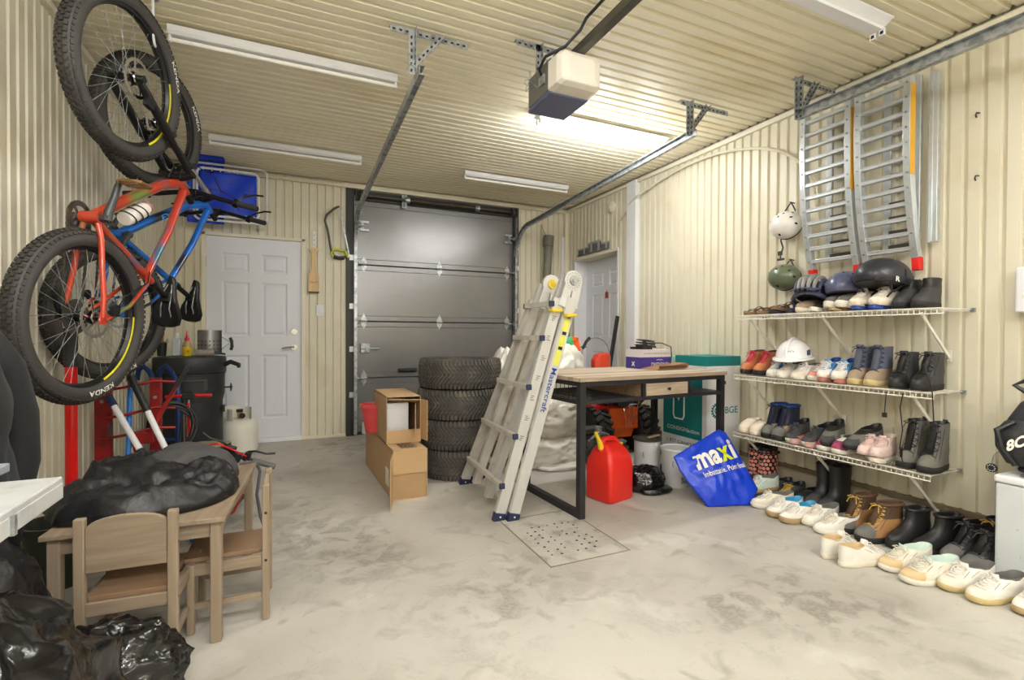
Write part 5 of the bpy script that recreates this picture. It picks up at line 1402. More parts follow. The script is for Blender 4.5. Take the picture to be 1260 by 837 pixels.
for q in (Vector((1.445, 2.575, 1.265)), Vector((1.525, 2.54, 1.235))):
    h = MB(); h.box(q, (.078, .055, .022)); h.build('lock_tab', M['hinge_yel'], ld, bevel=.010, seg=3)
# stickers and printing on the near rails
def rail_frame(p0, p1):
    dn = (p1-p0).normalized(); x = (Lx-dn*Lx.dot(dn)).normalized(); y = dn.cross(x); return dn, x, y
dn, rx, ry_ = rail_frame(N0+off, N1+off)
nrm = ry_ if ry_.y < 0 else -ry_
def on_rail(t_, side=1):
    return (N0+off*side).lerp(N1+off*side, t_)+nrm*.0035
h = MB()
for a, b_ in ((.70, .765), (.775, .83), (.85, .905)):
    p, q = on_rail(a), on_rail(b_); b0 = h.vs([p-rx*.020, p+rx*.020, q+rx*.020, q-rx*.020]); h.face((b0, b0+1, b0+2, b0+3))
h.build('yellow_warning_label', mat('warning_yellow', (222, 220, 92), .5), ld)
h = MB()
for a in (.768, .835, .91):
    p, q = on_rail(a), on_rail(a+.014); b0 = h.vs([p-rx*.012+nrm*.001, p+rx*.016+nrm*.001, q+rx*.016+nrm*.001, q-rx*.012+nrm*.001]); h.face((b0, b0+1, b0+2, b0+3))
h.build('pictogram', M['black'], ld)
h = MB(); c0 = on_rail(.585)
add_text(h, 'Mastercraft', .052, lambda u, v: c0-dn*u+rx*(v-.016)+nrm*.0006, bold=.008, width=.275); h.build('brand_lettering', mat('sticker_blue', (26, 66, 150), .4), ld)
h = MB()
for k in range(7):
    t_ = .36+.09*k; p = on_rail(t_, 0)
    for e in range(3):
        z = p+dn*e*.012; b0 = h.vs([z-rx*.012, z+rx*(.004+.006*((k+e) % 3)), z+rx*(.004+.006*((k+e) % 3))+dn*.004, z-rx*.012+dn*.004]); h.face((b0, b0+1, b0+2, b0+3))
h.build('stamped_marking', M['darksteel'], ld)

# ---------------------------------------------------------------- desk
def desk_top_mat():
    m = bpy.data.materials.new('striped_oak_top'); m.use_nodes = True
    nt = m.node_tree; N = nt.nodes; L = nt.links; b = N['Principled BSDF']; b.inputs['Roughness'].default_value = .5
    tc = N.new('ShaderNodeTexCoord'); mp = N.new('ShaderNodeMapping'); L.new(tc.outputs['Object'], mp.inputs[0])
    sx = N.new('ShaderNodeSeparateXYZ'); L.new(mp.outputs[0], sx.inputs[0])
    mu = N.new('ShaderNodeMath'); mu.operation = 'MULTIPLY'; mu.inputs[1].default_value = 17; L.new(sx.outputs['Y'], mu.inputs[0])
    fl_ = N.new('ShaderNodeMath'); fl_.operation = 'FLOOR'; L.new(mu.outputs[0], fl_.inputs[0])
    wn = N.new('ShaderNodeTexWhiteNoise'); wn.noise_dimensions = '1D'; L.new(fl_.outputs[0], wn.inputs['W'])
    m2 = N.new('ShaderNodeMapping'); L.new(tc.outputs['Object'], m2.inputs[0]); m2.inputs['Scale'].default_value = (1.5, 26, 26)
    nz = N.new('ShaderNodeTexNoise'); nz.inputs['Scale'].default_value = 3; nz.inputs['Detail'].default_value = 8; L.new(m2.outputs[0], nz.inputs[0])
    ad = N.new('ShaderNodeMath'); ad.operation = 'MULTIPLY_ADD'; ad.inputs[1].default_value = .7; L.new(wn.outputs[0], ad.inputs[0]); L.new(nz.outputs[0], ad.inputs[2])
    cr = N.new('ShaderNodeValToRGB'); L.new(ad.outputs[0], cr.inputs[0])
    e = cr.color_ramp.elements; e[0].position = .3; e[0].color = (*lin((122, 106, 92)), 1); e[1].position = 1.15; e[1].color = (*lin((196, 180, 158)), 1)
    x = e.new(.7); x.color = (*lin((168, 150, 128)), 1)
    L.new(cr.outputs[0], b.inputs['Base Color'])
    return m
M['desktop'] = desk_top_mat()
DK = thing('desk', 'steel framed desk with striped wood top, drawer and wire shelf', 'desk', (1.585, 2.515, 0), R(4))
DW, DD, DH = 1.285, .70, .86
h = MB(); h.box2((-.012, -.012, DH-.026), (DW+.012, DD+.012, DH)); h.build('tabletop', M['desktop'], DK, bevel=.003)
LG = .042
for x in (LG/2, DW-LG/2):
    for y in (LG/2, DD-LG/2):
        h = MB(); h.box2((x-LG/2, y-LG/2, .0), (x+LG/2, y+LG/2, DH-.027)); h.build('leg', M['blackmetal'], DK, bevel=.002)
    h = MB(); h.box2((x-LG/2, LG, 0), (x+LG/2, DD-LG, LG)); h.build('floor_runner', M['blackmetal'], DK, bevel=.002)
    h = MB(); h.box2((x-LG/2, LG, DH-.055), (x+LG/2, DD-LG, DH-.027)); h.build('top_rail', M['blackmetal'], DK, bevel=.002)
h = MB(); h.box2((LG, 0, DH-.055), (DW-LG, .022, DH-.027)); h.box2((LG, DD-.022, DH-.055), (DW-LG, DD, DH-.027)); h.build('top_rail', M['blackmetal'], DK, bevel=.002)
z1 = DH-.165
h = MB(); h.box2((LG, 0, z1), (DW-LG, .022, z1+.022)); h.box2((LG, DD-.022, z1), (DW-LG, DD, z1+.022)); h.box2((0, LG, z1), (.022, DD-LG, z1+.022)); h.box2((DW-.022, LG, z1), (DW, DD-LG, z1+.022)); h.build('lower_rail', M['blackmetal'], DK, bevel=.002)
dx0, dx1 = .50, .93
h = MB()
for i in range(17): y = .05+i*.0375; h.cyl((.01, y, z1+.018), (dx0, y, z1+.018), .0028, n=6)
for i in range(5): x = .06+i*.1; h.cyl((x, .02, z1+.013), (x, DD-.02, z1+.013), .0028, n=6)
for i in range(14): y = .05+i*.046; h.cyl((.011, y, z1+.02), (.011, y, DH-.03), .0025, n=6)
h.build('wire_shelf', M['black'], DK)
h = MB(); h.box2((dx0, 0, z1), (dx0+.022, .022, DH-.05)); h.box2((dx1-.022, 0, z1), (dx1, .022, DH-.05)); h.build('drawer_post', M['blackmetal'], DK)
h = MB(); h.box2((dx0+.002, .02, z1+.015), (dx0+.016, DD-.04, DH-.03)); h.box2((dx1-.016, .02, z1+.015), (dx1-.002, DD-.04, DH-.03)); h.box2((dx0, .02, z1+.01), (dx1, DD-.04, z1+.018)); h.build('drawer_case', M['darkoak'] if 'darkoak' in M else wood('case_oak', (146, 122, 98), (120, 98, 78)), DK)
h = MB(); h.box2((dx0+.026, -.004, z1+.026), (dx1-.026, .016, DH-.058)); dr_ = h.build('drawer', wood('drawer_oak', (182, 164, 142), (152, 132, 112)), DK, bevel=.002)
h = MB(); h.lathe([(.005, 0), (.006, .010), (.011, .014), (.011, .020), (.006, .023)], ((dx0+dx1)/2, -.004, (z1+DH-.03)/2), (0, -1, 0), 16); h.build('knob', M['black'], dr_, smooth=True)
h = MB(); h.box2((dx1, .02, z1+.016), (DW-.02, DD-.02, z1+.022)); h.build('steel_shelf', M['blackmetal'], DK)
# things on the desk
bx = thing('purple_white_box', 'purple and white printed carton with cables on top, on the desk', 'box', (2.425, 2.995, .861), R(4))
M['purple'] = mat('violet_print', (66, 52, 140), .5); M['cartonwhite'] = mat('carton_white', (214, 208, 212), .55)
h = MB(); h.box2((0, 0, 0), (.31, .17, .088)); h.build('lower_band', M['purple'], bx)
h = MB(); h.box2((0, 0, .088), (.31, .17, .145)); h.build('upper_band', M['cartonwhite'], bx)
h = MB(); add_text(h, 'DVOIONS', .05, lambda u, v: (.19+u, -.0012, .012+v), bold=.01, width=.17); add_text(h, 'wireless', .02, lambda u, v: (.19+u, -.0012, .062+v)); add_text(h, 'x', .07, lambda u, v: (-.0012, .085-u, .02+v), bold=.02); h.build('lettering', M['letter'], bx)
h = MB(); add_text(h, 'CONTENTS FOR RETAIL DISPLAY', .018, lambda u, v: (.16+u, -.0012, .11+v), width=.27); h.build('small_print', M['print'], bx)
cbz = thing('cable_tangle', 'black chargers and looped cable heaped on the purple and white box', 'cable', (2.52, 3.08, 1.007))
h = MB(); h.box((-.02, .0, .022), (.09, .06, .04), rz=.4); h.box((.05, .02, .017), (.07, .05, .034), rz=-.5); h.box((-.07, .02, .012), (.08, .03, .02), rz=.1); h.loft([[(.0, -.01, .04), (.04, -.01, .04), (.04, .02, .04), (0, .02, .04)], [(-.01, -.005, .075), (.01, -.005, .07), (.01, .01, .07), (-.01, .01, .075)]]); h.build('charger', M['black'], cbz, bevel=.004)
h = MB()
for k in range(3): h.tube([(.02+.10*math.cos(a)*(1-.1*k), .0+.05*math.sin(a), .012+.02*k+.025*math.sin(a*.5)) for a in [i*.45 for i in range(13)]], .0045, 6)
h.tube([(.10, .0, .05), (.16, -.02, .05), (.20, -.08, .02), (.19, -.098, -.05), (.17, -.11, -.10), (.14, -.12, -.13)], .0045, 6); h.build('cord', M['black'], cbz, smooth=True)
fo = thing('leather_folder', 'folded brown sheet with rounded fold lying on the desk top', 'folder', (2.44, 2.84, .8615), R(8))
h = MB(); sec_ = [(-.0, .0), (.33, .004), (.355, .012), (.362, .026), (.350, .040), (.33, .046), (.20, .032), (.02, .008)]
sec2 = [(.02, .010-.005), (.20, .027), (.328, .040), (.343, .035), (.352, .026), (.346, .016), (.33, .009), (.0, .004)]
out = sec_+sec2
h.prism([(a, b_) for a, b_ in sec_], lambda u, v, q: (u, q, v), 0, .16); h.build('folded_sheet', mat('brown_leatherboard', (150, 110, 74), .5, 0, .06), fo, smooth=True, angle=30)
h = MB(); h.box2((.03, -.0015, .009), (.335, .0, .030)); h.build('fold_gap_shade', mat('painted_fold_shade', (84, 62, 44), .7), fo)  # flat brown strip paints the shade inside the fold, which is solid

# ---------------------------------------------------------------- under and behind the desk
gc = thing('jerry_can', 'red plastic fuel can with yellow cap standing under desk front', 'fuel can', (1.995, 2.79, 0), R(14))
def canring(x0, x1, y, z, r=.03):
    pts = []
    for cx_, cy_, a0 in ((x1-r, y-r, 0), (x0+r, y-r, 90), (x0+r, -y+r, 180), (x1-r, -y+r, 270)):
        for k in range(5): a = R(a0+k*22.5); pts.append((cx_+r*math.cos(a), cy_+r*math.sin(a), z))
    return pts
h = MB(); h.loft([canring(-.118, .118, .108, .004, .03), canring(-.125, .125, .115, .02, .03), canring(-.125, .125, .115, .22, .03), canring(-.122, .122, .11, .27, .035), canring(-.10, .11, .085, .33, .035), canring(-.085, .08, .05, .37, .03), canring(-.08, .03, .03, .385, .02)])
h.build('body', M['redplastic'], gc, smooth=True, angle=60)
h = MB(); h.tube([(-.085, 0, .33), (-.085, 0, .385), (-.06, 0, .408), (0, 0, .41), (.05, 0, .40), (.075, 0, .37), (.10, 0, .32), (.112, 0, .26)], .020, 14, radii=[.024, .022, .02, .019, .019, .021, .024, .026]); h.build('handle', M['redplastic'], gc, smooth=True)
h = MB(); h.tube([(-.085, 0, .345), (-.11, -.01, .39), (-.135, -.015, .43), (-.165, -.02, .47)], .014, 12, radii=[.022, .017, .013, .011]); h.build('spout', M['yellow'], gc, smooth=True)
h = MB(); h.box((.088, -.02, .355), (.032, .026, .04)); h.build('vent_cap', M['yellow'], gc, bevel=.006)
pb_ = thing('black_plastic_sack', 'crumpled black plastic sack lying on floor between fuel can and paint tub', 'bag', (2.33, 2.83, 0))
lump('body', M['binbag'], (0, 0, .075), (.15, .12, .105), pb_, amp=.04, s=6, seed=12.2, flat=.003, n=90, k=50)
lump('loose_edge', M['binbag'], (.03, -.09, .02), (.13, .07, .035), pb_, amp=.03, s=7, seed=15, flat=.002, n=60, k=30)
def paint_tub(loc, r, hgt, label, band, rz=0):
    t = thing('paint_tub', label, 'paint bucket', loc, rz)
    h = MB(); h.lathe([(r*.93, 0), (r, .02), (r, hgt-.01), (r+.006, hgt)], n=36); h.build('body', M['white'], t, smooth=True)
    h = MB(); h.lathe([(r+.010, hgt-.004), (r+.012, hgt+.012), (r-.004, hgt+.014), (r-.01, hgt+.006), (0, hgt+.006)], n=36, capb=False, capt=False); h.build('lid', band, t, smooth=True)
    h = MB(); h.tube([(r*math.cos(a)*1.01, r*math.sin(a)*.35-r*.8, hgt*.75-.08*math.sin(a)) for a in [PI*i/14 for i in range(15)]], .003, 6); h.build('bail_handle', M['steel'], t)
    h = MB(); print_block(h, (-.05, -r-.001, .04), (1, 0, 0), (0, 0, 1), 9, .09, .05, 4); h.build('printing', M['print'], t)
    return t
paint_tub((2.63, 2.835, 0), .105, .27, 'white paint tub with dark rim standing partly behind the blue shopping bag', M['white'])
paint_tub((2.56, 3.08, 0), .10, .30, 'white paint tub with grey lid behind the nearer tub, under the desk', M['darksteel'])
tt = thing('wooden_trim', 'short light wood offcut lying on the paint tub lid under desk', 'wood', (2.60, 3.05, .318))
h = MB(); h.box((0, 0, .007), (.15, .02, .012), rz=.3); h.build('stick', M['cardboard'], tt)

# blue shopping bag leaning, tilted on one corner
P0 = Vector((2.470, 2.375, .003)); bd = Vector((.945, -.33, 0)).normalized(); bk2_ = Vector((.33, .944, 0)).normalized()
bu = (Vector((0, 0, 1))*math.cos(R(28))+bk2_*math.sin(R(28))); bn = bd.cross(bu); bn = bn if bn.y < 0 else -bn
sb = thing('shopping_bag', 'bright blue plastic shopping bag tilted on its corner beside the shoes', 'bag', P0)
outl = [(0, 0), (.10, -.002), (.19, .004), (.279, .0), (.33, .045), (.372, .105), (.335, .22), (.29, .36), (.245, .49), (.20, .515), (.152, .495), (.05, .44), (-.06, .385), (-.165, .33), (-.14, .24), (-.10, .16), (-.05, .08)]
def bagpt(u, v, t_): return bd*u+bu*v+bn*t_
cu_, cv_ = .11, .24
def dense(o_, m_=5):
    out_ = []
    for i in range(len(o_)):
        (x0, y0), (x1, y1) = o_[i], o_[(i+1) % len(o_)]
        out_ += [(x0+(x1-x0)*k/m_, y0+(y1-y0)*k/m_) for k in range(m_)]
    return out_
Nn = len(outl)
def bagh(u, v, s_, sign=1):
    q = Vector((u*5, v*5, sign*3)); n1 = mnoise.noise(q); n2 = abs(mnoise.noise(Vector((u*9+v*5, v*6-u*7, sign)))); n3 = abs(mnoise.noise(Vector((u*17, v*15, 4+sign))))
    return .055*(1-s_**2.2)+min(1, (1-s_)*4)*(.022*n1-.030*n2-.010*n3)+.004
h = MB(); rings = []
def ofs(s_, sign):
    rg = []
    for (u, v) in dense(outl):
        uu = cu_+(u-cu_)*s_; vv = cv_+(v-cv_)*s_
        rg.append(tuple(bagpt(uu, vv, bagh(uu, vv, s_, sign)*sign)))
    return rg
SS = [.02]+[.05*k for k in range(1, 21)]
for s_ in SS: rings.append(ofs(s_, 1))
for s_ in SS[::-1]: rings.append(ofs(s_, -1))
h.loft(rings)
M['bagblue'] = mat('bright_blue_woven_plastic', (16, 62, 205), .35, 0, .05, 8, bump=.55, bs=9, bdist=.02)
h.build('body', M['bagblue'], sb, smooth=True, angle=120)
def bagtext(uc, vc, ang, sz):
    ca_, sa_ = math.cos(ang), math.sin(ang)
    def fn(u, v):
        uu = uc+u*ca_-v*sa_; vv = vc+u*sa_+v*ca_
        # distance to the outline centre as fraction of the outline radius in that direction
        a = math.atan2(vv-cv_, uu-cu_); best = 1e9
        for i in range(Nn):
            (x1, y1), (x2, y2) = outl[i], outl[(i+1) % Nn]
            dx, dy = math.cos(a), math.sin(a); ex, ey = x2-x1, y2-y1
            den = dx*ey-dy*ex
            if abs(den) < 1e-9: continue
            t_ = ((x1-cu_)*ey-(y1-cv_)*ex)/den; w_ = ((x1-cu_)*dy-(y1-cv_)*dx)/den
            if t_ > 0 and -1e-6 <= w_ <= 1+1e-6: best = min(best, t_)
        s_ = min(1, math.hypot(uu-cu_, vv-cv_)/best)
        return bagpt(uu, vv, bagh(uu, vv, s_)+.009)
    return fn
h = MB(); add_text(h, 'ma', .185, bagtext(.062, .258, R(16), 1), bold=.035, width=.18); h.build('lettering', M['letter'], sb)
h = MB(); add_text(h, 'i', .185, bagtext(.258, .314, R(16), 1), bold=.035, width=.036); h.build('lettering', M['letter'], sb)
h = MB(); add_text(h, 'x', .185, bagtext(.193, .296, R(16), 1), bold=.04, width=.095); h.build('lettering', mat('lime_yellow_print', (214, 224, 44), .5), sb)
h = MB(); add_text(h, 'Imbattable. Point final.', .05, bagtext(.165, .215, R(13), 1), bold=.012, width=.33); h.build('slogan', M['letter'], sb)

# tall recycling carton
rc = thing('recycling_carton', 'tall white and teal printed recycling carton behind right end of desk', 'box', (2.925, 2.83, 0))
M['teal'] = mat('teal_print', (0, 122, 124), .5, 0, .03); M['tealtop'] = mat('pale_teal', (150, 196, 188), .6)
RW, RDp, RH = .355, .50, .955
h = MB(); h.box2((0, 0, 0), (RW, RDp, RH-.065)); h.build('carton', mat('carton_gloss_white', (226, 226, 228), .4, 0, .02), rc, bevel=.003)
h = MB(); h.box2((-.004, -.004, RH-.075), (RW+.002, .34, RH)); h.build('lid', M['teal'], rc, bevel=.003)
h = MB(); h.box2((.0, .345, RH-.075), (RW, RDp, RH-.012)); h.build('lid_flap', M['tealtop'], rc, bevel=.002)
h = MB(); h.box2((-.0015, .045, .29), (.001, RDp-.02, .775)); h.build('teal_panel', M['teal'], rc)
def cf(y0, z0): return lambda u, v: (-.0028, y0-u, z0+v)
h = MB(); f_ = lambda y, z: (-.0038, y, z)
h.tube([f_(.275, .80), f_(.275, .725), f_(.245, .69), f_(.235, .66), f_(.235, .46), f_(.25, .43), f_(.34, .43), f_(.355, .46), f_(.355, .62), f_(.34, .645), f_(.305, .645)], .0065, 6)
h.prism([(.32, .62), (.278, .62), (.299, .575)], lambda u, v, q: (q, u, v), -.005, -.002); h.tube([f_(.31, .645), f_(.30, .64), f_(.299, .61)], .0065, 6)
h.build('bottle_logo', M['letter'], rc)
h = MB(); add_text(h, 'CONSIGNaction', .045, cf(.25, .335), bold=.008, width=.36); h.build('lettering', M['letter'], rc)
h = MB(); add_text(h, '1 877 CANETTE', .040, cf(.26, .225), bold=.006, width=.34); h.build('phone_lettering', mat('grey_print', (84, 96, 104), .6), rc)
h = MB(); add_text(h, 'BGE', .075, lambda u, v: (.262+u, -.0018, .505+v), bold=.01, width=.135)
for k in range(16): a = 2*PI*k/16; h.box((.108+.056*math.cos(a), -.0018, .53+.056*math.sin(a)), (.013, .002, .013), rot=Matrix.Rotation(-a, 3, 'Y'))
for r0 in (.040, .016):
    A = [h.vs([(.108+(r0+q)*math.cos(2*PI*i/28), -.0022, .53+(r0+q)*math.sin(2*PI*i/28)) for q in (0, .012)]) for i in range(28)]
    for i in range(28): a, b_ = A[i], A[(i+1) % 28]; h.face((a, a+1, b_+1, b_))
h.build('round_logo', M['teal'], rc)
h = MB(); h.box2((.10, -.002, .735), (.20, .001, .76)); h.build('slot', M['darksteel'], rc)

# heap of white bags
M['whitecloth'] = mat('white_tarp', (222, 218, 210), .55, 0, .04, 12, bump=.6, bs=8, bdist=.02)
w1 = thing('white_sack', 'bulging white plastic sack, topmost of the heap behind the ladder', 'bag', (2.10, 3.90, .50)); lump('body', M['whitebag'], (.02, 0, .26), (.34, .24, .30), w1, amp=.06, s=3.6, seed=21, flat=-.02, n=90, k=60)
w2 = thing('white_sack', 'bulging white plastic sack, middle of the heap behind the desk', 'bag', (2.02, 3.78, .20)); lump('body', M['whitebag'], (.03, 0, .20), (.30, .24, .22), w2, amp=.06, s=3.6, seed=25, flat=-.05, n=90, k=60)
w3 = thing('white_sack', 'crumpled white tarpaulin bundle on floor, lowest of the white heap', 'bag', (2.02, 3.78, 0)); lump('body', M['whitecloth'], (0, 0, .12), (.33, .27, .20), w3, amp=.07, s=4.2, seed=29, flat=.003, n=90, k=60)
lump('loose_corner', M['whitecloth'], (.05, -.20, .02), (.22, .12, .04), w3, amp=.04, s=5, seed=33, flat=.002, n=60, k=24)
w4 = thing('white_sack', 'white plastic sack slumped between the car tyres and the ladder', 'bag', (1.80, 4.12, 0)); lump('body', M['whitebag'], (0, 0, .46), (.22, .22, .50), w4, amp=.06, s=4, seed=37, flat=.003, n=80, k=60)
oc = thing('orange_case', 'orange plastic case standing on top of the white sacks', 'case', (2.36, 3.92, .97), R(-8))
h = MB(); h.loft([[(-.075, -.03, 0), (.095, -.03, 0), (.095, .03, 0), (-.075, .03, 0)], [(-.065, -.025, .13), (.07, -.025, .13), (.07, .025, .13), (-.065, .025, .13)]]); h.build('body', M['orange'], oc, bevel=.01, seg=3)
h = MB(); h.tube([(-.05, -.032, .12), (-.03, -.036, .09), (.04, -.036, .09), (.055, -.032, .12)], .003, 6); h.build('latch_wire', M['darksteel'], oc)
nb = thing('green_black_bundle', 'dark bundle with green edge wedged beside the orange case', 'bundle', (2.24, 3.84, 1.0)); lump('body', M['navy'], (0, 0, .10), (.05, .05, .20), nb, amp=.02, s=5, seed=41, flat=-.01, n=40, k=30)
lump('green_edge', mat('bright_green', (64, 170, 110), .5), (.02, -.03, .05), (.06, .03, .06), nb, amp=.02, s=5, seed=43, flat=-.01, n=40, k=30)

# snow blower
sb_ = thing('snow_blower', 'orange and red snow blower with chunky black tyres behind the desk', 'snow blower', (2.82, 3.86, 0), R(-8))
def lug_tyre(x, lab):
    h = MB(); c = (x, .0, .215)
    h.lathe([(.10, -.075), (.17, -.08), (.20, -.06), (.205, 0), (.20, .06), (.17, .08), (.10, .075)], c, (1, 0, 0), 40)
    for i in range(20):
        a = 2*PI*i/20
        for s in (-1, 1):
            p = Vector(c)+Vector((s*.04, .21*math.cos(a+s*.08), .21*math.sin(a+s*.08)))
            nr = Vector((0, math.cos(a), math.sin(a))); tg = Vector((1, s*.55*-math.sin(a), s*.55*math.cos(a))).normalized()
            h.bar(p-tg*.045, p+tg*.045, .028, .03, up=nr)
    w_ = h.build('tyre', M['rubber'], sb_)
    h = MB(); h.lathe([(.10, -.06), (.085, -.04), (.03, -.045)], c, (1, 0, 0), 24); h.lathe([(.03, .045), (.085, .04), (.10, .06)], c, (1, 0, 0), 24); h.build('rim', M['redplastic'], w_)
lug_tyre(-.20, 0); lug_tyre(.27, 0)
h = MB(); h.box((.03, -.02, .34), (.30, .20, .20)); h.loft([[(-.10, -.12, .30), (.16, -.12, .30), (.16, .0, .30), (-.10, 0, .30)], [(-.06, -.10, .16), (.12, -.10, .16), (.12, 0, .16), (-.06, 0, .16)]]); h.build('transmission_cover', M['orange'], sb_, bevel=.01)
h = MB(); h.box((-.06, .06, .38), (.34, .26, .16)); h.build('chassis', M['red'], sb_, bevel=.012)
h = MB(); h.box((.0, .0, .54), (.38, .28, .13)); h.cyl((.0, -.17, .53), (.0, -.05, .53), .085, n=26); h.build('engine', M['black'], sb_, bevel=.02, seg=3)
h = MB(); h.cyl((.08, -.175, .56), (.08, -.17, .56), .035, n=20); h.build('recoil_badge', M['steel'], sb_)
h = MB(); h.cyl((.19, -.10, .52), (.19, .06, .52), .055, n=24); h.build('muffler', mat('rusty_muffler', (112, 78, 54), .7, .4, .15), sb_)
for s in (-1, 1): h = MB(); h.tube([(.05+s*.16, .0, .40), (.05+s*.22, -.22, .62), (.05+s*.25, -.30, .66)], .012, 10); h.build('handle_tube', M['blackmetal'], sb_, smooth=True)
h = MB()
for k in range(4): h.tube([(.02+.04*k, -.10, .50), (.0+.05*k, -.18, .42+.03*k), (.04+.03*k, -.14, .30), (.05, -.10, .22)], .0035, 5)
h.build('control_cable', M['steel'], sb_)
h = MB(); h.lathe([(.16, -.22), (.16, .22)], (.03, .36, .20), (1, 0, 0), 28); h.build('auger_housing', M['orange'], sb_, smooth=True)
gm = thing('garden_machine', 'grey metal machine deck with pulleys beside the snow blower', 'machine', (2.36, 3.30+.25, 0))
h = MB(); h.box((.06, .0, .20), (.26, .2, .07)); h.box((.0, .02, .30), (.20, .14, .05)); h.build('deck', M['darksteel'], gm, bevel=.012)
for x, y, z, r in ((-.04, -.10, .10, .095), (.13, -.10, .085, .08)): h = MB(); h.lathe([(r*.4, -.02), (r, -.018), (r, .018), (r*.4, .02)], (x, y, z), (0, 1, 0), 26); h.build('wheel', M['rubber'], gm)
h = MB(); h.tube([(-.08, -.06, .22), (.0, -.10, .30), (.10, -.08, .27), (.18, -.04, .20)], .012, 8); h.cyl((.02, -.06, .24), (.02, -.06, .34), .03, n=18); h.build('linkage', M['steel'], gm, smooth=True)
h = MB(); h.cyl((-.04, -.122, .10), (-.04, -.128, .10), .035, n=18); h.build('hub_cap', M['chrome'], gm)
# snow scoop with black shaft, broom
ss = thing('snow_shovel', 'orange-red snow shovel with black shaft standing by the recessed door', 'shovel', (3.15, 4.30, -0.0))
h = MB(); h.bar((-.16, -.05, .55), (.03, .02, 1.32), .04, .022, up=(0, 1, 0)); h.build('shaft', M['black'], ss, bevel=.003)
h = MB(); h.loft([[(-.30, -.05, .86), (-.30, .03, .86), (-.30, .03, .80), (-.30, -.05, .80)], [(-.25, -.07, .92), (-.25, .04, .92), (-.25, .04, .60), (-.25, -.07, .60)], [(-.15, -.07, .935), (-.15, .04, .935), (-.15, .04, .3), (-.15, -.07, .3)], [(-.10, -.05, .90), (-.10, .03, .90), (-.10, .03, .0), (-.10, -.05, .0)]]); h.build('blade', mat('red_orange_plastic', (226, 74, 44), .4), ss, bevel=.01)
fh = thing('fan_rim', 'grey wire hoop with dark frame standing behind the desk top', 'hoop', (2.86, 4.25, 0))
h = MB(); h.tube([(.17*math.cos(a), 0, .90+.19*math.sin(a)) for a in [PI*i/18 for i in range(19)]], .006, 8); h.cyl((-.17, 0, .90), (-.20, 0, 0), .008, n=8); h.cyl((.17, 0, .90), (.2, 0, 0), .008, n=8); h.build('hoop', M['steel'], fh, smooth=True)
h = MB(); h.tube([(-.17, -.02, .98), (-.13, -.02, 1.05), (-.09, -.02, 1.09)], .016, 8); h.tube([(-.40, -.02, .88), (-.37, -.02, 1.0), (-.42, -.02, 1.08)], .018, 8); h.cyl((-.42, -.02, 1.0), (-.13, -.02, .995), .005, n=6); h.build('dark_frame', M['black'], fh, smooth=True)
# ================================================================= RIGHT WALL: SHELVES, RAMPS, HELMETS
M['wire'] = mat('white_coated_wire', (226, 222, 210), .4, 0, .03)
def wire_shelf(z, y0, y1, label, xf=3.0):
    t = thing('wire_shelf', label, 'shelf', (XR-.02, (y0+y1)/2, z), group='white wire shelves on the right wall')
    L_ = y1-y0; D = XR-.02-xf
    h = MB()
    for x in (0, -D*.5, -D+.012): h.cyl((x, -L_/2, -.006), (x, L_/2, -.006), .0035, n=8)
    h.cyl((-D, -L_/2, -.028), (-D, L_/2, -.028), .004, n=8); h.cyl((-D, -L_/2, .0), (-D, L_/2, .0), .004, n=8)
    h.build('long_rod', M['wire'], t, smooth=True)
    h = MB(); n = int(L_/.0255)
    for i in range(n+1):
        y = -L_/2+L_*i/n; h.tube([(0, y, 0), (-D, y, .0), (-D-.001, y, -.028)], .0022, 5)
    h.build('cross_wires', M['wire'], t)
    for y in (-L_/2+.10, 0, L_/2-.10):
        h = MB(); h.bar((-D+.01, y, -.02), (-.002, y, -.26), .018, .008, up=(0, 1, 0)); h.box((-.003, y, -.25), (.006, .022, .06)); h.build('diagonal_brace', M['wire'], t, bevel=.002)
    for y in (-L_/2, L_/2):
        h = MB(); h.box((-.004, y, -.005), (.014, .02, .022)); h.cyl((-.015, y-.002, 0), (-.015, y+.002, 0), .008, n=10); h.build('wall_clip', M['steel'], t)
    return t
S1, S2, S3 = 1.264, .826, .400
wire_shelf(S1, 1.365, 2.62, 'top white wire shelf on right wall, holding the helmets')
wire_shelf(S2, 1.40, 2.64, 'middle white wire shelf on right wall, holding boots and a hard hat')
wire_shelf(S3, 1.41, 2.64, 'lowest white wire shelf on right wall, holding slip-ons and sandals')

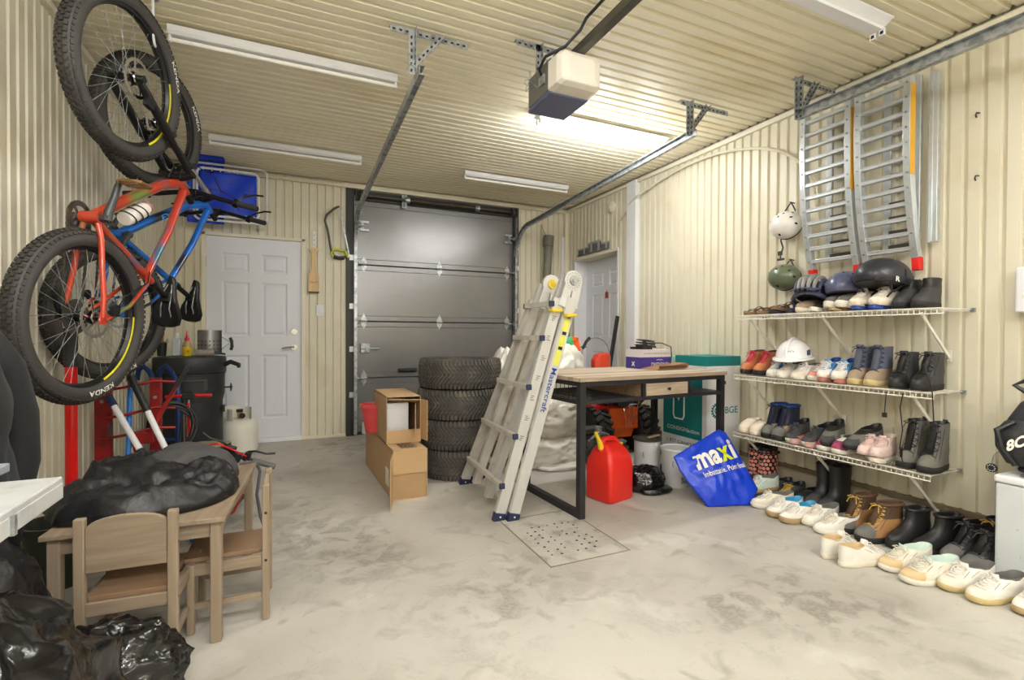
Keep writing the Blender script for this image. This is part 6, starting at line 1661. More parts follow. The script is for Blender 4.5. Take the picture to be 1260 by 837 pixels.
# arched loading ramps
M['ramp'] = mat('ramp_aluminium', (202, 207, 210), .36, .6, .08, 20); M['rampred'] = mat('red_rubber_tip', (220, 34, 28), .5, 0, .05)
def ramp(ya, yb, label):
    t = thing('loading_ramp', label, 'ramp', (3.2, (ya+yb)/2, 1.5), group='arched loading ramps hung on the right wall')
    yc = (ya+yb)/2; hy = abs(ya-yb)/2
    prof = [(2.60, -.065), (2.35, -.070), (2.10, -.062), (1.92, -.045), (1.76, -.018), (1.64, .010), (1.56, .034)]
    for s in (-1, 1):
        h = MB()
        sec_ = lambda x, z: [(x-.004, s*hy-.016, z-1.5), (x-.004, s*hy+.016, z-1.5), (x, s*hy+.016, z-1.5), (x+.030, s*hy+s*.016, z-1.5), (x+.030, s*hy+s*.012, z-1.5), (x, s*hy-.016, z-1.5)]
        h.loft([[(x-.022, s*hy-.018, z-1.5), (x-.022, s*hy+.018, z-1.5), (x+.022, s*hy+.018, z-1.5), (x+.022, s*hy-.018, z-1.5)] for z, x in prof])
        r_ = h.build('side_rail', M['ramp'], t, bevel=.002)
        h = MB()
        for k in range(12):
            z = 2.53-k*.083; x = next(a[1]+(b_[1]-a[1])*(a[0]-z)/(a[0]-b_[0]) for a, b_ in zip(prof, prof[1:]) if a[0] >= z >= b_[0])
            h = MB(); h.cyl((x-.022, s*hy, z-1.5), (x-.028, s*hy, z-1.5), .006, n=8); h.build('rivet', M['steel'], r_)
        
        h = MB(); z, x = prof[-1]; h.loft([[(x-.024, s*hy-.019, z-1.49), (x-.024, s*hy+.019, z-1.49), (x+.024, s*hy+.019, z-1.49), (x+.024, s*hy-.019, z-1.49)], [(x-.016, s*hy-.019, z-1.565), (x-.016, s*hy+.019, z-1.565), (x+.030, s*hy+.019, z-1.565), (x+.030, s*hy-.019, z-1.565)]]); h.build('rubber_tip', M['rampred'], t, bevel=.003)
    for k in range(12):
        z = 2.53-k*.083; x = next(a[1]+(b_[1]-a[1])*(a[0]-z)/(a[0]-b_[0]) for a, b_ in zip(prof, prof[1:]) if a[0] >= z >= b_[0])
        h = MB(); h.box((x, 0, z-1.5), (.030, hy*2-.03, .020)); h.box((x-.014, 0, z-1.5+.010), (.008, hy*2-.03, .008)); h.build('rung', M['ramp'], t, bevel=.003)
    h = MB(); h.box2((-.062-.024, -hy-.0195, .52), (-.01-.03, -hy-.0185, 1.02)); h.build('yellow_label', mat('amber_label', (224, 168, 36), .5), t)
    # second half folded flat behind
    for s in (-1, 1):
        h = MB(); h.box((.072, s*(hy-.055)-.03, .62), (.022, .040, .98)); h.build('rear_rail', M['ramp'], t, bevel=.003)
    for k in range(11):
        z = 2.50-k*.085; h = MB(); h.box((.066, -.03, z-1.5), (.018, hy*2-.14, .022)); h.build('rear_rung', M['darksteel'], t)
    return t
ramp(2.207, 1.915, 'arched aluminium loading ramp on right wall, left one above the helmets')
ramp(1.858, 1.597, 'arched aluminium loading ramp on right wall, right one above the black helmet')
rp_ = MB(); rp_.box((0, .006, 0), (.030, .036, .95)); rp_.box((-.014, .02, 0), (.004, .02, .95)); tag(rp_.build('ramp_end_plate', M['ramp'], loc=(3.262, 1.525, 2.12), bevel=.004), 'tall bent aluminium plate hanging beside the right-hand ramp', 'bracket')

# helmets
M['vent'] = mat('dark_vent', (14, 14, 16), .8)
def helmet(label, loc, rot, r, col, vents, strap=True, brim=0, name='helmet', rough=.3, hang=False):
    t = thing(name, label, 'helmet', loc, rot=rot)
    m_ = mat('helmet_shell_%d_%d_%d' % col, col, rough, 0, .03, coat=.2)
    h = MB(); h.ell((0, 0, 0), r, 40, 24, zmin=-.42, fn=lambda p: Vector((p.x*(1+.04*p.x/r[0]), p.y, p.z*(1 if p.z > 0 else .85)-.0)))
    sh_ = h.build('shell', m_, t, smooth=True, angle=50)
    h = MB()
    z0 = r[2]*-.36; q = math.sqrt(1-.42**2)
    h.tube([(r[0]*q*math.cos(a)*1.0, r[1]*q*math.sin(a), z0) for a in [2*PI*i/40 for i in range(40)]], .0045, 6, closed=True); h.build('rim_trim', M['black'], t, smooth=True)
    for (az, el, w_, l_) in vents:
        a, e = R(az), R(el)
        n_ = Vector((math.cos(e)*math.cos(a)/r[0], math.cos(e)*math.sin(a)/r[1], math.sin(e)/r[2])).normalized()
        p = Vector((r[0]*math.cos(e)*math.cos(a), r[1]*math.cos(e)*math.sin(a), r[2]*math.sin(e)))
        h = MB(); RM = n_.to_track_quat('Z', 'Y').to_matrix(); h.ell(p-n_*.002, (w_, l_, .0045), 14, 6, rot=RM); h.build('vent', M['vent'], sh_, smooth=True)
    if strap:
        h = MB()
        for s in (-1, 1): h.tube([(.05, s*r[1]*.82, z0+.01), (.01, s*r[1]*.7, z0-.05), (0, s*.02, z0-.085)], .005, 6); h.tube([(-.06, s*r[1]*.75, z0+.01), (.0, s*r[1]*.66, z0-.05)], .005, 6)
        h.build('chin_strap', M['nylon'], t)
    return t
V6 = [(0, 20, .007, .012), (40, 22, .007, .012), (-40, 22, .007, .012), (20, 48, .007, .012), (-20, 48, .007, .012), (70, 40, .007, .012), (-70, 40, .007, .012), (0, 68, .007, .010), (100, 20, .007, .012), (-100, 20, .007, .012), (180, 30, .007, .012)]
# hanging: crown faces the room (-X)
helmet('white skate helmet with dark vents hanging high on right wall', (3.215, 2.395, 1.905), (0, R(-78), R(0)), (.098, .112, .10), (232, 228, 222), V6, strap=False)
helmet('olive green skate helmet with dark vents hanging under the white one', (3.215, 2.405, 1.535), (0, R(-75), R(0)), (.092, .112, .10), (98, 108, 84), V6, strap=False)
for z, lab in ((2.075, 'black webbing loop holding the white helmet on right wall'), (1.665, 'black webbing loop holding the green helmet on right wall')):
    h = MB(); h.tube([(3.25, 2.44, z-.07), (3.27, 2.41, z-.01), (3.275, 2.40, z), (3.27, 2.385, z-.02), (3.25, 2.35, z-.07)], .005, 6); h.cyl((3.32, 2.40, z), (3.26, 2.40, z+.004), .004, n=8); tag(h.build('strap_loop', M['nylon']), lab, 'strap')
h = MB(); h.tube([(3.24, 2.45, 1.86), (3.25, 2.46, 1.81), (3.26, 2.45, 1.76), (3.26, 2.47, 1.70), (3.25, 2.46, 1.68)], .006, 6); h.box((3.25, 2.465, 1.72), (.012, .03, .03)); h.box((3.25, 2.46, 1.675), (.012, .05, .015)); tag(h.build('chin_strap', M['greyarm']), 'grey chin strap with buckle dangling below the white helmet', 'strap')
# bike helmet with visor
bh = thing('bike_helmet', 'grey and navy mountain bike helmet with visor on top shelf', 'helmet', (3.11, 2.12, S1+.125), rot=(R(0), R(-14), R(196)))
M['hgrey'] = mat('helmet_grey', (134, 134, 130), .4, 0, .04); M['hnavy'] = mat('helmet_navy', (70, 74, 104), .4, 0, .04)
def hs_(p): return Vector((p.x*(1+.06*p.x/.14), p.y, p.z if p.z > 0 else p.z*.8))
h = MB(); h.ell((0, 0, 0), (.125, .095, .112), 36, 20, zmin=-.45, fn=hs_); h.build('inner_shell', M['vent'], bh, smooth=True)
for k, yy in enumerate((-.078, -.05, -.018, .018, .05, .078)):
    pts = []
    for i in range(13):
        a = R(-18+i*17.5)
        y = yy*(1-.12*abs(math.cos(a))); q = math.sqrt(max(.05, 1-(y/.10)**2))
        pts.append((.136*math.cos(a)*q*(1.03 if math.cos(a) > 0 else 1), y, .120*math.sin(a)*q))
    h = MB(); h.tube(pts, .011, 8, radii=[.008+.010*math.sin(PI*i/12) for i in range(13)]); h.build('shell_rib', M['hnavy'] if k in (0, 5) else M['hgrey'], bh, smooth=True)
for aa in (40, 85, 130):
    h = MB(); a = R(aa); pts = []
    for i in range(11):
        b_ = R(-75+15*i); pts.append((.134*math.cos(a)*math.cos(b_), .103*math.sin(b_), .118*math.sin(a)*math.cos(b_)))
    h.tube(pts, .010, 8); h.build('cross_rib', M['hgrey'], bh, smooth=True)
h = MB(); A = [2*PI*i/36 for i in range(36)]; h.tube([(.132*math.cos(a), .104*math.sin(a), -.035+.012*math.cos(2*a)) for a in A], .015, 8, closed=True); h.build('lower_band', M['hnavy'], bh, smooth=True)
h = MB(); h.grid(12, 6, lambda u, v: (.115+.085*v, (u-.5)*.17*(1-.25*v*v), -.005+.02*(1-(2*u-1)**2)-.035*v)); h.build('visor', M['hnavy'], bh, smooth=True, solid=.005)
helmet('glossy slate-blue skate helmet on white shoes on top shelf', (3.13, 1.925, S1+.150), (R(4), R(-6), R(185)), (.125, .105, .105), (84, 88, 118), [(0, 12, .006, .014), (50, 10, .006, .014), (-45, 12, .006, .014), (90, 14, .008, .016), (20, 55, .006, .013), (-30, 55, .006, .013), (60, 45, .006, .013), (120, 40, .006, .013)], strap=False)
bl_ = helmet('large matt black snow helmet, rightmost helmet on top shelf', (3.10, 1.70, S1+.185), (R(6), R(-10), R(160)), (.150, .125, .118), (38, 38, 48), [(100, 6, .008, .026), (150, 4, .008, .022)], strap=True, rough=.42)
h = MB(); add_text(h, 'R', .04, lambda u, v: (.02-u, .1265-.02*abs(v), -.045+v), bold=.03); h.build('logo', M['letter'], bl_)
h = MB(); h.box((.09, .085, -.04), (.05, .02, .02), rz=-.6); h.build('ear_pad', M['fabricblack'], bl_, bevel=.006)
# hard hat
hh = thing('hard_hat', 'white hard hat resting on white sneakers on the middle shelf', 'hard hat', (3.12, 2.255, S2+.145), rot=(R(0), R(4), R(195)))
M['hatwhite'] = mat('hard_hat_white', (238, 238, 240), .25, 0, .01, coat=.2)
h = MB(); h.ell((0, 0, 0), (.128, .108, .125), 40, 24, zmin=0); h.build('shell', M['hatwhite'], hh, smooth=True)
h = MB(); rg = lambda z, e: [((.128+e+(.028 if math.cos(a) > .3 else 0)*max(0, math.cos(a)-.3)/.7*(e > .004)*1.4)*math.cos(a), (.108+e)*math.sin(a), z-.008*max(0, math.cos(a))) for a in [2*PI*i/48 for i in range(48)]]
h.loft([rg(.010, 0), rg(.004, .016), rg(-.004, .018), rg(-.006, .010), rg(.0, -.004)], False, False); h.build('brim', M['hatwhite'], hh, smooth=True)
h = MB(); h.tube([(.135*math.cos(a), 0, .130*math.sin(a)) for a in [R(10+16*i) for i in range(11)]], .012, 10, radii=[.004]+[.011]*9+[.004]); h.build('crown_ridge', M['hatwhite'], hh, smooth=True)
h = MB(); h.ell((.02, .103, .045), (.018, .004, .018), 4, 4); h.box((.03, .1035, .04), (.034, .006, .034), rz=-.1); h.build('sticker', M['hnavy'], hh)
h = MB(); add_text(h, 'Genie Tec', .018, lambda u, v: (.1285*math.cos(.25+u*7)*math.cos(.35), .109*math.sin(.25+u*7)*math.cos(.35), .048+v), width=.06); h.build('lettering', M['print'], hh)

# white chest / small fridge and backpack
fg = thing('white_cabinet', 'low white steel cabinet against right wall at frame edge', 'cabinet', (3.10, .83, 0))
M['fridge'] = mat('appliance_white', (206, 211, 214), .35, 0, .02, 10, col2=(176, 180, 180), c2scale=40, c2lo=.68, c2hi=.74)
h = MB(); h.box2((-.165, -.30, .015), (.165, .30, .455)); h.build('body', M['fridge'], fg, bevel=.010, seg=3)
h = MB(); h.box2((-.170, -.305, .458), (.17, .305, .492)); h.build('lid', M['white'], fg, bevel=.010, seg=3)
for sx in (-1, 1): h = MB(); h.cyl((sx*.13, .26, 0), (sx*.13, .26, .02), .016, n=12); h.cyl((sx*.13, -.26, 0), (sx*.13, -.26, .02), .016, n=12); h.build('foot', M['black'], fg)
bpk = thing('backpack', 'black padded backpack with white badge standing on the white cabinet', 'backpack', (3.13, .99, .494), R(10))
M['packnylon'] = mat('pack_nylon', (40, 40, 44), .6, 0, .12, 40, bump=.3, bs=60, bdist=.004)
def pk(z, x0, x1, y0, y1, n=32):
    return [((x0+x1)/2+(x1-x0)/2*math.copysign(abs(math.cos(a))**.6, math.cos(a)), (y0+y1)/2+(y1-y0)/2*math.copysign(abs(math.sin(a))**.6, math.sin(a)), z) for a in [2*PI*i/n for i in range(n)]]
h = MB(); h.loft([pk(.004, -.10, .10, -.20, .10), pk(.06, -.13, .12, -.24, .15), pk(.15, -.13, .12, -.24, .175), pk(.24, -.12, .12, -.24, .16), pk(.32, -.10, .11, -.23, .12), pk(.38, -.07, .09, -.22, .06), pk(.405, -.03, .06, -.20, .02)]); h.build('main_compartment', M['packnylon'], bpk, smooth=True, angle=80)
h = MB(); h.loft([pk(.05, -.165, .0, -.20, .15), pk(.12, -.175, .0, -.2, .185), pk(.19, -.165, .0, -.2, .19), pk(.235, -.14, .0, -.19, .16), pk(.25, -.10, -.02, -.17, .12)]); h.build('front_pocket', M['packnylon'], bpk, smooth=True, angle=80)
h = MB(); h.tube([(-.02, .09, .36), (-.02, .14, .40), (-.02, .10, .425), (-.02, .02, .43), (-.02, -.03, .405)], .011, 8); h.build('grab_handle', M['nylon'], bpk, smooth=True)
h = MB(); h.tube([(-.13, .12, .24), (-.16, .17, .20), (-.17, .15, .12), (-.15, .11, .05)], .013, 8); h.tube([(-.12, .0, .05), (-.17, .03, .02), (-.12, .10, .03)], .011, 8); h.build('strap', M['nylon'], bpk, smooth=True)
h = MB(); 
def bfn(u, v): return (-.1795+.3*v*v, .105-u*.75, .13+v+u*.5)
add_text(h, '8C', .065, bfn, bold=.04); h.build('badge_lettering', M['letter'], bpk)
kt = thing('round_key_tag', 'round black and white key tag hanging beneath the backpack on wall side', 'key ring', (3.02, 1.175, .50))
h = MB(); h.cyl((0, 0, 0), (-.006, -.001, 0), .021, n=26); h.build('disc', M['black'], kt)
h = MB()
for k in range(10): a = 2*PI*k/10; h.box((-.0075, .014*math.cos(a), .014*math.sin(a)), (.002, .005, .004))
h.build('white_dots', M['white'], kt)
h = MB(); h.tube([(-.003, 0, .02), (.0, -.005, .06), (.03, -.03, .10), (.06, -.06, .12)], .0025, 6); h.build('cord', M['steel'], kt)
rg_ = thing('red_pouch', 'red pouch with dark zip pull lying on the white cabinet front', 'pouch', (2.985, .985, .494))
h = MB(); h.ell((0, -.02, .010), (.03, .06, .012), 20, 8); h.build('body', mat('crimson_cloth', (170, 22, 50), .6), rg_, smooth=True)
h = MB(); h.box((-.005, .055, .006), (.018, .04, .008), rz=.3); h.build('zip_pull', M['darksteel'], rg_, bevel=.002)

# ================================================================= FOOTWEAR
SHOEM = {}
def sm_(key, rgb, rough=.6, **k):
    if key not in SHOEM: SHOEM[key] = mat('shoe_'+key, rgb, rough, 0, k.pop('var', .06), k.pop('vs', 30), **k)
    return SHOEM[key]
for k_, c_, r_ in (('white', (228, 224, 216), .5), ('offwhite', (222, 214, 198), .55), ('cream', (230, 218, 200), .6), ('pink', (226, 200, 194), .55), ('black', (34, 33, 34), .45), ('charcoal', (62, 62, 64), .65), ('grey', (104, 102, 98), .7), ('dustygrey', (112, 110, 102), .8), ('brown', (92, 68, 48), .7), ('tan', (168, 124, 78), .7), ('orangebrown', (186, 112, 66), .6), ('beige', (208, 182, 140), .6), ('taupe', (160, 140, 118), .7), ('slate', (92, 98, 116), .7), ('skyblue', (90, 150, 206), .6), ('royal', (30, 70, 150), .6), ('navyd', (30, 36, 62), .6), ('teal', (60, 150, 190), .5), ('green', (150, 190, 120), .6), ('mauve', (150, 60, 90), .6), ('coral', (222, 142, 126), .5), ('soleyellow', (200, 182, 130), .7), ('solewhite', (226, 222, 210), .6), ('soledark', (40, 38, 38), .8), ('soletan', (176, 150, 110), .7), ('solegreen', (196, 208, 180), .6), ('lacered', (186, 44, 62), .6), ('laceyellow', (196, 160, 70), .6), ('solebrown', (140, 110, 80), .7), ('pinksole', (196, 150, 146), .6), ('rustpink', (176, 112, 96), .7), ('mint', (200, 216, 206), .6)):
    sm_(k_, c_, r_, bump=.08, bs=200, bdist=.002)
PROF = {
 'sneaker': [(.024, .01, .985, 1), (.036, 0, .978, 1), (.045, 0, .955, .99), (.053, 0, .905, .96), (.060, .0, .83, .92), (.068, .0, .75, .87), (.077, .005, .67, .80), (.086, .01, .59, .74), (.094, .015, .51, .70)],
 'slip': [(.024, .01, .985, 1), (.040, 0, .98, 1), (.055, 0, .95, .98), (.068, .0, .88, .93), (.078, .0, .78, .88), (.086, .0, .66, .82), (.092, .01, .55, .78)],
 'boot': [(.030, .01, .985, 1), (.045, 0, .98, 1), (.060, 0, .94, .97), (.074, .0, .86, .92), (.088, .0, .74, .86), (.105, .0, .64, .78), (.125, .01, .565, .72), (.150, .02, .525, .70), (.180, .02, .51, .72), (.215, .01, .51, .74)],
 'tall': [(.030, .01, .985, 1), (.050, 0, .97, 1), (.068, 0, .92, .96), (.084, .0, .82, .9), (.100, .0, .70, .83), (.125, .0, .60, .76), (.160, .01, .55, .74), (.20, .01, .54, .76), (.245, .0, .55, .78)],
 'welly': [(.025, .01, .985, 1), (.045, 0, .97, 1), (.065, 0, .91, .96), (.082, .0, .80, .9), (.100, .0, .66, .83), (.125, .0, .56, .78), (.18, .0, .52, .80), (.25, -.01, .53, .86), (.305, -.015, .545, .9)],
 'chelsea': [(.028, .01, .985, 1), (.045, 0, .97, 1), (.060, 0, .92, .96), (.075, .0, .82, .9), (.092, .0, .68, .82), (.115, .0, .57, .74), (.145, .01, .50, .70), (.165, .0, .50, .74)],
}
def sring(z, xh, xt, w, L, W, n=30, e=0.0, spring=True, lift=0.0):
    out = []
    for i in range(n):
        a = 2*PI*i/n
        c, s = math.cos(a), math.sin(a)
        c2 = math.copysign(abs(c)**.82, c); s2 = math.copysign(abs(s)**.9, s)
        x = (xh+xt)/2+(xt-xh)/2*c2
        long_ = min(1, max(0, (xt-.62)/.3))
        f = 1-.16*math.exp(-((x-.42)/.13)**2)*long_
        g = .78+.22*min(1, max(0, (x-.05)/.5))**.8 if long_ > 0 else 1
        f = f*(1-long_+long_*g)
        y = w*W*f*s2 + .10*W*long_*max(0, x-.3)*(1)
        zz = z + (.010*max(0, (x-.78)/.22)**2 if spring else 0) + lift*(1-x)
        out.append((x*L+(e if c > 0 else -e)*abs(c), y+e*s, zz))
    return out
def shoe(label, toe, yaw, up='white', sole='solewhite', style='sneaker', lace='white', lining='grey', L=.285, W=.047, cap=None, shaft=None, shaftz=.11, group=None, cat=None, name=None, pitch=0, roll=0, side=1, stripes=None, tab=None, nl=5, tall=1.0, dots=None, tongue=None, soleh=None, fur=None, buckle=False):
    d = Vector((math.cos(yaw), math.sin(yaw), 0))
    loc = Vector(toe)-d*L
    kinds = {'sneaker': ('sneaker', 'shoe'), 'slip': ('slip_on_shoe', 'shoe'), 'boot': ('lace_up_boot', 'boot'), 'tall': ('winter_boot', 'boot'), 'welly': ('rubber_boot', 'boot'), 'chelsea': ('ankle_boot', 'boot')}
    nm, ct_ = kinds[style]
    t = thing(name or nm, label, cat or ct_, loc, rot=(R(roll), R(-pitch), yaw), group=group)
    P_ = [(z if z < .12 else .12+(z-.12)*tall, a, b_, w_) for z, a, b_, w_ in PROF[style]]
    n = 30
    S = lambda q, e=0: [(x, y*side, z) for x, y, z in sring(*q, L, W, n, e)]
    h = MB(); so = soleh or P_[0][0]
    h.loft([S((.0, .02, .955, .96)), S((.003, .0, .985, 1.02)), S((so*.6, -.008, 1.0, 1.07)), S((so, -.005, .998, 1.06)), S((so+.004, .0, .99, 1.02))])
    h.build('sole', SHOEM[sole], t, smooth=True, angle=50)
    rings = [S(q) for q in P_]
    if style == 'sneaker':
        for k_, q_ in ((-1, 1.0), (-2, .62), (-3, .3)):
            rings[k_] = [(x, y, z+q_*(.014*max(0, 1-x/(.30*L))-.010*math.exp(-((x/L-.24)/.09)**2))) for x, y, z in rings[k_]]
    lowk = len(P_)
    if shaft: lowk = next(i for i, q in enumerate(P_) if q[0] >= shaftz)+1
    h = MB(); top = rings[:lowk]
    inner = []
    def with_lining(h, ring_, q, lin_):
        z, a, b_, w_ = q
        h.cur = 0
    h.loft(top, True, False)
    h.build('upper', SHOEM[up], t, smooth=True, angle=60)
    if shaft:
        h = MB(); h.loft([[(x*1.0, y*1.03, z) for x, y, z in r_] for r_ in rings[lowk-1:]], False, False); h.build('shaft', SHOEM[shaft], t, smooth=True, angle=60)
    # padded collar and dark inside
    z, a, b_, w_ = P_[-1]; depth = .05 if style in ('sneaker', 'slip') else .09
    h = MB(); lift = .012 if style == 'sneaker' else 0
    r0 = rings[-1] if style == 'sneaker' else S((z, a, b_, w_)); r1 = S((z+.004, a+.012, b_-.012, w_*.94)); r2 = S((z-.004, a+.03, b_-.03, w_*.84)); r3 = S((z-depth, a+.05, b_-.0, w_*.8))
    h.loft([r0, r1, r2, r3], False, True); h.build('lining', SHOEM[lining], t, smooth=True, angle=70)
    if fur:
        h = MB(); h.tube(S((z+.002, a+.002, b_-.002, w_)), .008, 8, closed=True); h.build('collar', SHOEM[fur], t, smooth=True)
    if cap:
        h = MB(); nc = 110; bs = [h.vs([(x, y*side, z) for x, y, z in sring(*q, L, W, nc, .0018)]) for q in P_[:5]]
        for i in range(4):
            for j in range(nc):
                j2 = (j+1) % nc
                if h.v[bs[i]+j][0] > .74*L and h.v[bs[i]+j2][0] > .74*L: h.face((bs[i]+j, bs[i]+j2, bs[i+1]+j2, bs[i+1]+j))
        if h.f: h.build('toe_cap', SHOEM[cap], t, smooth=True, angle=80)
    def lvl(zz):
        for q0, q1 in zip(P_, P_[1:]):
            if q0[0] <= zz <= q1[0]:
                k = (zz-q0[0])/(q1[0]-q0[0]); return tuple(q0[i]+(q1[i]-q0[i])*k for i in range(4))
        return P_[-1]
    def rp(zz, ang, e=.002):
        q = lvl(zz); a_ = R(ang); c, s_ = math.cos(a_), math.sin(a_)
        x = (q[1]+q[2])/2+(q[2]-q[1])/2*abs(c)**.82; y = q[3]*W*math.copysign(abs(s_)**.9, s_)*.93
        return Vector((x*L+e*c, (y+e*s_+.10*W*min(1, max(0, (q[2]-.62)/.3))*max(0, x-.3))*side, q[0]+e))
    if lace:
        z0 = .058 if style == 'sneaker' else .080; z1_ = P_[-1][0]-(.004 if style == 'sneaker' else .012)
        h = MB(); aw = 34 if style == 'sneaker' else 42
        for i in range(nl):
            za = z0+(z1_-z0)*i/nl; zb = z0+(z1_-z0)*(i+1)/nl
            for s_ in (1, -1):
                A, B = rp(za, s_*aw, .003), rp(zb, -s_*aw, .003); mid = rp((za+zb)/2, 0, .0045)
                h.tube([A, A.lerp(mid, .55)+Vector((.001, 0, .001)), mid, B.lerp(mid, .55)+Vector((.001, 0, .001)), B], .0026, 5)
        top_ = rp(z1_, 0, .006)
        for s_ in (1, -1):
            h.tube([top_, top_+Vector((.012, s_*.015, .010)), top_+Vector((.014, s_*.034, .0)), top_+Vector((.004, s_*.02, -.004)), top_], .0024, 5)
            h.tube([top_, top_+Vector((.02, s_*.02, -.006)), top_+Vector((.03, s_*.028, -.03))], .0024, 5)
        h.build('laces', SHOEM[lace], t)
        h = MB(); ra = [rp(z0+.012, a_, .0012) for a_ in (-24, -12, 0, 12, 24)]; rb2 = [rp(z1_, a_, .002) for a_ in (-30, -15, 0, 15, 30)]; rc_ = [p+Vector((.006, 0, .022)) for p in rb2]
        bs = [h.vs(x) for x in (ra, rb2, rc_)]
        for i in range(2): h.join(bs[i], bs[i+1], 5, closed=False)
        h.build('tongue', SHOEM[tongue or shaft or up], t, smooth=True, solid=.004)
    if style in ('sneaker', 'boot') and lace:
        h = MB(); aw = 44
        for s_ in (1, -1):
            zt_ = P_[-1][0]-.012
            h.tube([rp(zt_, s_*aw, .001), rp((zt_+.05)/2+.01, s_*(aw+2), .001), rp(.062, s_*(aw+6), .001), rp(.050, s_*(aw+16), .001), rp(.040, s_*(aw+34), .001)], .0011, 4)
            h.tube([rp(zt_+.004, s_*105, .001), rp(.065, s_*112, .001), rp(.040, s_*104, .001)], .0011, 4)
        h.build('seam', SHOEM['grey'] if up in ('white', 'offwhite', 'mint') else SHOEM['soledark'], t)
    if stripes:
        h = MB()
        for s_ in (1, -1):
            for k in range(3):
                a1 = s_*(66+k*13); p0 = rp(.034, a1, .0018); p1 = rp(.070, a1+s_*6, .0022); h.bar(p0, p1, .010, .002, up=(0, s_, 0))
        h.build('side_stripes', SHOEM[stripes], t)
    if tab:
        h = MB(); z = P_[-1][0]; h.box((P_[-1][1]*L-.001, 0, z-.01), (.006, .022, .045)); h.build('heel_tab', SHOEM[tab], t, bevel=.002)
    if dots:
        h = MB()
        for i in range(9):
            for j in range(12):
                zz = .05+i*.028*tall; a_ = 2*PI*(j+.5*(i % 2))/12
                q = lvl(zz)
                if q[0] < .04: continue
                x = (q[1]+q[2])/2+(q[2]-q[1])/2*math.copysign(abs(math.cos(a_))**.82, math.cos(a_)); y = q[3]*W*math.copysign(abs(math.sin(a_))**.9, math.sin(a_))
                nn = Vector((math.cos(a_), math.sin(a_)*side, .1)).normalized(); p = Vector((x*L, y*side, q[0]))
                h.cyl(p-nn*.001, p+nn*.0022, .0115, n=12)
        h.build('dots', SHOEM[dots], t)
    if buckle:
        h = MB(); q = lvl(P_[-1][0]-.03); h.tube([(x*1.01, y*1.04, z) for x, y, z in S((q[0], q[1]-.01, q[2]+.015, q[3]*1.03))], .006, 6, closed=True); h.box((L*.1, -W*.9*side, q[0]), (.03, .008, .02)); h.build('strap', SHOEM['black'], t)
    return t
def pair(desc, ta, tb_, yaw=None, **k):
    ya, yb_ = (yaw if isinstance(yaw, tuple) else (yaw, yaw))
    g = None
    shoe(desc+', left one of the pair', ta, R(ya), side=1, **k)
    shoe(desc+', right one of the pair', tb_, R(yb_), side=-1, **k)
def sandal(label, toe, yaw, up='brown', sole='solebrown', L=.27, W=.046, thick=.018, wide=False, name='sandal', cross=True, pitch=0, roll=0, group=None):
    yw = R(yaw); d = Vector((math.cos(yw), math.sin(yw), 0)); loc = Vector(toe)-d*L
    t = thing(name, label, 'sandal', loc, rot=(R(roll), R(-pitch), yw), group=group)
    h = MB(); S = lambda z, w_: sring(z, .0, 1.0, w_, L, W, 28)
    h.loft([S(0, .94), S(.003, 1.0), S(thick, 1.0), S(thick+.002, .95)]); h.build('sole', SHOEM[sole], t, smooth=True, angle=40)
    def strap(x, rise, w_, x2=None):
        x2 = x if x2 is None else x2
        h = MB(); A = []
        for i in range(11):
            a = PI*i/10; yy = W*1.0*math.cos(a)*(.95); zz = thick*.5+rise*math.sin(a)**.7; xx = x+(x2-x)*i/10
            A.append(h.vs([(xx-w_/2, yy, zz), (xx+w_/2, yy, zz-.004), (xx+w_/2, yy*.95, zz-.007), (xx-w_/2, yy*.95, zz-.003)]))
        for i in range(10): h.join(A[i], A[i+1], 4)
        h.cap(A[0], 4, True); h.cap(A[-1], 4); h.build('strap', SHOEM[up], t, smooth=True, angle=40)
    if wide: strap(L*.66, .045, .085)
    else:
        strap(L*.76, .030, .022, L*.70); strap(L*.60, .042, .024, L*.66)
        if cross:
            strap(L*.40, .06, .018, L*.34)
            h = MB(); h.tube([(L*.36, W*.9, .03), (L*.10, W*.9, .055), (-.003, 0, .06), (L*.10, -W*.9, .055), (L*.36, -W*.9, .03)], .006, 6); h.build('heel_strap', SHOEM[up], t)
    return t

# -- top shelf
z = S1+.005
sandal('brown strappy sandal at far left end of top shelf', (3.015, 2.565, z), 186)
sandal('brown strappy sandal second from left end of top shelf', (3.015, 2.45, z), 184)
sandal('brown sandal stacked on navy slide left of the grey bike helmet', (3.02, 2.34, z+.022), 182)
sandal('navy blue slide under the brown sandal on the top shelf', (3.01, 2.345, z), 182, 'navyd', 'navyd', thick=.016, wide=True, cross=False)
sandal('navy flip-flop under grey bike helmet on the top shelf', (3.00, 2.22, z), 180, 'royal', 'navyd', thick=.014, cross=False)
shoe('pinkish beige shoe peeking from under the grey helmet visor', (2.99, 2.145, z), R(180), up='taupe', sole='cream', style='slip', lace=None)
sandal('white and grey sandal in front of the grey bike helmet', (2.985, 2.045, z), 188, 'charcoal', 'solewhite', thick=.024)
pair('white soled grey shoe below slate-blue helmet', (2.985, 1.955, z+.02), (2.985, 1.875, z+.02), 182, up='grey', sole='solewhite', style='slip', lace=None, soleh=.034)
sandal('tan sandal beneath the stacked white shoes on top shelf', (2.99, 1.93, z), 180, 'tan', 'soletan', thick=.014, wide=True)
sandal('navy slide lying flat below the black helmet, left on top shelf', (2.985, 1.79, z), 182, 'navyd', 'royal', thick=.016, wide=True)
sandal('navy slide lying flat below the black helmet, right on top shelf', (2.985, 1.70, z), 176, 'navyd', 'royal', thick=.016, wide=True)
pair('cream canvas sneaker on navy slides below the black helmet', (2.985, 1.80, z+.022), (2.985, 1.685, z+.022), 183, up='cream', sole='cream', lace='white', soleh=.034)
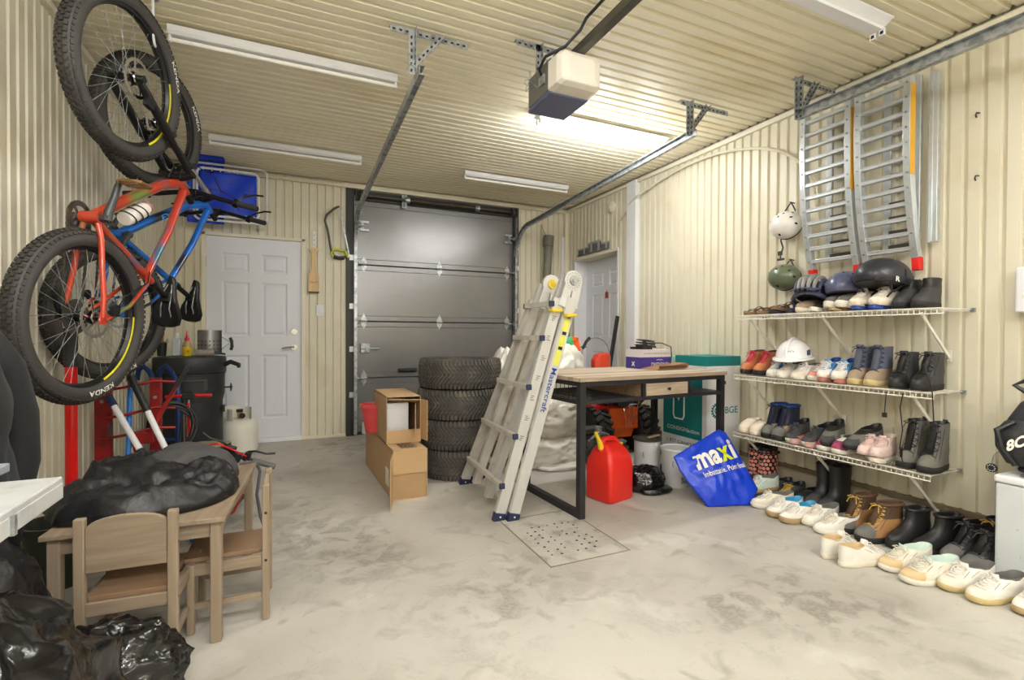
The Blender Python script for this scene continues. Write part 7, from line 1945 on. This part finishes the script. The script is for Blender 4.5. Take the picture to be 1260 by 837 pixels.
pair('black rubber ankle boot at right end of top shelf', (3.01, 1.585, z), (3.00, 1.48, z), (186, 188), up='charcoal', sole='soledark', style='chelsea', lace=None, lining='black', shaft='black', shaftz=.11, tab='black', L=.275)
# -- middle shelf
z = S2+.005
pair('orange-brown hiking shoe with red laces on middle shelf', (2.985, 2.56, z+.028), (2.985, 2.45, z+.028), (188, 184), up='orangebrown', sole='soledark', style='boot', lace='lacered', lining='charcoal', tall=.35, pitch=-5, nl=5, tongue='lacered')
shoe('blue and white patterned shoe tucked left of the hard hat', (2.985, 2.345, z), R(186), up='skyblue', sole='solewhite', lace='white', L=.24, cap='white')
pair('white sneaker under the white hard hat', (2.975, 2.265, z), (2.975, 2.155, z), 184, up='white', sole='solewhite', lace='white', cap='offwhite')
shoe('white and coral sneaker at right side under hard hat', (3.01, 2.075, z), R(170), up='coral', sole='solewhite', lace='white', L=.25)
pair('blue and white canvas sneaker on grey sandals', (2.985, 1.985, z+.045), (2.975, 1.885, z+.045), (192, 190), up='skyblue', sole='offwhite', lace='white', lining='royal', cap='white', pitch=-6)
sandal('grey and rust flat sandal under the blue canvas sneakers, left', (2.985, 1.985, z), 184, 'slate', 'rustpink', thick=.024, wide=True, cross=False)
sandal('grey and rust flat sandal under the blue canvas sneakers, right', (2.98, 1.885, z), 180, 'slate', 'rustpink', thick=.024, wide=True, cross=False)
pair('quilted blue and tan tall boot on middle shelf', (2.985, 1.80, z), (2.985, 1.705, z), (190, 188), up='taupe', sole='soleyellow', style='tall', lace='navyd', lining='taupe', shaft='slate', shaftz=.10, tall=.85, L=.27)
pair('black leather lace-up boot at right end of middle shelf', (2.985, 1.585, z), (2.985, 1.475, z), (186, 184), up='charcoal', sole='soledark', style='boot', lace='black', lining='black', tall=.8, cap='black', tongue='black')
# -- lowest shelf
z = S3+.005
pair('cream slip-on shoe with elastic at left end of lowest shelf', (2.985, 2.575, z), (2.985, 2.48, z), (186, 182), up='cream', sole='cream', style='slip', lace=None, lining='cream', L=.24)
pair('black and blue snow boot with grey toe on lowest shelf', (2.985, 2.385, z), (2.98, 2.295, z), (186, 184), up='taupe', sole='soledark', style='tall', lace='black', lining='black', shaft='navyd', shaftz=.10, tall=.85, cap='grey', fur='royal', L=.27)
pair('dark grey trainer with pale green sole on lowest shelf', (2.985, 2.195, z+.045), (2.985, 2.085, z+.045), (190, 178), up='charcoal', sole='solegreen', lace='charcoal', lining='black', pitch=-9, tall=1.2, L=.28)
sandal('rust and pink flat sandal under the dark grey trainers, left', (2.985, 2.175, z), 182, 'rustpink', 'pinksole', thick=.026, wide=True, cross=False)
sandal('rust and pink flat sandal under the dark grey trainers, right', (2.985, 2.075, z), 182, 'rustpink', 'pinksole', thick=.026, wide=True, cross=False)
pair('white and mauve shoe under black sandals', (2.985, 1.985, z), (2.98, 1.885, z), 182, up='white', sole='solewhite', style='slip', lace=None, cap='mauve', L=.25)
for i, (y, zz, yw, lab) in enumerate(((1.965, z+.075, 190, 'black and grey closed sandal tilted on white shoes, left one'), (1.835, z+.085, 168, 'black and grey closed sandal tilted on white shoes, right one'))):
    s_ = shoe(lab, (2.985, y, zz), R(yw), up='dustygrey', sole='soledark', style='sneaker', lace=None, lining='black', cap='charcoal', pitch=-10, name='closed_sandal', cat='sandal', shaft='black', shaftz=.07)
pair('pale pink lace-up sneaker on cream sandals, lowest shelf', (2.985, 1.745, z+.025), (2.975, 1.66, z+.03), (184, 192), up='pink', sole='pink', lace='pink', lining='cream')
sandal('cream flat sandal under the pale pink sneakers', (2.97, 1.67, z), 186, 'cream', 'offwhite', thick=.022, wide=True, cross=False)
pair('dusty grey tall lace-up boot at right end of lowest shelf', (2.985, 1.545, z), (2.975, 1.435, z), (184, 186), up='dustygrey', sole='soledark', style='boot', lace='black', lining='black', shaft='grey', shaftz=.13, tall=1.35, tab='charcoal', tongue='black')
# -- on the floor
z = 0
shoe('pale green and white sneaker tilted against blue shopping bag', (2.845, 2.41, .045), R(170), up='mint', sole='soletan', lace='white', pitch=-2, L=.28)
shoe('white mesh sneaker on floor in front of the blue bag', (2.73, 2.265, z), R(155), up='offwhite', sole='solewhite', lace='white', L=.28)
pair('white sneaker with turquoise lining on the floor', (2.675, 2.105, z), (2.66, 1.995, z), (170, 174), up='white', sole='soletan', lace='white', lining='teal', L=.27, soleh=.03)
pair('white running sneaker with grey lining in the floor row', (2.745, 1.915, z), (2.70, 1.815, z), (176, 164), up='white', sole='solewhite', lace='offwhite', lining='grey')
pair('dark strappy hiking sandal with tan cords near the wall', (3.01, 2.395, z), (3.00, 2.27, z), (174, 180), up='charcoal', sole='soledark', lace='laceyellow', lining='black', L=.26)
shoe('black slipper on floor left of the black rubber boots', (3.02, 2.16, z), R(176), up='black', sole='soledark', style='slip', lace=None, lining='black', L=.24)
pair('rubber boot with coral and pink dots beside the carton', (2.985, 2.60, z), (2.97, 2.495, z), (172, 176), up='black', sole='soledark', style='welly', lace=None, lining='black', dots='coral', tall=1.0, L=.27, W=.05, buckle=True)
pair('plain black tall rubber boot against the right wall', (2.99, 2.08, z), (2.98, 1.985, z), (176, 178), up='black', sole='soledark', style='welly', lace=None, lining='black', tall=.93, L=.28, W=.054, cap='charcoal')
pair('brown work boot with yellow laces and grey toe', (2.825, 1.765, z), (2.795, 1.645, z), (176, 168), up='tan', sole='soledark', style='boot', lace='laceyellow', lining='brown', shaft='brown', shaftz=.12, tall=.8, cap='grey', fur='brown', L=.30, W=.052)
pair('white leather sneaker lying behind the brown work boots', (3.03, 1.72, z), (3.03, 1.63, z), (182, 180), up='offwhite', sole='solewhite', lace='white', L=.26)
shoe('white low sneaker turned heel to camera, left one of pair', (2.71, 1.60, z), R(2), up='white', sole='offwhite', lace='white', lining='beige', side=1, L=.28)
shoe('white low sneaker turned heel to camera, right one of pair', (2.705, 1.462, z), R(-8), up='white', sole='offwhite', lace='white', lining='beige', side=-1, L=.285)
pair('white sneaker with beige toe and pale stripes', (2.56, 1.40, z), (2.52, 1.285, z), (168, 166), up='offwhite', sole='solewhite', lace='offwhite', lining='mint', cap='beige', stripes='white', L=.30, W=.052, tongue='mint')
pair('white leather court sneaker near the white cabinet', (2.605, 1.185, z), (2.595, 1.075, z), (166, 168), up='white', sole='soleyellow', lace='white', lining='grey', cap='offwhite', L=.29)
shoe('white sneaker with pale blue top at lower right frame edge', (2.655, .955, z), R(170), up='white', sole='soletan', lace='white', lining='skyblue', L=.29)
pair('polished black zip boot in the second floor row', (2.865, 1.535, z), (2.90, 1.435, z), (170, 164), up='black', sole='soledark', style='boot', lace=None, lining='black', tall=.75, L=.29, fur='black')
pair('black lace-up boot with grey toe beside the white cabinet', (2.925, 1.325, z), (2.865, 1.215, z), (164, 170), up='charcoal', sole='soledark', style='boot', lace='charcoal', lining='black', tall=.75, cap='grey', shaft='black', shaftz=.10, L=.29)
shoe('black boot with yellow tag by wall behind the grey-toed boots', (3.06, 1.235, z), R(180), up='black', sole='soledark', style='boot', lace='laceyellow', lining='black', tall=.9, L=.22)
# white sticker, key tag on recessed door
kt2 = MB(); kt2.box((XR+RD-.012, 4.93, 1.60), (.012, .05, .075)); kt2.tube([(XR+RD-.01, 4.93, 1.63), (XR+RD-.012, 4.935, 1.66), (XR+RD-.01, 4.92, 1.655)], .004, 5)
tag(kt2.build('door_tag', mat('red_dark_tag', (150, 54, 40), .5), bevel=.006), 'small red and brown tag hung on the recessed white door', 'tag')
# hanging lace with plug below middle shelf
h = MB(); h.tube([(2.965, 1.52, S2-.01), (2.96, 1.53, .74), (2.965, 1.52, .62), (2.96, 1.53, .52), (2.975, 1.52, .44)], .003, 6); h.box((2.965, 1.525, .50), (.008, .01, .05)); tag(h.build('hanging_lace', M['black'], smooth=True), 'long black lace dangling from middle shelf towards the pink sneaker', 'lace')
h = MB(); h.tube([(2.965, 1.60, S2-.01), (2.965, 1.605, .75), (2.97, 1.61, .70)], .0028, 6); h.cyl((2.97, 1.61, .70), (2.97, 1.61, .675), .012, n=10); tag(h.build('hanging_toggle', M['black']), 'small cord toggle dangling below middle shelf near the black boots', 'toggle')
h = MB(); h.tube([(2.985, 1.44, S2+.15), (2.965, 1.41, .92), (2.955, 1.385, .84), (2.955, 1.38, .74), (2.955, 1.375, .66)], .003, 6); tag(h.build('boot_lace', M['black'], smooth=True), 'loose black boot lace hanging over right end of middle shelf', 'lace')
